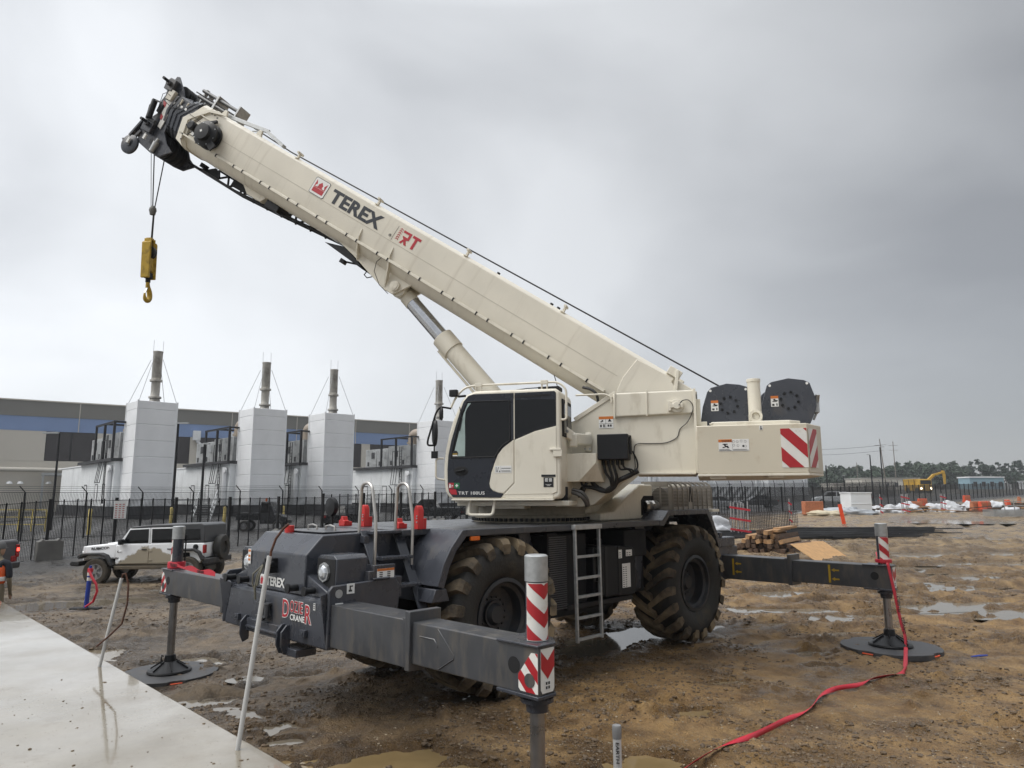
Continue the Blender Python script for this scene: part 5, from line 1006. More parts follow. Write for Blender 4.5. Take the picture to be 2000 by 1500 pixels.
for xx, zz, w in ((11.40, .40, .12), (11.35, -.48, .14)):
    b = MB(); b.prism([(xx-w, zz-w), (xx+w*.8, zz-w*1.1), (xx+w, zz+.02), (xx+w*.5, zz+w), (xx-w*.8, zz+w)], 'xz', .335, .43); b.cyl((xx, .43, zz), (xx, .50, zz), .05, n=12); b.build('head_boss', GREY, hd, BOOM, bevel=.012)
    b = MB(); b.cyl((xx, .42, zz+.02), (xx+.0, .62, zz+.02), .03, n=10); b.build('sheave_pin', BLACK, hd, BOOM)
for zz, xx, rr_ in ((-.70, 11.0, .23), (.36, 11.22, .17)):
    for yy in (-.2, -.07, .07, .2):
        b = MB(); b.lathe([(.04, -.03), (rr_, -.035), (rr_, -.02), (rr_-.03, 0), (rr_, .02), (rr_, .035), (.04, .03)], (xx, yy, zz), 'y', 28, closed=True); b.build('sheave', BLACK, hd, BOOM)
b = MB(); b.cyl((10.95, -.18, .38), (11.28, -.18, .44), .13, n=20); b.cyl((10.75, -.05, .33), (11.15, -.05, .40), .12, n=20); b.build('cable_roll', BLACKM, hd, BOOM)
b = MB(); b.box(11.20, 11.34, .34, .42, .12, .33); b.build('junction_box', CREAM_D, hd, BOOM, bevel=.008)
b = MB(); b.prism([(11.42, .10), (11.30, .06), (11.28, -.16), (11.22, -.20), (11.20, -.42), (11.10, -.44), (11.12, -.1), (11.2, .12)], 'xz', .345, .36); wp = b.build('head_warning_sheet', WHITE, hd, BOOM, smooth=0)
b = MB(); b.prism([(11.40, .07), (11.30, .05), (11.28, -.04), (11.36, .0)], 'xz', .361, .364); b.prism([(11.28, -.18), (11.20, -.2), (11.19, -.28), (11.25, -.26)], 'xz', .361, .364); b.build('red_stripe', REDR, wp, BOOM, smooth=0)
b = MB(); b.cyl((11.52, .42, -.02), (11.38, .46, -.38), .055, n=14); b.bar((11.55, .44, -.02), (11.30, .46, .0), .02, .03); b.bar((11.44, .46, -.40), (11.20, .46, -.38), .02, .03); b.tube([(11.53, .40, -.05), (11.6, .4, -.15), (11.52, .42, -.3)], .008, 5); b.build('head_roller', BLACK, hd, BOOM)
b = MB(); b.bar((11.56, .35, -.42), (11.66, .35, -.86), .05, .09); b.bar((11.50, .35, -.66), (11.60, .35, -.94), .04, .06); b.build('sheave_arm', GREY, hd, BOOM, bevel=.008)
b = MB(); b.lathe([(.03, -.03), (.175, -.035), (.195, -.02), (.195, .02), (.175, .035), (.03, .03)], (11.56, .35, -1.0), 'y', 32, closed=True); b.cyl((11.56, .31, -1.0), (11.56, .40, -1.0), .05, n=14); b.prism([(11.75, -.95), (11.80, -.98), (11.66, -1.06), (11.62, -1.0)], 'xz', .33, .37); b.build('auxiliary_sheave', GREY, hd, BOOM)
for xx, zz in ((11.56, -.95), (11.26, -.72)):
    b = MB(); b.box(xx-.025, xx+.025, .40, .44, zz-.05, zz+.05); b.tube([(xx, .42, zz+.05), (xx+.03, .42, zz+.08), (xx+.03, .42, zz), (xx, .42, zz-.04)], .006, 5); b.build('anti_two_block_switch', DECAL_W, hd, BOOM, bevel=.006)
b = MB(); b.tube([(11.38, .40, -.10), (11.40, .45, .16), (11.32, .46, .22), (11.22, .44, .20)], .006, 5); b.tube([(10.45, .40, .40), (10.8, .40, .12), (11.1, .42, .02), (11.35, .42, .08)], .007, 5); b.tube([(10.2, .48, .06), (10.7, .5, .10), (11.2, .44, .12)], .004, 5); b.build('head_cable', HOSE, hd, BOOM)
for xx in (10.62, 10.78, 10.95): b = MB(); b.cyl((xx, .40, .16), (xx-.02, .42, .26), .016, n=8); b.build('cable_guide', CREAM_D, hd, BOOM)
b = MB(); b.cyl((11.0, .36, -.70), (10.98, .38, -.90), .06, .045, n=14); b.cyl((10.98, .38, -.62), (10.99, .38, -.72), .03, n=10); b.build('rope_socket', GALV, hd, BOOM)
# hose reels on the near side
b = MB(); b.lathe([(.001, .0), (.245, .0), (.245, .04), (.20, .05), (.20, .13), (.245, .14), (.245, .17), (.16, .20), (.15, .27), (.001, .28)], (9.83, .46, -.09), 'y', 36); re_ = b.build('hose_reel', BLACK, boom, BOOM, smooth=30)
b = MB(); b.cyl((9.83, .74, -.09), (9.83, .742, -.09), .03, n=4); b.build('reel_label', DECAL_W, re_, BOOM, smooth=0)
b = MB(); b.bar((9.75, .62, -.15), (9.50, .62, -.26), .14, .03, up=(0, 1, 0)); b.bar((9.98, .50, .14), (9.86, .50, .22), .05, .05); b.build('reel_bracket', BLACK, re_, BOOM, bevel=.006)
b = MB()
for i in range(8): a = i*math.pi/4; b.cyl((9.83+.22*math.cos(a), .63, -.09+.22*math.sin(a)), (9.83+.22*math.cos(a), .64, -.09+.22*math.sin(a)), .012, n=6)
b.build('reel_bolts', GALV, re_, BOOM)['kind'] = 'stuff'
b = MB(); b.lathe([(.001, 0), (.125, 0), (.125, .015), (.001, .015)], (10.20, .465, -.11), 'y', 28); pl_ = b.build('reel_backplate', DECAL_W, boom, BOOM); b = MB(); b.lathe([(.001, 0), (.085, 0), (.085, .15), (.06, .17), (.001, .17)], (10.22, .48, -.09), 'y', 24); b.build('small_reel', BLACK, pl_, BOOM, smooth=30)
b = MB(); b.tube([(10.2, .55, -.18), (10.24, .56, -.25), (10.12, .56, -.25), (10.06, .55, -.15), (9.98, .52, -.05)], .010, 6); b.tube([(10.05, .5, -.2), (9.98, .56, -.33), (9.9, .56, -.3)], .010, 6); b.build('reel_cable', HOSE, pl_, BOOM)
# extension pole rack on top of the head end
b = MB(); b.box(10.42, 10.47, -.1, .22, .35, .70); rk = b.build('pole_rack_plate', GALV, boom, BOOM, bevel=.004)
for q_ in ((10.86, 10.90, .05, .13, .36, .70), (10.72, 10.75, .02, .14, .36, .62)): b = MB(); b.box(*q_); b.build('rack_strap', GALV, rk, BOOM, bevel=.004)
for yy, zz in ((.0, .66), (.16, .64), (.02, .52), (.18, .50)):
    b = MB(); b.cyl((9.86, yy, zz-.02), (10.90, yy, zz), .035, n=12); b.build('extension_pole', mat('pole_grey', (.13, .13, .13), .4, .6), rk, BOOM)
b = MB(); b.box(9.84, 9.88, -.06, .24, .44, .72); b.build('rack_end', GALV, rk, BOOM, bevel=.004)
b = MB(); b.bar((9.95, .30, .43), (8.92, .30, .56), .05, .07); b.bar((8.95, .30, .55), (8.46, .30, .46), .10, .06); b.bar((8.92, .3, .56), (9.25, .3, .42), .03, .02); b.build('top_arm', GALV, boom, BOOM, bevel=.004)
for x in (9.0, 9.92): b = MB(); b.prism([(x-.07, .39), (x+.07, .39), (x+.03, .50), (x-.03, .50)], 'xz', .36, .40); b.build('top_lug', CREAM, boom, BOOM, bevel=.004)
# swing-away jib stowed below and beside the boom
b = MB(); J = [(10.75, -.66), (10.1, -.66), (9.2, -.66), (8.2, -.585), (7.0, -.47), (6.5, -.42)]
b.tube([(x, -.30, z-.03) for x, z in J], .028, 8)
jib = b.build('stowed_jib', BLACK, boom, BOOM)
b = MB(); b.tube([(x, -.02, z-.03) for x, z in J[1:]], .024, 8); b.build('jib_chord', BLACK, jib, BOOM)
b = MB(); b.tube([(x, -.40, z+.16) for x, z in J[1:4]], .025, 8); b.build('jib_chord', BLACK, jib, BOOM)
b = MB()
for i in range(9): x = 10.35-i*.36; z = np.interp(-x, [-10.75, -9.2, -8.2, -7.0], [-.66, -.66, -.585, -.47]); b.bar((x, -.30, z-.03), (x-.18, -.38, z+.15), .05, .03); b.bar((x-.18, -.38, z+.15), (x-.36, -.30, z-.03), .03, .03); b.bar((x, -.30, z-.03), (x-.1, -.02, z-.03), .03, .03)
b.build('jib_lacing', BLACK, jib, BOOM)['kind'] = 'stuff'
b = MB(); b.prism([(10.55, -.70), (10.25, -.60), (10.0, -.50), (9.9, -.64), (10.2, -.72)], 'xz', -.32, -.28); b.prism([(9.6, -.48), (8.9, -.44), (9.0, -.62), (9.6, -.64)], 'xz', -.34, -.30); b.box(10.3, 10.4, -.34, -.2, -.64, -.55); b.build('jib_plate', BLACK, jib, BOOM, bevel=.006)
b = MB(); b.prism([(9.05, -.46), (8.35, -.46), (8.45, -.62), (8.80, -.62)], 'xz', -.30, .10); b.build('jib_bracket', CREAM_D, boom, BOOM, bevel=.008)
b = MB(); b.box(8.0, 8.32, -.3, .12, -.63, -.5); b.build('jib_carrier', BLACK, boom, BOOM, bevel=.01)
# hoist rope along the boom and down to the hook block
iB = BOOM.inverted() @ SUP
wpt = iB @ Vector((-2.98, .2, 3.90))
b = MB(); b.tube([wpt, (8.34, .2, .455), (10.4, .2, .54), (11.1, .1, .56)], .013, 6); b.build('hoist_rope', ROPE, crane, BOOM)

# ---- hook block: hangs free on two falls of rope
HX = 7.52
def S2(x, y, z): return SUP @ Vector((x, y, z))
hk = empty('hook_block', SUP @ frame((HX, 0, 6.08))); tag(hk, 'yellow hook block hanging on steel ropes from the boom tip', 'hook block')
b = MB()
for yy in (-.085, .085): b.prism([(-.075, .45), (.075, .45), (.085, .60), (.085, 1.16), (.05, 1.24), (-.05, 1.24), (-.085, 1.16), (-.085, .60)], 'xz', yy-.012, yy+.012)
# near face plate between the cheeks: cheeks stand across the view
HB = SUP @ frame((HX, 0, 6.08), R(-78), ry=R(-2.5))
b = MB(); b.box(-.08, -.055, -.07, .07, .50, 1.22); b.box(.055, .08, -.07, .07, .50, 1.22); b.build('cheek_plate', HOOKY, hk, HB, bevel=.01)['kind'] = 'stuff'
for s in (1, -1): b = MB(); b.prism([(s*.082, .43), (s*.125, .44), (s*.13, 1.13), (s*.082, 1.16)], 'xz', -.085, .085); b.build('side_weight', HOOKY, hk, HB, bevel=.012)
b = MB(); b.lathe([(.02, -.04), (.055*2.4, -.04), (.055*2.4, .04), (.02, .04)], (0, 0, .95), 'x', 24, closed=True); b.build('sheave', ROPE, hk, HB)
b = MB(); b.box(-.055, .055, -.06, .06, .58, .98); b.build('front_guard', HOOKY, hk, HB, bevel=.006)
b = MB(); b.box(-.055, .055, -.065, .065, 1.00, 1.02); b.box(-.05, .05, -.05, .05, 1.2, 1.235); b.build('cross_pin', HOOKY, hk, HB)
b = MB(); b.box(-.06, .06, -.06, .06, .44, .55); b.cyl((0, 0, .36), (0, 0, .46), .045, n=14); b.build('swivel', BLACKM, hk, HB, bevel=.008)
pts = [(0, .40), (.0, .33), (.012, .27), (.06, .20), (.085, .12), (.07, .045), (.01, .005), (-.055, .02), (-.085, .075), (-.085, .13)]
b = MB(); o = []
P = [Vector((x, 0, z)) for x, z in pts]
for i in range(len(P)-1):
    p0, p1, p2, p3 = P[max(i-1, 0)], P[i], P[i+1], P[min(i+2, len(P)-1)]
    for j in range(4):
        t = j/4; o.append(.5*((2*p1)+(-p0+p2)*t+(2*p0-5*p1+4*p2-p3)*t*t+(-p0+3*p1-3*p2+p3)*t**3))
o.append(P[-1]); k = len(o); rad = [(.030+.018*math.sin(math.pi*min(1, (i/k)*1.15)))*(1 if i < k*.8 else 1-(i-k*.8)/(k*.2)*.45) for i in range(k)]
b.tube(o, rad, 12); b.build('hook', HOOKY, hk, HB)
b = MB(); b.bar((-.085, 0, .135), (-.02, 0, .25), .035, .012); b.build('safety_latch', GALV, hk, HB)
b = MB(); top = (HX+.07, 0, 9.15)
b.tube([(HX+.05, .06, 9.15), (HX+.02, .02, 7.98), (HX+.0, .01, 7.85), (HX, .015, 7.05)], .011, 6); b.tube([(HX-.18, .0, 9.15), (HX, -.01, 7.95), (HX, -.01, 7.05)], .011, 6); b.tube([(HX+.13, .05, 9.1), (HX+.05, .03, 7.98)], .006, 5); b.build('hook_rope', ROPE, hk, SUP)['kind'] = 'stuff'
b = MB(); b.lathe([(.001, -.09), (.05, -.085), (.06, -.03), (.07, .0), (.06, .05), (.03, .09), (.001, .10)], (HX+.02, .01, 7.90), 'z', 16); b.build('trip_weight', mat('cast_weight_grey', (.14, .14, .13), .6, .3), hk, SUP)

# ================================================================ BACKGROUND
def bear(t, Y): return (t*Y, Y)                    # t = tangent of the bearing from the viewpoint
WPAN = mat('white_panel', (.80, .81, .82), .45, var=.05, scale=.5, dirt=(.62, .62, .62), damt=.1, dscale=.5, stretch=(1, 1, .25))
WPAN2 = mat('white_enclosure_panel', (.74, .76, .77), .45, var=.06, scale=.6, dirt=(.36, .36, .36), damt=.16, dscale=.6, stretch=(1, 1, .25))
STACK = mat('exhaust_stack_metal', (.52, .50, .455), .5, .2, var=.2, scale=1.2, dirt=(.14, .12, .10), damt=.25, dscale=.8)
PIPE = mat('beige_duct', (.36, .30, .24), .5, .3, var=.15, scale=1)
DARKB = mat('dark_plinth', (.03, .03, .033), .7, var=.2, scale=1)
GUY = mat('guy_wire', (.35, .36, .37), .5, .5)
LOUV = mat('brown_louvre', (.035, .030, .032), .6, var=.15, scale=.8)
CONC = mat('cast_concrete', (.30, .29, .27), .75, var=.12, scale=1.2, dirt=(.16, .15, .13), damt=.3, dscale=1.5)
FGREY = mat('facade_grey', (.19, .185, .17), .7, var=.05, scale=.2)
FBLUE = mat('facade_blue', (.20, .285, .48), .6, var=.05, scale=.2)
FTAN = mat('facade_tan', (.56, .525, .46), .7, var=.05, scale=.2)
# ---- data hall: long facade with grey parapet, blue band, tan panels and brown louvres
A0 = np.array([-96.0, 98.8]); AD = np.array([.825, .565]); AN = Matrix.Rotation(math.atan2(.565, .825), 4, 'Z')
HALL = Matrix.Translation((A0[0], A0[1], 0)) @ AN      # x along the facade, +y away from us
hall = empty('data_hall', HALL); tag(hall, 'long low industrial hall with grey parapet, blue band and brown louvres', 'building')
LEN = 150
b = MB(); b.box(0, LEN, .35, 60, 0, 8.05); b.build('lower_wall', FTAN, hall, HALL)
b = MB(); b.box(0, LEN, .30, 60, 12.8, 15.1); b.build('blue_band', FBLUE, hall, HALL)
b = MB(); b.box(0, LEN, .25, 60, 15.1, 17.55); b.build('parapet', FGREY, hall, HALL)
b = MB(); b.box(-.1, LEN+.1, .15, 60, 17.55, 17.75); b.build('coping', FTAN, hall, HALL)
b = MB(); b.box(0, LEN, .6, 60, 8.05, 12.8); b.build('louvre_backing', DARKB, hall, HALL)
def facade_x(t):      # distance along the facade seen at bearing tangent t
    return (t*A0[1]-A0[0])/(AD[0]-t*AD[1])
solid = [(-.85, -.66), (-.588, -.56), (-.455, -.441), (-.40, -.388), (-.29, -.272), (-.212, -.20), (-.11, -.05)]
pos = facade_x(-.9)
for a, c in solid+[(9, 9)]:
    x0 = facade_x(a) if a < 1 else LEN; x1 = facade_x(c) if a < 1 else LEN
    k = max(1, round((x0-pos)/4.6))
    for i in range(k):
        w = (x0-pos)/k; b = MB(); b.box(pos+i*w+.14, pos+(i+1)*w-.14, .36, .6, 8.1, 12.75); b.build('louvre_panel', LOUV, hall, HALL)
    if a > 1: break
    b = MB(); b.box(x0, x1, .32, .6, 8.05, 12.8); b.build('wall_panel', FTAN, hall, HALL); pos = x1
for xx in np.arange(6, LEN, 12.0):
    b = MB(); b.box(xx, xx+.12, .22, .26, 12.8, 17.5); b.build('facade_joint', FTAN, hall, HALL)
b = MB(); b.cyl((2, -.4, 6.6), (60, -.4, 6.6), .35, n=12); b.build('wall_duct', FTAN, hall, HALL)
for t in (-.447, -.393):
    x = facade_x(t); b = MB(); b.box(x-.6, x+.6, -.6, .2, 12.2, 13.9); b.cyl((x, -.3, 12.2), (x+(.9 if t < -.42 else -.9), -.3, 11.2), .28, n=10); b.cyl((x+(.9 if t < -.42 else -.9), -.3, 11.2), (x+(.9 if t < -.42 else -.9), -.3, 4), .28, n=10); b.build('roof_drain_pipe', WPAN2, hall, HALL)
for t in (-.705, -.69, -.65): x = facade_x(t); b = MB(); b.lathe([(.001, .4), (.3, .3), (.45, 0), (.001, 0)], (x, -.4, 4.4), 'z', 12); b.build('wall_lamp', WPAN, hall, HALL)
# canopy and tank beside the hall
b = MB(); xx = facade_x(-.60); b.box(xx-6, xx+6, -6, -1, 5.6, 6.0); [b.box(xx+d-.15, xx+d+.15, -5.9, -5.6, 0, 5.6) for d in (-5.8, -2, 2, 5.8)]; b.box(xx-3, xx+1, -4, -2, 6, 6.9); b.lathe([(1.2, 6.0), (1.2, 6.7), (.001, 6.9)], (xx+3, -3, 0), 'z', 16); b.build('loading_canopy', GALV, hall, HALL)

# ---- generator sets: exhaust tower, enclosure with roof plant
UA = R(43); 
def ring_tower(i, corner, nth):
    M = frame((corner[0], corner[1], 0), UA); L_, D_ = 4.0, 4.2
    tw = empty('exhaust_tower', M); tag(tw, ['white panelled exhaust tower with steel stack, %s counted from the left' % nth][0], 'exhaust tower', 'exhaust towers behind the fence')
    b = MB(); b.box(-.1, L_+.1, -.1, D_+.1, 0, 1.35); b.build('plinth', DARKB, tw, M)
    zs = [1.35+i_*1.74 for i_ in range(6)]+[11.7, 12.6]; zs = sorted(set(zs))
    for z0, z1 in zip(zs[:-1], zs[1:]):
        b = MB(); b.box(0, L_, 0, D_, z0+.02, z1-.02); b.build('panel', WPAN, tw, M, bevel=.03, seg=1)
    b = MB(); b.box(.04, L_-.04, .04, D_-.04, 1.3, 12.58); b.build('core', WPAN2, tw, M)
    b = MB()
    for cx_, cy_ in ((0, 0), (L_, 0), (0, D_)): b.box(cx_-.07, cx_+.07, cy_-.07, cy_+.07, 1.35, 12.65)
    b.build('corner_trim', WPAN, tw, M)['kind'] = 'stuff'
    sx_, sy_ = 2.3, 2.4
    b = MB(); b.lathe([(.64, 12.6), (.46, 13.3), (.46, 15.2), (.50, 15.25), (.50, 18.35), (.53, 18.4), (.53, 18.55), (.42, 18.55)], (sx_, sy_, 0), 'z', 24); st = b.build('stack', STACK, tw, M)
    for zz in (13.3, 15.2): b = MB(); b.lathe([(.46, -.1), (.66, -.1), (.66, .1), (.46, .1)], (sx_, sy_, zz), 'z', 24, closed=True); b.build('flange', STACK, st, M)
    for cx_, cy_ in ((.1, .1), (L_-.1, .1), (.1, D_-.1), (L_-.1, D_-.1)):
        b = MB(); b.tube([(cx_, cy_, 12.6), (sx_+(cx_-sx_)*.25, sy_+(cy_-sy_)*.25, 17.6)], .028, 5); b.build('guy_wire', GUY, tw, M)
    for dx in (-.5, .5): b = MB(); b.cyl((sx_+dx, sy_, 18.4), (sx_+dx, sy_, 19.8), .02, n=5); b.build('lightning_rod', GUY, st, M)
    return M
def enclosure(i, corner, la, nth):
    M = frame((corner[0], corner[1], 0), UA) @ Matrix.Translation((-.7, 4.3, 0))
    en = empty('generator_enclosure', M); tag(en, 'white generator enclosure with roof plant behind the %s exhaust tower' % nth, 'enclosure', 'generator enclosures')
    b = MB(); b.box(.1, 4.2, .1, la, 0, 1.3); b.build('plinth', DARKB, en, M)
    for k in range(int(la/2.6)):
        b = MB(); b.box(0, 4.3, k*2.6+.02, k*2.6+2.58, 1.3, 6.05); b.build('wall_panel', WPAN2, en, M, bevel=.02, seg=1)
    b = MB(); b.box(-.08, 4.4, -.08, la, 6.05, 6.2); b.build('roof_edge', WPAN, en, M)
    for k, yy in enumerate((3.2, 6.4, 11.5)):
        b = MB(); b.box(-.04, .02, yy, yy+1.0, 1.4, 3.7); d = b.build('door', WPAN, en, M); b = MB(); b.box(-.07, -.04, yy-.08, yy+1.08, 3.7, 3.8); b.box(-.06, -.03, yy-.06, yy, 1.4, 3.7); b.box(-.06, -.03, yy+1.0, yy+1.06, 1.4, 3.7); b.build('door_frame', DARKB, d, M)
    b = MB(); b.box(-.5, 4.6, -.2, 15, 6.2, 6.55); b.build('roof_skid', DARKB, en, M)
    for k in range(4):
        b = MB(); b.box(.5, 3.9, .8+k*3.1, 3.8+k*3.1, 6.6, 9.5-.25*(k > 1)); u = b.build('roof_unit', mat('roof_unit_metal', (.40, .41, .41), .45, .3, var=.15, scale=.8, dirt=(.12, .12, .12), damt=.3, dscale=1.2), en, M, bevel=.03, seg=1); b = MB(); b.box(.44, .5, 1.3+k*3.1, 2.1+k*3.1, 7.9, 8.8); b.build('unit_hatch', [GALV, DARKB][k % 2], u, M); b = MB(); b.box(.44, .5, 2.8+k*3.1, 3.2+k*3.1, 6.8, 7.4); b.build('unit_vent', DARKB, u, M)
    b = MB()
    for yy in (-.3, 3.6):
        for xx in (-.4, 4.4): b.box(xx-.12, xx+.12, yy-.12, yy+.12, 6.5, 10.6)
    b.box(-.5, 4.5, -.42, -.18, 10.4, 10.6); b.box(-.5, 4.5, 3.48, 3.72, 10.4, 10.6); b.box(-.52, -.28, -.3, 7.5, 10.4, 10.6); b.box(4.3, 4.5, -.3, 7.5, 10.4, 10.6); b.box(-.5, -.3, 7.2, 7.5, 6.5, 10.6); b.build('black_steel_frame', BLACK, en, M)
    b = MB(); b.tube(arc([(2.2, 3.2, 9.4), (2.2, 3.2, 11.2), (2.2, -.5, 11.2)], 1.1, 6), .68, 16); pp = b.build('exhaust_pipe', PIPE, en, M)
    b = MB(); b.lathe([(.68, -.12), (.85, -.12), (.85, .12), (.68, .12)], (2.2, 3.2, 9.9), 'z', 20, closed=True); b.build('flange', PIPE, pp, M)
    b = MB()
    for yy in (2.2, 2.7): b.bar((-.35, yy, 1.6), (-.35, yy, 9.2), .07, .07)
    for k in range(18): b.bar((-.35, 2.2, 1.8+k*.4), (-.35, 2.7, 1.8+k*.4), .05, .05)
    for yy in (2.0, 2.9, 3.5, 4.1): b.bar((-.9, yy, 3.9), (-.6, yy, 6.3), .06, .06)
    b.bar((-.9, 2, 3.9), (-.9, 4.1, 3.9), .08, .08); b.bar((-.4, 2, 8.6), (-.4, 4.4, 8.6), .07, .07); b.bar((-.4, 4.4, 6.5), (-.4, 4.4, 8.6), .07, .07); b.build('roof_ladder', BLACK, en, M)['kind'] = 'stuff'
    b = MB(); b.cyl((-.25, .9, 1.3), (-.25, .9, 5.8), .3, n=12); b.cyl((-.3, .5, 5.4), (-.5, .5, 5.4), .3, n=12); b.build('air_duct', WPAN, en, M)
    return en
for i, (c, la, nth) in enumerate((((-40.0, 75.0), 28, 'first'), ((-30.1, 81.9), 26, 'second'), ((-23.1, 87.0), 26, 'third'), ((-10.4, 96.0), 26, 'fourth'))):
    ring_tower(i, c, nth); enclosure(i, c, la, nth)
# further enclosures of the same row to the right, seen below the counterweight
for i, (x, Y) in enumerate(((2.0, 105.0), (13.5, 113.0), (25.0, 121.0), (37.0, 129.5), (49.5, 138.0))):
    M = frame((x, Y, 0.6), R(36)); en = empty('generator_enclosure', M); tag(en, 'white panelled enclosure under the counterweight, %s of five from the left' % ('first', 'second', 'third', 'fourth', 'fifth')[i], 'enclosure', 'generator enclosures')
    b = MB(); b.box(.1, 13.5, .1, 6, 0, 1.1); b.build('plinth', DARKB, en, M)
    for k in range(5):
        b = MB(); b.box(k*2.7+.02, k*2.7+2.68, 0, 6, 1.1, 6.4); b.build('wall_panel', WPAN, en, M, bevel=.02, seg=1)
    b = MB(); b.box(3.2, 4.3, -.04, .02, 1.2, 3.6); d = b.build('door', WPAN2, en, M); b = MB(); b.box(3.1, 4.4, -.06, -.03, 3.6, 3.7); b.build('door_frame', DARKB, d, M); b = MB(); b.cyl((11.5, -.3, 1.1), (11.5, -.3, 6), .3, n=10); b.cyl((12.3, -.3, 1.1), (12.3, -.3, 6), .3, n=10); b.build('air_duct', WPAN2, en, M)
# stairs up to the enclosure platforms
def stairs(x, Y, rz, nth):
    M = frame((x, Y, 0), rz); s_ = empty('metal_stairs', M); tag(s_, 'galvanised metal stairs with handrails %s' % nth, 'stairs', 'stairs to the enclosures')
    for xx in (0, 1.6): b = MB(); b.bar((xx, 0, 0), (xx, 3.0, 2.0), .06, .22); b.build('stringer', GALV, s_, M); b = MB(); b.bar((xx, 0, 1.0), (xx, 3.0, 3.0), .06, .06); b.bar((xx, 0, .5), (xx, 3.0, 2.5), .04, .04); b.bar((xx, .1, 0), (xx, .1, 1.05), .05, .05); b.bar((xx, 2.9, 2), (xx, 2.9, 3.0), .05, .05); b.build('railing', GALV, s_, M)
    for k in range(9): b = MB(); b.box(0, 1.6, k*.33, k*.33+.28, k*.22+.1, k*.22+.14); b.build('tread', GALV, s_, M, smooth=0)
    b = MB(); b.box(-2, 1.7, 3.0, 4.6, 1.95, 2.05); b.build('landing', GALV, s_, M)
stairs(*bear(-.447, 66), R(12), 'left of the second tower'); stairs(*bear(-.205, 80), R(12), 'between the second and third towers')

# ---- site fence: black posts, pales and close vertical wires
def fpt(t, off=0): p = FP0+FD*t+FN*off; return p
fence = empty('site_fence', frame((FP0[0], FP0[1], 0))); tag(fence, 'black steel site fence with posts and close vertical wires crossing the whole background', 'fence')
FZ = 2.42
def fz(t, off=0): p = fpt(t, off); return float(base_h(p[0], p[1]))-(.12 if t < 12 else 0)
t = -12.15; k = 0
while t < 176:
    p = fpt(t); z = fz(t); b = MB(); b.bar((p[0], p[1], z-.2), (p[0], p[1], z+FZ+.04), .11, .11, up=(FD[0], FD[1], 0)); b.build('fence_post', FENCE, fence, I4, smooth=0)
    if t < 60:
        for j in range(1, 5):
            tt = t+j*.486; p = fpt(tt); z = fz(tt); b = MB(); b.bar((p[0], p[1], z), (p[0], p[1], z+FZ), .045, .045, up=(FD[0], FD[1], 0)); b.build('pale', FENCE, fence, I4, smooth=0)
    t += 2.43; k += 1
b = MB(); tt = -12.1
while tt < 176:
    p = fpt(tt); z = fz(tt); w = .015 if tt < 30 else (.024 if tt < 60 else .085); a = FD*w/2
    b.add([(p[0]-a[0], p[1]-a[1], z+.05), (p[0]+a[0], p[1]+a[1], z+.05), (p[0]+a[0], p[1]+a[1], z+FZ-.03), (p[0]-a[0], p[1]-a[1], z+FZ-.03)], [(0, 1, 2, 3)])
    tt += .055 if tt < 60 else .13
tt = -12.1
for zz in (.1, .9, 1.7, FZ-.06):
    for j in range(47):
        t0, t1 = -12.1+j*4, -8.1+j*4; p, q = fpt(t0), fpt(t1); b.bar((p[0], p[1], fz(t0)+zz), (q[0], q[1], fz(t1)+zz), .012, .02)
b.build('fence_wires', FENCE, fence, I4, smooth=0, fix=False)['kind'] = 'stuff'
# concrete block feet of the fence posts
for k, t in enumerate([0, 4.9, 9.72, 14.6, 19.4, 24.3, 29.2, 34, 39]):
    t = t+.05; M = frame((*fpt(t, -.35), fz(t)), math.atan2(FD[1], FD[0])); o = MB()
    o.prism([(-.45, 0), (.45, 0), (.45, .80), (.33, .84), (.29, .92), (.2, .84), (-.2, .84), (-.29, .92), (-.33, .84), (-.45, .80)], 'xz', -.22, .22); ob = o.build('concrete_block', mat('wet_dark_concrete', (.12, .115, .105), .5, var=.2, scale=2), None, M, bevel=.03)
    tag(ob, 'grey concrete block at the foot of the fence, number %s from the left' % ('one', 'two', 'three', 'four', 'five', 'six', 'seven', 'eight', 'nine')[k], 'concrete block', 'concrete blocks along the fence')
# second fence behind: chain link with barbed wire
cl = empty('chain_link_fence', frame((*fpt(0, 14), 0))); tag(cl, 'chain-link fence with outward barbed-wire arms in front of the generators', 'fence')
t = -20
while t < 150:
    p = fpt(t, 14); z = fz(t, 14); b = MB(); b.bar((p[0], p[1], z), (p[0], p[1], z+2.75), .07, .07); q = p+FD*-.30; b.bar((p[0], p[1], z+2.75), (q[0], q[1], z+3.1), .05, .05); b.build('post', FENCE, cl, I4, smooth=0); t += 3.05
b = MB()
for zz, o_ in ((2.74, 0), (2.85, -.1), (2.97, -.2), (3.08, -.28), (.1, 0)):
    for j in range(34): t0, t1 = -20+j*5, -15+j*5; p, q = fpt(t0, 14), fpt(t1, 14); b.bar((p[0], p[1], fz(t0, 14)+zz), (q[0], q[1], fz(t1, 14)+zz), .03 if zz == 2.74 else .015, .03 if zz == 2.74 else .015)
for j in range(2100):
    t0 = -20+j*.075; p = fpt(t0, 14); q = fpt(t0+.15, 14); z0 = fz(t0, 14); b.bar((p[0], p[1], z0), (q[0], q[1], z0+2.7), .012, .012)
b.build('wire_mesh', FENCE, cl, I4, smooth=0, fix=False)['kind'] = 'stuff'
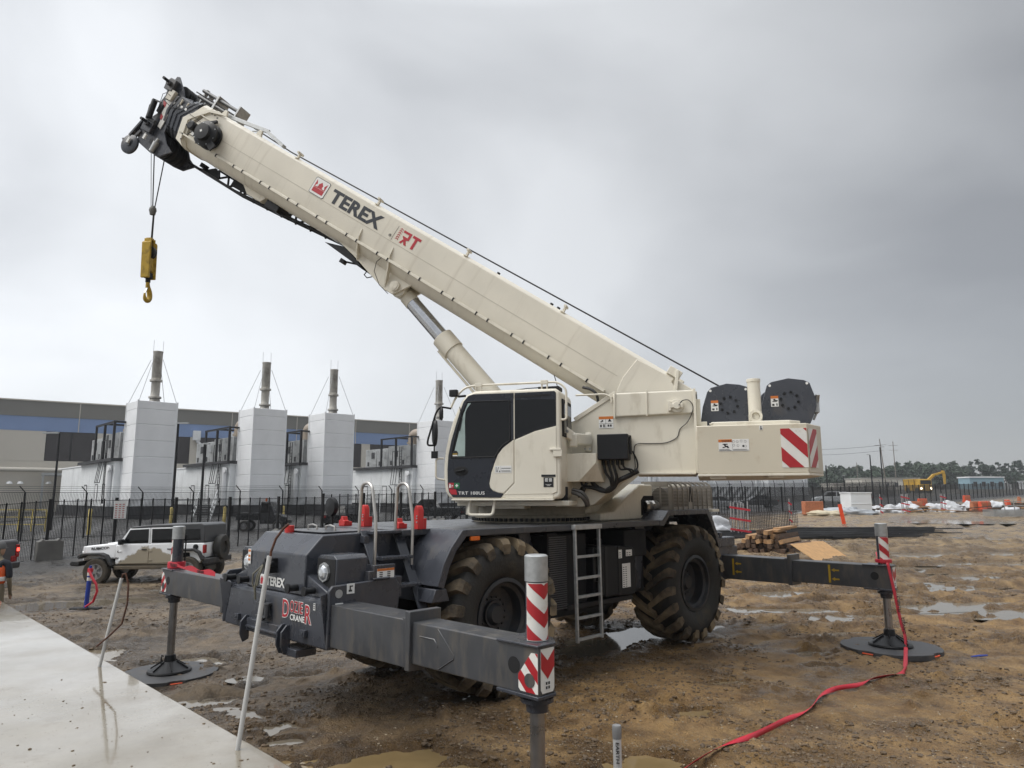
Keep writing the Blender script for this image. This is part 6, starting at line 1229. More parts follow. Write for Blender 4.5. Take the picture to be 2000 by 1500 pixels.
# slim dark lamp posts
def lamp_post(t, Y, top, nth, arm=.9, r=.09):
    x, y = bear(t, Y); z = float(base_h(x, y)); M = frame((x, y, z)); o = empty('light_pole', M); tag(o, nth, 'light pole', 'light poles around the site')
    b = MB(); b.cyl((0, 0, 0), (0, 0, top-z), r, r*.75, n=8); b.build('pole', FENCE, o, M)
    if arm: b = MB(); b.box(-.1, arm, -.12, .12, top-z-.02, top-z+.1); b.build('lamp_head', GALV, o, M)
lamp_post(-.641, 52, 7.0, 'dark light pole before the tan wall left of the first tower', -1.2); lamp_post(-.474, 60, 8.5, 'tall dark light pole at the right edge of the first tower', .9, .13); lamp_post(-.4345, 58, 6.6, 'dark camera pole between the first two towers', .4, .12)
lamp_post(.441, 120, 7.2, 'dark lamp pole just right of the counterweight', 0, .14); lamp_post(.504, 140, 10.0, 'dark light pole left of the leaning utility pole', -.6, .15); lamp_post(.519, 150, 12.2, 'dark light pole beside the leaning utility pole', .9, .15)
lamp_post(.4645, 125, 5.6, 'short white-headed pole behind the fence near the counterweight', .3, .1)
for t in (-.5, -.36): pass
for k, (t, Y, tp, ln) in enumerate(((.524, 170, 12.5, -.06), (.538, 210, 14.8, 0), (.4845, 230, 9.5, 0))):
    x, y = bear(t, Y); z = float(base_h(x, y)); M = frame((x, y, z), 0, 0, ln); o = empty('utility_pole', M); tag(o, ('leaning wooden utility pole behind the fence', 'tall grey transmission pole with crossarms', 'thin far utility pole close to the counterweight')[k], 'utility pole', 'utility poles')
    b = MB(); b.cyl((0, 0, 0), (0, 0, tp-z+3), .15, .10, n=8); b.build('pole', mat('pole_wood', (.16, .14, .12), .8), o, M)
    b = MB(); [b.bar((-1.4, 0, tp-z+3-d), (1.4, 0, tp-z+3-d), .08, .08) for d in ((1.2, 2.6) if k == 1 else (1.5,))]; b.build('crossarm', mat('pole_wood', (.16, .14, .12), .8), o, M)
x0, y0 = bear(.524, 170); x1, y1 = bear(.30, 170)
for k, dz in enumerate((0, 1.3)):
    b = MB(); b.tube([(x0+(x1-x0)*s, y0, 14.0-dz-2.2*4*s*(1-s)*.5) for s in np.linspace(0, 1, 9)], .03, 4); o = b.build('power_line', FENCE); tag(o, ('upper', 'lower')[k]+' power line running left from the leaning utility pole', 'power line', 'power lines')
x1, y1 = bear(1.0, 190)
for k, dz in enumerate((3.0, 4.2)):
    b = MB(); b.tube([(x0+(x1-x0)*s, y0+(y1-y0)*s, 12.0-dz-3*4*s*(1-s)*.5) for s in np.linspace(0, 1, 9)], .03, 4); o = b.build('power_line', FENCE); tag(o, ('upper', 'lower')[k]+' power line running right in front of the trees', 'power line', 'power lines')

# ---- far trees
LEAF = mat('far_foliage', (.038, .060, .036), .8, var=.4, scale=.35); BARK = mat('bark', (.07, .055, .045), .9)
LEAF2 = mat('far_pine_foliage', (.030, .050, .034), .8, var=.4, scale=.35)
def tree(x, y, h, w, pine, label):
    z = float(base_h(x, y)); M = frame((x, y, z)); o = empty('pine_tree' if pine else 'tree', M); tag(o, label, 'tree', 'trees along the skyline')
    b = MB(); b.cyl((0, 0, 0), (0, 0, h*.9), .22, .06, n=6)
    cl_ = []
    nb = 16 if pine else 22
    for i in range(nb):
        f = .42+.58*RNG.random() if pine else .12+.88*RNG.random(); a = RNG.random()*6.28
        rad = w*(1.05-f*.75)*(.35+.65*RNG.random()) if pine else w*math.sin(math.pi*min(.98, .12+f*.8))**.6*(.3+.7*RNG.random())
        c = Vector((rad*math.cos(a), rad*math.sin(a), h*f)); cl_.append((c, (.5+.5*RNG.random())*w*(.34 if pine else .42)))
        if i % 3 == 0: b.bar((0, 0, h*f*.85), c, .08, .08)
    b.build('trunk', BARK, o, M, smooth=0)
    k = 34 if pine else 40; C = []; 
    for c, r_ in cl_: d = RNG.normal(size=(k, 3)); d /= np.linalg.norm(d, axis=1)[:, None]; C.append(np.array(c)+d*(r_*RNG.random((k, 1))**.4)*np.array([1, 1, .55 if pine else .75]))
    C = np.concatenate(C); n = len(C); u = RNG.normal(size=(n, 3)); u /= np.linalg.norm(u, axis=1)[:, None]; v = np.cross(u, RNG.normal(size=(n, 3))); v /= np.linalg.norm(v, axis=1)[:, None]
    s = (.28+.30*RNG.random((n, 1)))*(w/3.2); V = np.stack([C-u*s, C+v*s*.6, C+u*s, C-v*s*.6], 1).reshape(-1, 3)
    me = bpy.data.meshes.new('crown'); me.from_pydata(V, [], np.arange(n*4).reshape(-1, 4)); me.materials.append(LEAF2 if pine else LEAF); c = bpy.data.objects.new('crown', me); col.objects.link(c); put(c, o, M)
k = 0
ORD = 'first second third fourth fifth sixth seventh eighth ninth tenth'.split()
prev = .40
rows = [(np.linspace(.425, .84, 46), 285), (np.linspace(.43, .85, 30), 262)]
for ri, (ts, Y0) in enumerate(rows):
    for i, t in enumerate(ts):
        Y = Y0+RNG.uniform(-9, 9); x, y = bear(t+RNG.uniform(-.004, .004), Y); pine = (t > .64 and RNG.random() < .7)
        hgt = (9.5+2.5*math.exp(-((t-.585)/.05)**2)+RNG.uniform(-1.4, 1.4)+(2.2 if pine else 0))*(1 if ri == 0 else .82)
        tree(x, y, hgt*.98, RNG.uniform(3.6, 5.4) if not pine else RNG.uniform(2.4, 3.4), pine, '%s on the skyline, %s row' % ('dark tall-topped pine' if pine else 'bushy dark tree', 'back' if ri == 0 else 'front'))

# ---- far structures on the right
def shed(t, Y, w, d, h, m, mr, label, name='site_office', wins=0):
    x, y = bear(t, Y); z = float(base_h(x, y)); M = frame((x, y, z)); o = empty(name, M); tag(o, label, 'building')
    b = MB(); b.box(-w/2, w/2, 0, d, 0, h); b.build('wall', m, o, M); b = MB(); b.box(-w/2-.2, w/2+.2, -.2, d+.2, h, h+.3); b.build('roof', mr, o, M)
    for i in range(wins): xx = -w/2+(i+.6)*w/wins; b = MB(); b.box(xx-.5, xx+.5, -.06, .05, h*.45, h*.75); b.build('window', DARKB, o, M)
shed(.53, 200, 16, 10, 4.2, FTAN, CONC, 'low pale site building behind the excavator', wins=6); shed(.487, 190, 14, 8, 2.6, FTAN, FTAN, 'low pale shed left of the pale site building'); shed(.665, 190, 9, 5, 4.2, mat('pale_blue_cladding', (.22, .34, .40), .5), WPAN, 'small pale blue cabin in front of the trees', wins=4)
shed(.748, 210, 8, 6, 3.4, WPAN2, GALV, 'small white shed at the right edge by the trees', wins=2)
b = MB(); x, y = bear(.60, 175); b.box(-60, 60, 0, .4, 0, 1.1); o = b.build('retaining_wall', CONC, None, frame((x, y, float(base_h(x, y))))); tag(o, 'long low concrete wall behind the black fence', 'wall')
# excavator
YEX = mat('excavator_yellow', (.52, .30, .02), .45, var=.12, dirt=(.16, .10, .03), damt=.2)
x, y = bear(.573, 165); z = float(base_h(x, y)); M = frame((x, y, z+.3)) @ Matrix.Diagonal((.74, .74, .74, 1)); ex = empty('excavator', M); tag(ex, 'yellow tracked excavator with folded arm beyond the fence', 'excavator')
for s in (-1, 1): b = MB(); b.prism([(-2.2, .2), (-2.0, 0), (2.0, 0), (2.2, .2), (2.2, .7), (1.9, .95), (-1.9, .95), (-2.2, .7)], 'xz', s*1.2-.3, s*1.2+.3); b.build('track', DARKB, ex, M, bevel=.05)
b = MB(); b.prism([(-3.1, 1.1), (1.6, 1.1), (1.6, 2.2), (.6, 2.5), (-2.9, 2.5), (-3.1, 2.2)], 'xz', -1.4, 1.4); b.build('body', YEX, ex, M, bevel=.08)
b = MB(); b.prism([(.3, 2.0), (1.9, 2.0), (1.8, 3.4), (1.5, 3.8), (.3, 3.8)], 'xz', -1.4, -.4); c = b.build('cab', YEX, ex, M, bevel=.06); b = MB(); b.prism([(.5, 2.4), (1.7, 2.4), (1.6, 3.4), (.5, 3.5)], 'xz', -1.45, -1.39); b.build('cab_window', GLASS, c, M)
b = MB(); P = [(.8, 2.2), (2.2, 4.4), (3.8, 5.8), (7.0, 6.6), (7.2, 6.2), (4.2, 5.1), (2.9, 4.0), (1.9, 2.2)]; b.prism(P, 'xz', -.3, .3); b.build('boom_arm', YEX, ex, M, bevel=.05)
b = MB(); b.prism([(6.5, 6.9), (7.4, 6.8), (7.7, 5.4), (7.5, 2.6), (7.1, 2.6), (6.9, 5.2)], 'xz', -.25, .25); b.build('stick', YEX, ex, M, bevel=.05)
b = MB(); b.prism([(7.7, 2.7), (7.0, 2.6), (6.0, 2.0), (5.6, 1.2), (6.3, .9), (7.4, 1.6)], 'xz', -.6, .6); b.build('bucket', DARKB, ex, M, bevel=.05)
b = MB(); b.cyl((2.4, -.35, 2.6), (4.6, -.35, 5.4), .14, n=10); b.cyl((3.6, 0, 5.9), (6.6, 0, 7.0), .13, n=10); b.build('hydraulic_ram', DARKB, ex, M)['kind'] = 'stuff'
# dumper with its lights on in front of the excavator
x, y = bear(.579, 150); z = float(base_h(x, y)); M = frame((x, y, z+.2)); du = empty('dump_truck', M); tag(du, 'yellow dump truck facing us with both headlamps lit', 'truck')
b = MB(); b.box(-1.3, 1.3, 0, 6, .5, 1.5); b.box(-1.25, 1.25, 0, 1.6, 1.5, 2.9); b.prism([(-1.4, 1.6), (1.4, 1.6), (1.6, 3.0), (-1.6, 3.0)], 'xz', 1.8, 6); b.build('body', YEX, du, M, bevel=.06)
b = MB(); b.box(-1.1, 1.1, -.04, .0, 1.9, 2.7); b.build('windscreen', GLASS, du, M)
for s in (-1, 1):
    b = MB(); b.cyl((s*1.0, -.05, 1.0), (s*1.0, .02, 1.0), .2, n=10); b.build('headlamp', mat('lit_headlamp', (1, .9, .7), .3, emit=((1, .85, .6), 9)), du, M)
    for yy in (1, 4.5): b = MB(); b.cyl((s*1.0, yy, .6), (s*1.45, yy, .6), .62, n=16); b.build('wheel', TYRE, du, M)

# ================================================================ VEHICLES
def mudded(name, c, rough=.3):
    """car paint with dried mud sprayed up behind the front wheel and along the sill (shape of the splash is its own)"""
    m = mat(name, c, rough, var=.04, rvar=.05); t = m.node_tree; n = t.nodes; l = t.links; b_ = n['Principled BSDF']
    co = n.new('ShaderNodeTexCoord'); sp = n.new('ShaderNodeSeparateXYZ'); l.new(co.outputs['Object'], sp.inputs[0])
    nz = n.new('ShaderNodeTexNoise'); nz.inputs['Scale'].default_value = 5; nz.inputs['Detail'].default_value = 9; l.new(co.outputs['Object'], nz.inputs['Vector'])
    dx = n.new('ShaderNodeMath'); dx.operation = 'ADD'; dx.inputs[1].default_value = .22; l.new(sp.outputs[0], dx.inputs[0])
    d2 = n.new('ShaderNodeMath'); d2.operation = 'ABSOLUTE'; l.new(dx.outputs[0], d2.inputs[0])
    h = n.new('ShaderNodeMapRange'); h.inputs[1].default_value = .25; h.inputs[2].default_value = 1.0; h.inputs[3].default_value = 1.18; h.inputs[4].default_value = .72; l.new(d2.outputs[0], h.inputs[0])
    s = n.new('ShaderNodeMath'); s.operation = 'SUBTRACT'; l.new(h.outputs[0], s.inputs[0]); l.new(sp.outputs[2], s.inputs[1])
    a = n.new('ShaderNodeMath'); a.operation = 'MULTIPLY_ADD'; a.inputs[1].default_value = .5; a.inputs[2].default_value = -.27; l.new(nz.outputs['Fac'], a.inputs[0])
    s2 = n.new('ShaderNodeMath'); s2.operation = 'ADD'; l.new(s.outputs[0], s2.inputs[0]); l.new(a.outputs[0], s2.inputs[1])
    r = n.new('ShaderNodeMapRange'); r.inputs[1].default_value = -.02; r.inputs[2].default_value = .05; r.inputs[4].default_value = .92; l.new(s2.outputs[0], r.inputs[0])
    x = n.new('ShaderNodeMix'); x.data_type = 'RGBA'; x.inputs[7].default_value = (.27, .225, .15, 1); l.new(r.outputs[0], x.inputs[0]); l.new(b_.inputs['Base Color'].links[0].from_socket, x.inputs[6]); l.new(x.outputs[2], b_.inputs['Base Color'])
    x2 = n.new('ShaderNodeMix'); x2.data_type = 'FLOAT'; x2.inputs[3].default_value = .85; l.new(r.outputs[0], x2.inputs[0]); l.new(b_.inputs['Roughness'].links[0].from_socket, x2.inputs[2]); l.new(x2.outputs[0], b_.inputs['Roughness'])
    return m
MUDTYRE = mat('muddy_tyre', (.055, .045, .033), .85, var=.3, scale=9)
ALLOY = mat('alloy_wheel', (.45, .45, .46), .35, .7)
TAIL = mat('tail_lamp_red', (.28, .008, .008), .25)
def road_wheel(parent, M, x, y, r, w, s, spokes=6, tm=None):
    Mw = M @ frame((x, y, r), 0 if s > 0 else math.pi)
    b = MB(); b.lathe([(r*.55, -w/2), (r*.9, -w/2), (r, -w*.36), (r, w*.36), (r*.9, w/2), (r*.62, w/2*.98), (r*.55, w*.3)], (0, 0, 0), 'y', 28, closed=True); t = b.build('wheel', tm or TYRE, parent, Mw, smooth=40)
    b = MB(); b.lathe([(r*.60, w*.2), (r*.60, w*.44), (r*.54, w*.44), (r*.52, w*.2)], (0, 0, 0), 'y', 28, closed=True); b.cyl((0, w*.1, 0), (0, w*.42, 0), r*.16, n=12)
    for i in range(spokes):
        a = i*2*math.pi/spokes+.2
        for d in (-.13, .13): b.bar((r*.12*math.cos(a), w*.36, r*.12*math.sin(a)), (r*.57*math.cos(a+d), w*.38, r*.57*math.sin(a+d)), r*.07, .03, up=(0, 1, 0))
    b.cyl((0, 0, 0), (0, w*.1, 0), r*.55, n=20); b.build('rim', ALLOY, t, Mw)
# ---- white four-door off-roader passing on the drive
JM = frame((-11.78, 24.02, -.37), R(180-3)) @ Matrix.Rotation(R(1.2), 4, 'Y')
jeep = empty('off_road_car', JM); tag(jeep, 'white boxy four-door off-road car splashed with mud on the drive', 'car')
JW = mudded('white_car_paint', (.82, .83, .84)); JB = mat('car_black_plastic', (.022, .022, .024), .6, var=.15, dirt=(.16, .13, .09), damt=.25, dscale=4); JR = mat('car_hardtop', (.05, .052, .056), .42, var=.08)
b = MB(); b.prism([(.92, .62), (.92, 1.24), (-1.98, 1.24), (-2.0, .95), (-1.9, .62), (-1.55, .60), (-1.52, .95), (-1.05, .95), (-.95, .58)], 'xz', -.80, .80); b.build('body', JW, jeep, JM, bevel=.03)
b = MB(); b.box(-1.95, 1.9, -.60, .60, .48, .95); b.build('underbody', BLACKM, jeep, JM)
b = MB(); b.add([(.90, -.80, 1.29), (.90, .80, 1.29), (2.06, .62, 1.21), (2.06, -.62, 1.21), (.90, -.80, .80), (.90, .80, .80), (2.06, .62, .78), (2.06, -.62, .78)], [(0, 1, 2, 3), (4, 7, 6, 5), (0, 4, 5, 1), (1, 5, 6, 2), (2, 6, 7, 3), (3, 7, 4, 0)]); hd_ = b.build('hood', JW, jeep, JM, bevel=.05, seg=3)
b = MB(); b.prism([(1.4, 1.24), (1.0, 1.28), (1.05, 1.32), (1.5, 1.275)], 'xz', -.35, .35); b.build('hood_bulge', JW, hd_, JM, bevel=.02)
b = MB(); b.box(2.05, 2.12, -.62, .62, .74, 1.20); gr_ = b.build('grille', JW, jeep, JM, bevel=.03)
for i in range(7): b = MB(); b.box(2.115, 2.128, -.33+i*.11-.033, -.33+i*.11+.033, .82, 1.08); b.build('grille_slot', DARKIN, gr_, JM, smooth=0)
for s in (1, -1): b = MB(); b.cyl((2.10, s*.50, .98), (2.15, s*.50, .98), .095, n=16); b.build('headlamp', LENS, jeep, JM)
for s in (1, -1):
    b = MB(); b.prism([(2.10, .92), (1.95, 1.0), (1.35, 1.0), (1.15, .93), (.92, .60), (.98, .56), (1.05, .64), (1.20, .86), (1.38, .92), (1.9, .92), (2.05, .82)], 'xz', s*.60, s*.94); f = b.build('fender_flare', JB, jeep, JM, bevel=.02)
    b = MB(); b.box(2.02, 2.07, s*.66, s*.88, .90, .96); b.build('turn_lamp', AMBER, f, JM, bevel=.01)
    b = MB(); b.prism([(-.98, .66), (-1.12, .98), (-1.28, 1.08), (-1.72, 1.08), (-1.90, .98), (-2.02, .72), (-1.96, .70), (-1.84, .92), (-1.70, 1.0), (-1.30, 1.0), (-1.18, .92), (-1.04, .64)], 'xz', s*.70, s*.94); b.build('fender_flare', JB, jeep, JM, bevel=.02)
    b = MB(); b.prism([(.92, .46), (-.98, .46), (-1.02, .56), (.92, .58)], 'xz', s*.72, s*.86); b.build('rock_rail', mat('muddy_sill', (.10, .08, .055), .85, var=.3), jeep, JM, bevel=.02)
    # doors: frames, windows, handles
    for (xa, xb, nm) in ((.80, -.18, 0), (-.20, -1.02, 1)):
        b = MB(); b.prism([(xa, .64), (xa, 1.24), (xb, 1.24), (xb, .64)] if nm == 0 else [(xa, .64), (xa, 1.24), (xb, 1.24), (xb, 1.02), (xb+.12, .64)], 'xz', s*.79, s*.815); d = b.build('door', JW, jeep, JM, bevel=.012)
        fr = [(xa-.02, 1.24), (xa-.30, 1.73), (xb, 1.75), (xb, 1.24)] if nm == 0 else [(xa, 1.24), (xa, 1.75), (xb, 1.75), (xb, 1.24)]
        b = MB(); b.prism(fr, 'xz', s*.745, s*.775); b.build('window_frame', JW, d, JM, bevel=.012)
        b = MB(); b.prism([(p[0]+(((xa+xb)/2-.08)-p[0])*.10, p[1]+(1.48-p[1])*.13) for p in fr], 'xz', s*.77, s*.782); b.build('window', GLASS, d, JM, smooth=0)
        b = MB(); b.box(xb+.06, xb+.22, s*.815, s*.84, 1.06, 1.09); b.build('door_handle', BLACK, d, JM, bevel=.006)
        for zz in (.72, 1.0): b = MB(); b.box(xa-.10, xa+.01, s*.812, s*.83, zz, zz+.05); b.build('hinge', JW, d, JM, bevel=.006)
    b = MB(); b.box(.62, .74, s*.82, s*1.02, 1.24, 1.42); b.build('mirror', BLACK, jeep, JM, bevel=.03)
    b = MB(); b.box(-2.02, -1.95, s*.66, s*.82, .92, 1.18); b.build('tail_lamp', TAIL, jeep, JM, bevel=.015)
b = MB(); b.cyl((-1.72, .80, 1.12), (-1.72, .82, 1.12), .085, n=16); b.build('fuel_flap', BLACK, jeep, JM)
b = MB(); b.prism([(.90, 1.22), (.50, 1.74), (.44, 1.74), (.82, 1.22)], 'xz', -.76, .76); wf = b.build('windscreen_frame', JW, jeep, JM, bevel=.012)
b = MB(); b.add([(.885, -.66, 1.28), (.885, .66, 1.28), (.555, .66, 1.69), (.555, -.66, 1.69)], [(0, 1, 2, 3)]); b.build('windscreen', mat('pale_windscreen', (.30, .34, .33), .12), wf, JM @ Matrix.Translation((.012, 0, .01)))
b = MB(); b.prism([(.50, 1.74), (.42, 1.80), (-.2, 1.845), (-1.85, 1.86), (-1.97, 1.80), (-1.99, 1.25), (-1.05, 1.25), (-1.05, 1.745)], 'xz', -.77, .77); b.build('hardtop', JR, jeep, JM, bevel=.03, seg=3)
for s in (1, -1): b = MB(); b.prism([(-1.15, 1.34), (-1.85, 1.34), (-1.83, 1.68), (-1.15, 1.69)], 'xz', s*.768, s*.775); b.build('quarter_window', GLASS, jeep, JM, smooth=0)
b = MB(); b.prism([(2.12, .58), (2.40, .60), (2.44, .68), (2.36, .78), (2.10, .74)], 'xz', -.80, .80); fb = b.build('front_bumper', JB, jeep, JM, bevel=.04)
for s in (1, -1): b = MB(); b.cyl((2.40, s*.55, .68), (2.45, s*.55, .68), .05, n=12); b.build('fog_lamp', LENS, fb, JM)
b = MB(); b.box(-2.18, -1.95, -.82, .82, .58, .76); b.build('rear_bumper', JB, jeep, JM, bevel=.03)
for x, s in ((1.5, 1), (-1.5, 1), (1.5, -1), (-1.5, -1)): road_wheel(jeep, JM, x, s*.78, .415, .27, s, 6, MUDTYRE)
b = MB(); b.lathe([(.20, -.12), (.38, -.12), (.41, -.08), (.41, .08), (.38, .12), (.20, .12)], (-2.14, -.1, 1.05), 'x', 28, closed=True); b.cyl((-2.2, -.1, 1.05), (-2.1, -.1, 1.05), .2, n=16); b.build('spare_wheel', TYRE, jeep, JM)
def JT(x, z, y): return JM @ basis((x, y, z), (-1, 0, -.09 if z > 1.05 else 0), (0, 0, 1))
text('RUBICON', .105, 'hood_lettering', INK, hd_, JM @ Matrix.Translation((0, .012, 0)) @ basis((1.80, .675, 1.085), (-.985, .155, .09), (0, 0, 1)), .003, .002, 1.5)
text('Jeep', .085, 'fender_lettering', INK, jeep, JT(.905, .80, .803), .002, .002, 1.1)
b = MB(); b.box(.885, .60, .803, .806, .775, .782); b.build('lettering_rule', INK, jeep, JM, smooth=0)
b = MB(); b.cyl((.82, .80, 1.02), (.82, .806, 1.02), .035, n=12); b.build('round_badge', INK, jeep, JM)

# ---- simple cars: side profile body, glasshouse, lamps, wheels
def car(name, M, prof, glass, L_, Wd, col_m, label, cat, group, wx, wr=.33, extra=None):
    o = empty(name, M); tag(o, label, cat, group)
    b = MB(); b.prism(prof, 'xz', -Wd/2, Wd/2); b.build('body', col_m, o, M, bevel=.08, seg=3)
    g_ = [(p[0], p[1]) for p in glass]; b = MB(); c = (sum(p[0] for p in g_)/len(g_), sum(p[1] for p in g_)/len(g_))
    V = [(p[0], s*(Wd/2-.04-(.16 if p[1] > c[1] else 0)), p[1]) for s in (-1, 1) for p in g_]; k = len(g_)
    b.add(V, [tuple(range(k)), tuple(range(2*k-1, k-1, -1))]+[(i, i+k, (i+1) % k+k, (i+1) % k) for i in range(k)]); b.build('glasshouse', GLASS, o, M, bevel=.04)
    top = [p for p in g_ if p[1] > c[1]]; xs_ = [p[0] for p in top]; b = MB(); zt = max(p[1] for p in top); b.box(min(xs_)+.05, max(xs_)-.05, -Wd/2+.2, Wd/2-.2, zt-.02, zt+.04); b.build('roof', col_m, o, M, bevel=.03)
    for xx in (g_[0][0]*.5+g_[-1][0]*.5,): 
        for s in (-1, 1): b = MB(); b.bar((xx, s*(Wd/2-.03), g_[0][1]), (xx, s*(Wd/2-.19), zt), .09, .03); b.build('pillar', col_m, o, M)
    x1 = max(p[0] for p in prof); x0 = min(p[0] for p in prof)
    for s in (-1, 1):
        b = MB(); b.box(x1-.12, x1+.01, s*(Wd/2-.28)-.16, s*(Wd/2-.28)+.16, .62, .76); b.build('headlamp', LENS, o, M, bevel=.02)
        b = MB(); b.box(x0-.01, x0+.10, s*(Wd/2-.2)-.12, s*(Wd/2-.2)+.12, .72, .90); b.build('tail_lamp', TAIL, o, M, bevel=.02)
        for x in wx: road_wheel(o, M, x, s*(Wd/2-.09), wr, .21, s, 5)
    return o
SED = [(2.3, .35), (2.32, .65), (2.1, .80), (1.0, .93), (-1.6, .98), (-2.2, .95), (-2.35, .60), (-2.25, .30)]; SEDG = [(1.0, .92), (.2, 1.40), (-.9, 1.43), (-1.7, .98)]
SUVP = [(2.2, .38), (2.25, .75), (2.05, .95), (1.1, 1.05), (-2.0, 1.10), (-2.2, 1.05), (-2.28, .60), (-2.2, .35)]; SUVG = [(1.1, 1.04), (.4, 1.60), (-1.8, 1.64), (-2.1, 1.08)]
PKP = [(2.8, .48), (2.85, .95), (2.65, 1.12), (1.3, 1.20), (-2.7, 1.22), (-2.85, 1.18), (-2.85, .60), (-2.7, .48)]; PKG = [(1.3, 1.18), (.7, 1.85), (-.5, 1.86), (-.75, 1.2)]
CB = mat('car_black', (.012, .013, .015), .25, var=.05); CS = mat('car_silver', (.32, .33, .34), .3, .3, var=.05); CW = mat('car_white', (.66, .68, .70), .3, var=.04); CG = mat('car_dark_grey', (.045, .047, .050), .3, var=.05)
def carpos(t, Y, rz): x, y = bear(t, Y); return frame((x, y, float(base_h(x, y))), rz)
gp = 'vehicles parked behind the fence'
car('parked_pickup', carpos(-.115, 62, R(178)), PKP, PKG, 5.7, 1.95, CB, 'black pickup behind the fence right of the handrails', 'pickup', gp, (1.75, -1.75), .40)
car('parked_car', carpos(-.232, 56, R(80)), SUVP, SUVG, 4.5, 1.85, CB, 'black sport utility car behind the fence left of the handrails', 'car', gp, (1.35, -1.35), .36)
car('parked_car', carpos(-.06, 64, R(182)), SUVP, SUVG, 4.5, 1.85, CG, 'dark sport utility car behind the fence beside the cab', 'car', gp, (1.35, -1.35), .36)
car('parked_car', carpos(.340, 84, R(178)), SED, SEDG, 4.6, 1.8, CG, 'dark grey saloon behind the fence below the counterweight', 'car', gp, (1.4, -1.4))
car('parked_car', carpos(.289, 80, R(5)), SED, SEDG, 4.6, 1.8, CS, 'silver saloon behind the fence close to the exhaust cage', 'car', gp, (1.4, -1.4))
car('parked_car', carpos(.445, 93, R(170)), SUVP, SUVG, 4.5, 1.85, CW, 'white sport utility car behind the fence right of the counterweight', 'car', gp, (1.35, -1.35), .36)
car('parked_car', carpos(.475, 98, R(172)), SED, SEDG, 4.6, 1.8, CB, 'black saloon behind the fence next to the white car', 'car', gp, (1.4, -1.4))
# pickup leaving the frame on the left
PM = frame((-18.75, 22.4, -.36), R(176)); pk = car('grey_pickup', PM, [(2.8, .48), (2.85, .95), (2.65, 1.12), (1.3, 1.20), (-.75, 1.25), (-.80, 1.40), (-2.85, 1.40), (-2.88, .70), (-2.7, .52)], PKG, 5.8, 2.0, mat('pickup_dark_grey', (.055, .052, .055), .32, var=.06, dirt=(.14, .11, .08), damt=.15), 'dark grey pickup tailing out of the left edge with a lit tail lamp', 'pickup', None, (1.8, -1.75), .42)
b = MB(); b.box(-2.7, -.95, -.80, .80, 1.395, 1.41); b.build('load_bed', DARKIN, pk, PM); b = MB(); b.box(-2.98, -2.80, -.98, .98, .52, .72); b.build('rear_bumper', mat('bumper_dark', (.04, .04, .042), .4), pk, PM, bevel=.04); b = MB(); b.bar((-2.95, 0, .50), (-3.18, 0, .50), .06, .05); b.bar((-3.16, 0, .50), (-3.16, 0, .60), .05, .05); b.build('tow_hitch', BLACK, pk, PM)
for s in (1, -1): b = MB(); b.box(-2.895, -2.70, s*.86, s*1.005, .85, 1.25); b.build('tail_lamp_cluster', TAIL, pk, PM, bevel=.02); b = MB(); b.box(-2.90, -2.86, s*.88, s*.98, 1.04, 1.14); b.build('lit_brake_lamp', mat('lit_brake_lamp', (.9, .05, .03), .3, emit=((1, .06, .04), 3)), pk, PM)
# small utility truck with a cargo bed behind the fence
UM = carpos(-.345, 50, R(2)); ut = empty('utility_vehicle', UM); tag(ut, 'small black utility vehicle with cargo bed behind the fence above the white car', 'utility vehicle', gp)
b = MB(); b.box(-1.7, -.1, -.75, .75, .75, 1.25); b.build('cargo_bed', CB, ut, UM, bevel=.03); b = MB(); b.prism([(-.1, .5), (1.7, .5), (1.7, .95), (1.0, 1.15), (.85, 1.2), (.55, 2.0), (-.05, 2.02), (-.1, 1.2)], 'xz', -.72, .72); b.build('body', CB, ut, UM, bevel=.05)
b = MB(); b.prism([(.0, 1.25), (.72, 1.25), (.48, 1.9), (.0, 1.92)], 'xz', -.735, .735); b.build('side_window', GLASS, ut, UM); b = MB(); b.box(1.66, 1.72, -.6, .6, .72, .9); b.build('headlamp', LENS, ut, UM); b = MB(); b.cyl((.1, 0, 2.02), (.1, 0, 2.25), .07, n=10); b.build('beacon', AMBER, ut, UM)
for x in (-1.15, 1.15):
    for s in (-1, 1): road_wheel(ut, UM, x, s*.66, .36, .24, s, 5)

# ================================================================ SITE OBJECTS
# round outrigger mats
def out_mat(lx, ly, gz, label, rad=.70, th=.085, rot=0):
    p = CAR @ Vector((lx, ly, gz-.004)); M = frame(p, rot); n = 72; P = []
    for i in range(n):
        a = 2*math.pi*i/n; r_ = rad
        if (i % 18) in (0, 1, 2): r_ = rad*.93
        P.append((r_*math.cos(a), r_*math.sin(a)))
    o = empty('outrigger_mat', M); tag(o, label, 'outrigger mat', 'round outrigger mats')
    b = MB(); b.prism(P, 'xy', -th, 0); b.build('pad', MAT_BLK, o, M, bevel=.006)
    for k in range(4):
        a = 2*math.pi*(k*18+1)/n; c, s = math.cos(a), math.sin(a); b = MB(); b.tube([(rad*.95*c-s*-.08, rad*.95*s+c*-.08, -.04), (rad*.985*c, rad*.985*s, -.035), (rad*.95*c-s*.08, rad*.95*s+c*.08, -.04)], .010, 6); b.build('rope_handle', mat('orange_rope', (.75, .10, .03), .6), o, M)
out_mat(4.335, 3.835, .02, 'round black outrigger mat under the nearest jack', rot=.2); out_mat(4.12, -3.835, -.20, 'round black outrigger mat under the far front jack beside the slab', .68, rot=.5); out_mat(-3.665, 3.82, .10, 'round black outrigger mat under the rear jack on the right', .70, rot=2.1); out_mat(-3.9, -3.82, .0, 'round black outrigger mat under the hidden rear jack')
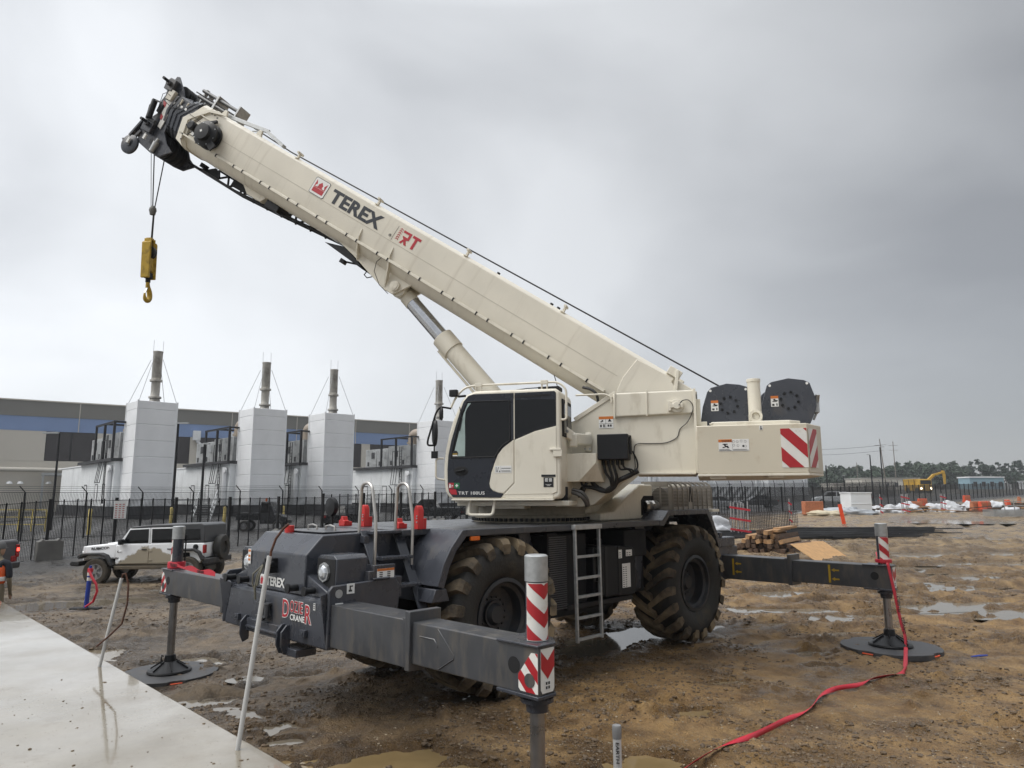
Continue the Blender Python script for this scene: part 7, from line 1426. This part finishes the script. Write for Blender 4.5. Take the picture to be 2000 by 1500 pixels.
# spoil heaped against the far mat
def heap(cx, cy, rx, ry, h, label, seed):
    b = MB(); n = 26; rows = []
    for i in range(9):
        f = i/8; row = []
        for j in range(n):
            a = 2*math.pi*j/n; rr_ = (1-f)*(1+.25*math.sin(3*a+seed)+.18*math.sin(5*a+seed*2)); x, y = cx+rx*rr_*math.cos(a), cy+ry*rr_*math.sin(a); row.append((x, y, g(x, y)-.03+h*(1-(1-f)**2)*(1+.35*math.sin(9*a+f*11+seed)*(1-f))))
        rows.append(row)
    b.grid(rows, wrap=True); o = b.build('mud_heap', mat('heaped_mud', (.085, .062, .038), .75, var=.35, scale=7, bump=1.0, bscale=25), smooth=60); tag(o, label, 'mud heap')
heap(-4.05, 9.85, .55, .32, .16, 'small heap of wet mud beside the far front outrigger mat', 1.3)
# conduits standing in the slab
def conduit(x, y, dx, dy, h, label, cable, r=.0165):
    M = frame((x, y, SLZ)); o = empty('conduit_stub', M); tag(o, label, 'conduit', 'conduit stubs in the slab')
    b = MB(); b.cyl((0, 0, -.05), (dx, dy, h), r, n=14); b.build('pipe', PVC, o, M)
    b = MB(); b.tube(cable, .009, 8); b.build('copper_cable', mat('rusty_copper_cable', (.085, .035, .020), .6, .3, var=.4, scale=20), o, M)
conduit(-4.16, 7.45, .16, .0, .86, 'grey conduit stub in the slab with a long drooping copper cable', [(.16, 0, .84), (.17, 0, .90), (.21, -.02, .91), (.25, -.03, .80), (.26, -.04, .62), (.22, -.04, .42), (.10, -.04, .30), (-.02, -.03, .20)])
conduit(-1.86, 5.08, .15, .02, 1.27, 'tall grey conduit stub in the slab in front of the crane nose', [(.15, .02, 1.2), (.16, .02, 1.30), (.19, .02, 1.39), (.24, .02, 1.46), (.275, .02, 1.49)])
M = frame((.875, 6.35, .0)); o = empty('pvc_stub', M); tag(o, 'white plastic pipe stub with taped end in the mud at the bottom edge', 'pipe')
b = MB(); b.cyl((0, 0, -.2), (.0, 0, .44), .036, n=20); b.build('pipe', mat('white_pvc', (.58, .58, .57), .4, var=.05), o, M); b = MB(); b.lathe([(.038, .36), (.040, .40), (.041, .45), (.036, .465), (.001, .47)], (0, 0, 0), 'z', 14); b.build('tape_wrap', mat('grey_tape', (.22, .22, .22), .6, var=.2), o, M)
text('EARTH', .042, 'pipe_print', INK, o, M @ Matrix.Rotation(-.45, 4, 'Z') @ basis((0, -.0365, .34), (0, 0, -1), (1, 0, 0)), .0005, .0006, 1.3)

# danger tape
def ribbon(name, pts, w, label, twist=None, ups=None):
    P = [Vector(p) for p in pts]; o_ = []
    for i in range(len(P)-1):
        p0, p1, p2, p3 = P[max(i-1, 0)], P[i], P[i+1], P[min(i+2, len(P)-1)]
        for j in range(5): t = j/5; o_.append(.5*((2*p1)+(-p0+p2)*t+(2*p0-5*p1+4*p2-p3)*t*t+(-p0+3*p1-3*p2+p3)*t**3))
    o_.append(P[-1]); rows = []; k = len(o_)
    for i, p in enumerate(o_):
        d = (o_[min(i+1, k-1)]-o_[max(i-1, 0)]).normalized(); f = i/(k-1); a = twist(f) if twist else 0
        side = d.cross(Vector((0, 1, 0)) if abs(d.z) > .6 else Vector((0, 0, 1))).normalized(); up = side.cross(d); s = side*math.cos(a)+up*math.sin(a)
        rows.append([p-s*w/2, p+up*0+s*0+Vector((0, 0, .004)), p+s*w/2])
    b = MB(); b.grid(rows); ob = b.build(name, TAPE, smooth=60, fix=False); m_ = ob.modifiers.new('thickness', 'SOLIDIFY'); m_.thickness = .0015
    return tag(ob, label, 'tape')
jt = CAR @ Vector((-3.5, 3.95, 1.30)); ground_run = [(5.30, 10.05), (5.12, 9.85), (4.62, 9.55), (4.30, 9.30), (3.95, 9.12), (3.62, 8.78), (3.3, 8.35), (2.9, 7.95), (2.35, 7.35), (1.9, 6.95), (1.4, 6.45), (1.0, 5.9)]
tp = [tuple(jt+Vector((-.04, -.03, .05))), tuple(jt+Vector((.0, -.06, -.3))), tuple(jt+Vector((.04, -.10, -.75)))]+[(jt.x+.06, jt.y-.16, .30), (jt.x-.02, jt.y-.3, .13)]
tp += [(x, y, g(x, y)+.03) for x, y in ground_run]
ribbon('danger_tape', tp, .055, 'red danger tape hanging from the rear jack and trailing across the mud', lambda f: 1.1*math.sin(f*26)*(f > .3)+.25)
for k, s_ in enumerate(('DANGER', 'PELIGRO')):
    M = basis((jt.x+.075-.03*k, jt.y-.165+.03*k, .34+.30*k), (-.02, .0, 1), (-1, .15, 0)); text(s_, .062, 'tape_lettering', INK, bpy.data.objects['danger_tape'], M, .001, .001, .95)
b = MB(); Mj = CAR; b.lathe([(.118, 1.335), (.122, 1.36), (.118, 1.385)], (-3.665, 3.82, 0), 'z', 20); ob = b.build('danger_tape_knot', TAPE, None, CAR, fix=False); tag(ob, 'red danger tape knotted round the rear jack tube', 'tape')
b = MB(); b.tube([(-3.75, 3.72, 1.36), (-3.9, 3.66, 1.40), (-4.05, 3.60, 1.45)], .014, 5); b.build('tape_tail', TAPE, ob, CAR)
b = MB(); b.lathe([(.125, 1.31), (.130, 1.36), (.125, 1.40)], (4.12, -3.835, 0), 'z', 20); ob = b.build('danger_tape_wrap', TAPE, None, CAR, fix=False); tag(ob, 'red danger tape wrapped round the far front jack with its end on the beam', 'tape')
b = MB(); b.grid([[(4.24, -3.75+.1*i, 1.315+.07*(1-i/16)**3), (4.24, -3.75+.1*i, 1.375+.02*math.sin(i)+.02*(1-i/16))] for i in range(17)]); b.build('tape_tail', TAPE, ob, CAR, fix=False)
text('PELIGRO', .065, 'tape_lettering', INK, ob, CAR @ basis((4.245, -3.75, 1.345), (0, 1, 0), (0, 0, 1)), .001, .001, 1.0)
text('CUIDADO', .050, 'tape_lettering', INK, ob, CAR @ basis((4.245, -2.75, 1.325), (0, 1, 0), (0, 0, 1)), .001, .001, 1.0)

# blue delineator post by the drive
dx_, dy_ = -10.6, 18.2; M = frame((dx_, dy_, g(dx_, dy_))); o = empty('delineator_post', M); tag(o, 'blue delineator post with red tape knotted round its top', 'post')
b = MB(); b.prism([(-.36, -.1), (.36, -.1), (.36, .1), (-.36, .1)], 'xy', 0, .05); b.build('base', BLACKM, o, M, bevel=.015)
b = MB(); b.cyl((0, 0, .04), (.03, 0, .98), .052, n=16); b.cyl((.03, 0, .98), (.03, 0, 1.06), .03, n=12); b.build('tube', mat('blue_plastic', (.015, .045, .30), .45), o, M)
for zz in (.70, .82): b = MB(); b.cyl((.02, 0, zz), (.024, 0, zz+.08), .0545, n=16, caps=False); b.build('reflective_band', WHITE, o, M)
b = MB(); b.tube([(.03, -.05, .95), (.12, -.08, .8), (.26, -.1, .62), (.30, -.1, .45), (.22, -.1, .2), (.05, -.12, .08)], [.03, .035, .03, .03, .03, .025], 5); b.lathe([(.06, .90), (.065, .95), (.06, 1.0)], (.03, 0, 0), 'z', 10); b.build('tape_streamer', TAPE, o, M)

# yellow bollards and railing beyond the fence, notice board
YB = mat('bollard_yellow', (.48, .38, .12), .6, var=.2, scale=6)
for k, (t, Y) in enumerate(((-.588, 46), (-.475, 50), (-.401, 52), (-.319, 55), (-.234, 58))):
    x, y = bear(t, Y); M = frame((x, y, float(base_h(x, y)))); b = MB(); b.lathe([(.11, 0), (.11, 1.55), (.07, 1.62), (.001, 1.65)], (0, 0, 0), 'z', 12); ob = b.build('bollard', YB, None, M); tag(ob, 'yellow bollard behind the fence, %s from the left' % ('first', 'second', 'third', 'fourth', 'fifth')[k], 'bollard', 'yellow bollards')
M = frame((*bear(-.71, 50), 0), R(-10)); o = empty('yellow_railing', M); tag(o, 'yellow safety railing behind the fence at the left edge', 'railing')
for zz in (.5, 1.0, 1.5): b = MB(); b.bar((-3, 0, zz), (3.5, 0, zz), .07, .07); b.build('rail', YB, o, M)
for xx in np.linspace(-3, 3.5, 7): b = MB(); b.bar((xx, 0, 0), (xx, 0, 1.5), .07, .07); b.build('post', YB, o, M)
M = frame((*fpt(2.56, -.08), .45), math.atan2(FD[1], FD[0])-math.pi/2*0); o = empty('notice_board', M); tag(o, 'white notice board with rows of red print on the fence', 'sign')
b = MB(); b.box(-.24, .24, -.03, .0, 1.0, 1.75); b.build('board', DECAL_W, o, M); b = MB(); [b.box(-.2+i*.14, -.12+i*.14, -.036, -.031, 1.05+j*.09, 1.08+j*.09) for i in range(3) for j in range(7)]; b.build('print', REDR, o, M)['kind'] = 'stuff'

# ---- timber pile and plywood sheet behind the rear outrigger
x0, y0 = 9.9, 28.3; zz0 = g(x0, y0); tdir = Vector((.55, .835, 0)); tn = Vector((.835, -.55, 0)); k = 0
for row, cnt in enumerate((11, 11, 10, 8, 6, 3)):
    for i in range(cnt):
        p = Vector((x0, y0, zz0))+tn*((i-cnt/2)*.205+RNG.uniform(-.03, .03))+tdir*RNG.uniform(-.3, .3)
        rot = math.atan2(tdir.y, tdir.x)+RNG.uniform(-.10, .10); M = frame((p.x, p.y, zz0+.09+row*.175+RNG.uniform(-.01, .02)), rot, RNG.uniform(-.35, .35) if row else 0)
        b = MB(); ln = RNG.uniform(2.2, 2.8); b.box(-.1, ln, -.08, .08, -.08, .08); fresh = row >= 3 and RNG.random() < .45
        ob = b.build('timber', WOODL if fresh else WOODD, None, M, bevel=.006, seg=1)
        tag(ob, ('fresh pale square timber on top of the pile behind the rear outrigger' if fresh else 'dark weathered square timber in the pile behind the rear outrigger'), 'timber', 'fresh timbers on the pile' if fresh else 'weathered timbers in the pile')
for k, (a, w, z_, r_) in enumerate(((.4, .32, 1.02, .02), (.9, .30, 1.08, -.05), (1.6, .34, .42, .1))):
    p = Vector((x0, y0, 0))+tdir*a+tn*(.25 if k < 2 else 1.3); b = MB(); b.box(0, 2.4, -w/2, w/2, 0, .09 if k < 2 else .05); ob = b.build('plank', WOODL, None, frame((p.x, p.y, zz0+z_-(.9-.85 if k < 2 else 0)), math.atan2(tdir.y, tdir.x)+r_), bevel=.004, seg=1); tag(ob, ('lower pale thick plank on top of the timber pile', 'upper pale thick plank on top of the timber pile', 'pale plank leaning at the right of the timber pile')[k], 'plank', 'pale planks on the timber pile')
PX = Vector((1.95, 1.7, 0)).normalized(); PY = Vector((-.51, .583, .46)).normalized(); b = MB(); b.box(0, 2.5, 0, 1.1, 0, .02); ob = b.build('plywood_sheet', PLY, None, basis((10.65, 25.4, g(10.65, 25.4)+.06), PX, PY)); tag(ob, 'pale plywood sheet lying against the timber pile', 'plywood sheet')
# ---- stakes wrapped with tape
for k, (t, Y, n_, lab) in enumerate(((.317, 37, 6, 'bundle of steel stakes wrapped in red tape left of the timber pile'), (.548, 62, 4, 'bundle of stakes with red tape in front of the white bags'), (.601, 66, 3, 'small bundle of stakes with red tape right of the white bags'), (.387, 47, 1, 'single stake with red tape behind the rebar mesh'), (.514, 58, 1, 'single leaning stake left of the white bags'))):
    x, y = bear(t, Y); M = frame((x, y, g(x, y))); o = empty('stake_bundle', M); tag(o, lab, 'stakes', 'stakes wrapped in red tape')
    for i in range(n_): b = MB(); dx = (i-n_/2)*.17; b.cyl((dx, .1*math.sin(i*2), -.1), (dx+.04, .1*math.sin(i*2), 1.75+.25*math.sin(i*3.1)), .035, n=8); b.build('stake', GALV, o, M)
    for zz in (.3, .85, 1.4): b = MB(); b.bar((-(n_/2)*.17-.08, -.15, zz+.12), ((n_/2-1)*.17+.14, -.15, zz-.05), .02, .10); b.build('tape_band', TAPE, o, M)
x, y = bear(.4605, 49); M = frame((x, y, g(x, y)), 0, 0, R(-9)); b = MB(); b.box(-.12, .12, -.03, .03, 0, 1.35); ob = b.build('orange_marker', mat('fluorescent_orange', (.80, .08, .02), .5), None, M); tag(ob, 'fluorescent orange flat marker leaning on a stake', 'marker')
# ---- rebar: standing mesh panel, dark piles
RB = mat('rusty_rebar', (.035, .024, .020), .75, var=.3)
p0, p1 = Vector((*bear(.283, 41), 0)), Vector((*bear(.396, 46), 0)); d = p1-p0; n_ = 46; b = MB()
for layer in (0, 1.4):
    off = Vector((0, layer, 0))
    for i in range(n_+1): p = p0+d*(i/n_)+off; z = float(base_h(p.x, p.y)); b.bar((p.x, p.y, z), (p.x, p.y, z+1.05), .022, .022)
    for j in range(6): z0, z1 = float(base_h(p0.x, p0.y)), float(base_h(p1.x, p1.y)); b.bar(p0+off+Vector((0, 0, z0+.12+j*.17)), p1+off+Vector((0, 0, z1+.12+j*.17)), .022, .022)
ob = b.build('rebar_cage', RB, smooth=0, fix=False); tag(ob, 'long low cage of crossed rebar behind the timber pile', 'rebar cage')
def barpile(t0, t1, Y, wid, k, label):
    x0_, _ = bear(t0, Y); x1_, _ = bear(t1, Y); b = MB()
    for i in range(k):
        a = RNG.uniform(-.06, .06); cx_ = RNG.uniform(x0_, x1_); cy_ = Y+RNG.uniform(-wid, wid)*.5; ln = RNG.uniform(3, 6); z = .04+.30*RNG.random()*(1-abs(cy_-Y)/wid); dx = Vector((math.cos(a), math.sin(a), RNG.uniform(-.012, .012)))*ln/2; c = Vector((cx_, cy_, float(base_h(cx_, cy_))+z)); b.bar(c-dx, c+dx, .05, .05)
    ob = b.build('rebar_pile', mat('black_bar', (.028, .028, .030), .55, var=.5, scale=.8), smooth=0, fix=False); tag(ob, label, 'rebar pile', kind='stuff')
barpile(.30, .50, 37.5, 4.2, 150, 'dark heap of long reinforcing bars behind the timber pile'); barpile(.44, .55, 40, 4.4, 80, 'dark reinforcing bars trailing off behind the right jack')
barpile(.62, .72, 76, 5, 150, 'black pipes heaped before the fence on the right')
# ---- bags, sheets, barriers, blocks among the rubble on the right
def blob(name, t, Y, sx, sy, sz, m, label, cat, seed, group=None, amp=.35):
    x, y = bear(t, Y); bm = bmesh.new(); bmesh.ops.create_icosphere(bm, subdivisions=4, radius=1); me = bpy.data.meshes.new(name)
    for v in bm.verts:
        q = v.co.copy(); a = fbm(np.array([q.x*1.7+seed]), np.array([q.y*1.7+q.z*1.3]), 3, seed)[0]+.6*vnoise(np.array([q.x*5+seed]), np.array([q.z*5+q.y*3]), seed)[0]
        q *= 1+amp*a*1.6; v.co = Vector((q.x*sx, q.y*sy, max(-.15, q.z)*sz))
    bm.to_mesh(me); bm.free(); me.materials.append(m); me.polygons.foreach_set('use_smooth', [True]*len(me.polygons)); o = bpy.data.objects.new(name, me); col.objects.link(o); put(o, None, frame((x, y, g(x, y)))); return tag(o, label, cat, group)
BAG = mat('white_woven_bag', (.50, .51, .53), .6, var=.12, scale=4, bump=.4, bscale=8); FOIL = mat('clear_sheeting', (.36, .38, .40), .3, var=.25, scale=3)
blob('white_bag', .277, 40.5, 1.1, .6, .75, BAG, 'crumpled white bag behind the rear wheel', 'bag', 3, 'white bags')
for k, (t, Y, s) in enumerate(((.505, 70, 1.0), (.532, 66, 2.0), (.545, 67, 1.5), (.555, 66, 1.5), (.594, 70, 1.6), (.607, 68, 1.3), (.622, 72, 1.5), (.634, 71, 1.0), (.672, 76, 1.1), (.69, 64, 1.3))):
    blob('white_bag', t, Y, s*.75, .8, .55+.2*(k % 3), BAG, 'crumpled white bulk bag in the rubble, %s from the left' % ORD[k], 'bag', 10+k, 'white bags')
blob('plastic_sheet', .453, 62, 3.2, 1.2, .6, FOIL, 'sagging clear plastic sheeting left of the white box', 'plastic sheet', 31)
blob('foam_boards', .438, 60, 1.5, .8, .35, mat('cream_foam', (.52, .46, .33), .7), 'cream insulation boards heaped beside the orange panel', 'boards', 33)
x, y = bear(.487, 64); M = frame((x, y, g(x, y)), R(8)); b = MB(); b.box(-1.0, 1.0, 0, 1.6, 0, 1.75); b.box(-1.05, 1.05, -.05, 1.65, 1.75, 1.85); b.box(-1.02, 1.02, -.03, 0, .8, .86); ob = b.build('white_crate', WPAN2, None, M, bevel=.03); tag(ob, 'large white box standing before the black fence', 'box')
OR = mat('barrier_orange', (.62, .085, .03), .5, var=.15); ORD2 = mat('barrier_orange_faded', (.42, .15, .07), .6, var=.2)
x, y = bear(.421, 60); M = frame((x, y, g(x, y)), R(15)); b = MB(); b.box(-.9, .9, 0, .5, 0, 1.1); ob = b.build('orange_barrier', ORD2, None, M, bevel=.04); tag(ob, 'faded orange barrier block below the counterweight corner', 'barrier', 'orange barriers')
for k, (t, Y, w) in enumerate(((.560, 69, 1.6), (.572, 84, 1.2), (.634, 100, 1.2), (.645, 70, 1.4), (.655, 70, 1.3), (.662, 71, 1.4), (.707, 92, 1.0), (.718, 80, 1.5), (.69, 78, 1.6))):
    x, y = bear(t, Y); M = frame((x, y, g(x, y)), R(10+k*7)); o = empty('plastic_barrier', M); tag(o, 'orange plastic barrier on the right, %s from the left' % ORD[k], 'barrier', 'orange barriers')
    b = MB(); b.prism([(-.28, 0), (.28, 0), (.2, .3), (.12, .95), (-.12, .95), (-.2, .3)], 'yz', -w/2, w/2); b.build('body', OR if k % 3 else ORD2, o, M, bevel=.03)
    for i in range(4): b = MB(); b.box(-w/2+i*w/4+.06, -w/2+(i+1)*w/4-.06, -.215, -.17, .40, .85); b.build('panel_recess', ORD2, o, M, bevel=.02)
DEB = mat('dark_rubble', (.05, .035, .025), .85, var=.5, scale=2)
n_ = 900; tt_ = RNG.uniform(.49, .74, n_); YY = 66+14*RNG.random(n_)+(tt_-.5)*30; xx = tt_*YY; scatter('rubble', np.stack([xx, YY, base_h(xx, YY)+.05+.35*RNG.random(n_)**2], -1), .08+.22*RNG.random(n_)**2, DEB, .7, label='dark heap of scrap timber and rubble in front of the fence')
for k in range(46):
    t, Y = RNG.uniform(.50, .74), RNG.uniform(63, 80); x, y = bear(t, Y); b = MB(); ln = RNG.uniform(1.5, 3.6); b.box(-ln/2, ln/2, -.09, .09, 0, .07); ob = b.build('scrap_board', WOODL if k % 3 == 0 else WOODD, None, frame((x, y, float(base_h(x, y))+.12+RNG.uniform(0, .35)), RNG.uniform(-.5, .5), 0, RNG.uniform(-.1, .1)), smooth=0); tag(ob, 'pale scrap board lying across the rubble on the right' if k % 3 == 0 else 'dark scrap board lying across the rubble on the right', 'board', 'pale scrap boards' if k % 3 == 0 else 'dark scrap boards')
# scaffold frames stacked on the right
M = frame((*bear(.690, 56), g(.690*56, 56)), R(4)); o = empty('scaffold_stack', M); tag(o, 'stack of galvanised scaffold frames near the right edge', 'scaffold')
for i in range(6):
    b = MB(); z = .1+i*.09; [b.bar((-1.6, yy, z), (1.6, yy, z), .05, .05) for yy in (-.6, .6)]; [b.bar((xx, -.6, z), (xx, .6, z), .05, .05) for xx in (-1.6, -.5, .5, 1.6)]; b.build('frame', GALV, o, M, smooth=0)
for xx in (-.6, .2, 1.2, 1.5): b = MB(); b.bar((xx, -.5, .1), (xx-.1, -.5, 1.45), .05, .05); b.build('upright', GALV, o, M)
b = MB(); b.bar((-.6, -.5, 1.2), (1.3, -.5, 1.2), .05, .05); b.bar((-.6, -.5, .9), (1.3, -.5, .9), .05, .05); b.build('ledger', GALV, o, M)['kind'] = 'stuff'
# little scraps
x, y = 6.95, 11.05; b = MB(); b.tube([(-.12, 0, .01), (0, .01, .02), (.13, 0, .03)], [.012, .02, .012], 5); ob = b.build('blue_scrap', mat('blue_scrap', (.03, .06, .32), .5), None, frame((x, y, g(x, y)))); tag(ob, 'strip of blue plastic on the mud right of the rear mat', 'scrap')
b = MB(); b.box(-.4, .4, -.1, .1, 0, .04); ob = b.build('blue_sheet_scrap', mat('blue_scrap', (.03, .06, .32), .5), None, frame((*bear(.535, 37), g(.535*37, 37)))); tag(ob, 'blue sheet scrap behind the rear jack tube', 'scrap')

# ---- worker at the left edge: seen from behind in a high-visibility vest
px, py = -9.95, 14.0; pz = float(base_h(px, py)); PMx = frame((px, py, pz), R(8)); per = empty('person', PMx); tag(per, 'person in orange high-visibility vest, dark shirt, khaki trousers and cap at the left edge', 'person')
def skin_obj(name, V, E_, rad, m, parent, M, sub=2):
    me = bpy.data.meshes.new(name); me.from_pydata(V, E_, []); o = bpy.data.objects.new(name, me); col.objects.link(o); me.materials.append(m); put(o, parent, M)
    s = o.modifiers.new('skin', 'SKIN'); s.use_smooth_shade = True
    lay = me.skin_vertices[0].data
    for i, r_ in enumerate(rad): lay[i].radius = r_ if isinstance(r_, tuple) else (r_, r_)
    lay[0].use_root = True
    u = o.modifiers.new('sub', 'SUBSURF'); u.levels = sub; u.render_levels = sub; return o
V = [(0,0,.95),(0,0,1.12),(0,.01,1.32),(0,.02,1.46),(0,.03,1.55),(0,.05,1.66),(0,.05,1.74)]; rad = [(.155,.11),(.15,.105),(.175,.115),(.11,.085),(.055,.055),(.085,.10),(.07,.08)]; E_ = [(0,1),(1,2),(2,3),(3,4),(4,5),(5,6)]
for s in (-1, 1):
    b0 = len(V); V += [(s*.19,.02,1.42),(s*.25,.0,1.14),(s*.23,.10,.93),(s*.22,.15,.85)]; rad += [.06,.046,.034,.026]; E_ += [(3,b0),(b0,b0+1),(b0+1,b0+2),(b0+2,b0+3)]
    for q, (dx, ln) in enumerate(((-.03, .075), (-.01, .085), (.01, .08), (.03, .065))): V.append((s*.22+dx, .17, .85-ln)); rad.append(.009); E_.append((b0+3, len(V)-1))
    V.append((s*.22-s*.045, .19, .82)); rad.append(.010); E_.append((b0+3, len(V)-1))
    b1 = len(V); V += [(s*.10,0,.86),(s*.11,.03,.48),(s*.12,-.01,.10),(s*.13,.12,.04)]; rad += [.095,.065,.045,.04]; E_ += [(0,b1),(b1,b1+1),(b1+1,b1+2),(b1+2,b1+3)]
body = skin_obj('body', V, E_, rad, mat('khaki_trousers', (.20, .165, .11), .8), per, PMx)
skin_obj('shirt', [(0,0,.98),(0,0,1.12),(0,.01,1.32),(0,.02,1.45),(.2,.02,1.42),(-.2,.02,1.42),(.255,0,1.13),(-.255,0,1.13)], [(0,1),(1,2),(2,3),(3,4),(3,5),(4,6),(5,7)], [(.17,.125),(.162,.118),(.187,.126),(.118,.092),.072,.072,.056,.056], mat('navy_shirt', (.012, .014, .022), .8), per, PMx)
skin_obj('vest', [(0,0,1.0),(0,0,1.14),(0,.01,1.32),(0,.02,1.44)], [(0,1),(1,2),(2,3)], [(.205,.155),(.195,.145),(.215,.15),(.165,.115)], mat('hi_vis_orange', (.75, .11, .02), .6), per, PMx)
b = MB(); b.lathe([(.192, 1.10), (.196, 1.13), (.196, 1.16), (.190, 1.18)], (0, .0, 0), 'z', 20); b.build('reflective_band', WHITE, per, PMx @ Matrix.Diagonal((1, .78, 1, 1)), fix=False)
b = MB(); b.lathe([(.108, 1.70), (.108, 1.76), (.085, 1.82), (.04, 1.845), (.001, 1.85)], (0, .05, 0), 'z', 18); b.box(-.07, .07, .13, .23, 1.70, 1.715); b.build('cap', mat('grey_cap', (.10, .10, .10), .8), per, PMx)
skin_obj('head', [(0,.035,1.53),(0,.05,1.66),(0,.05,1.73),(0,.16,1.66),(.10,.05,1.66),(-.10,.05,1.66)], [(0,1),(1,2),(1,3),(1,4),(1,5)], [.058,(.088,.102),(.075,.085),.014,.016,.016], mat('skin', (.42, .25, .17), .6), per, PMx)
skin_obj('hand', [(.22,.15,.85),(.215,.165,.79),(.20,.18,.74),(.23,.18,.73),(.18,.19,.80)], [(0,1),(1,2),(1,3),(0,4)], [.03,.026,.009,.009,.010], mat('skin', (.42, .25, .17), .6), per, PMx)

# ---- rain haze: one box of pale air round the whole place
b = MB(); b.box(-190, 330, -60, 330, -1.6, 24); hz = b.build('haze', mat('haze_air', (.8, .8, .8))); tag(hz, kind='stuff')
hm = bpy.data.materials.new('haze_volume'); hm.use_nodes = True; ht = hm.node_tree
for n_ in list(ht.nodes):
    if n_.type != 'OUTPUT_MATERIAL': ht.nodes.remove(n_)
pv = ht.nodes.new('ShaderNodeVolumePrincipled'); pv.inputs['Color'].default_value = (.84, .87, .90, 1); pv.inputs['Density'].default_value = .00042
ht.links.new(pv.outputs[0], [n_ for n_ in ht.nodes if n_.type == 'OUTPUT_MATERIAL'][0].inputs['Volume'])
hz.data.materials.clear(); hz.data.materials.append(hm)
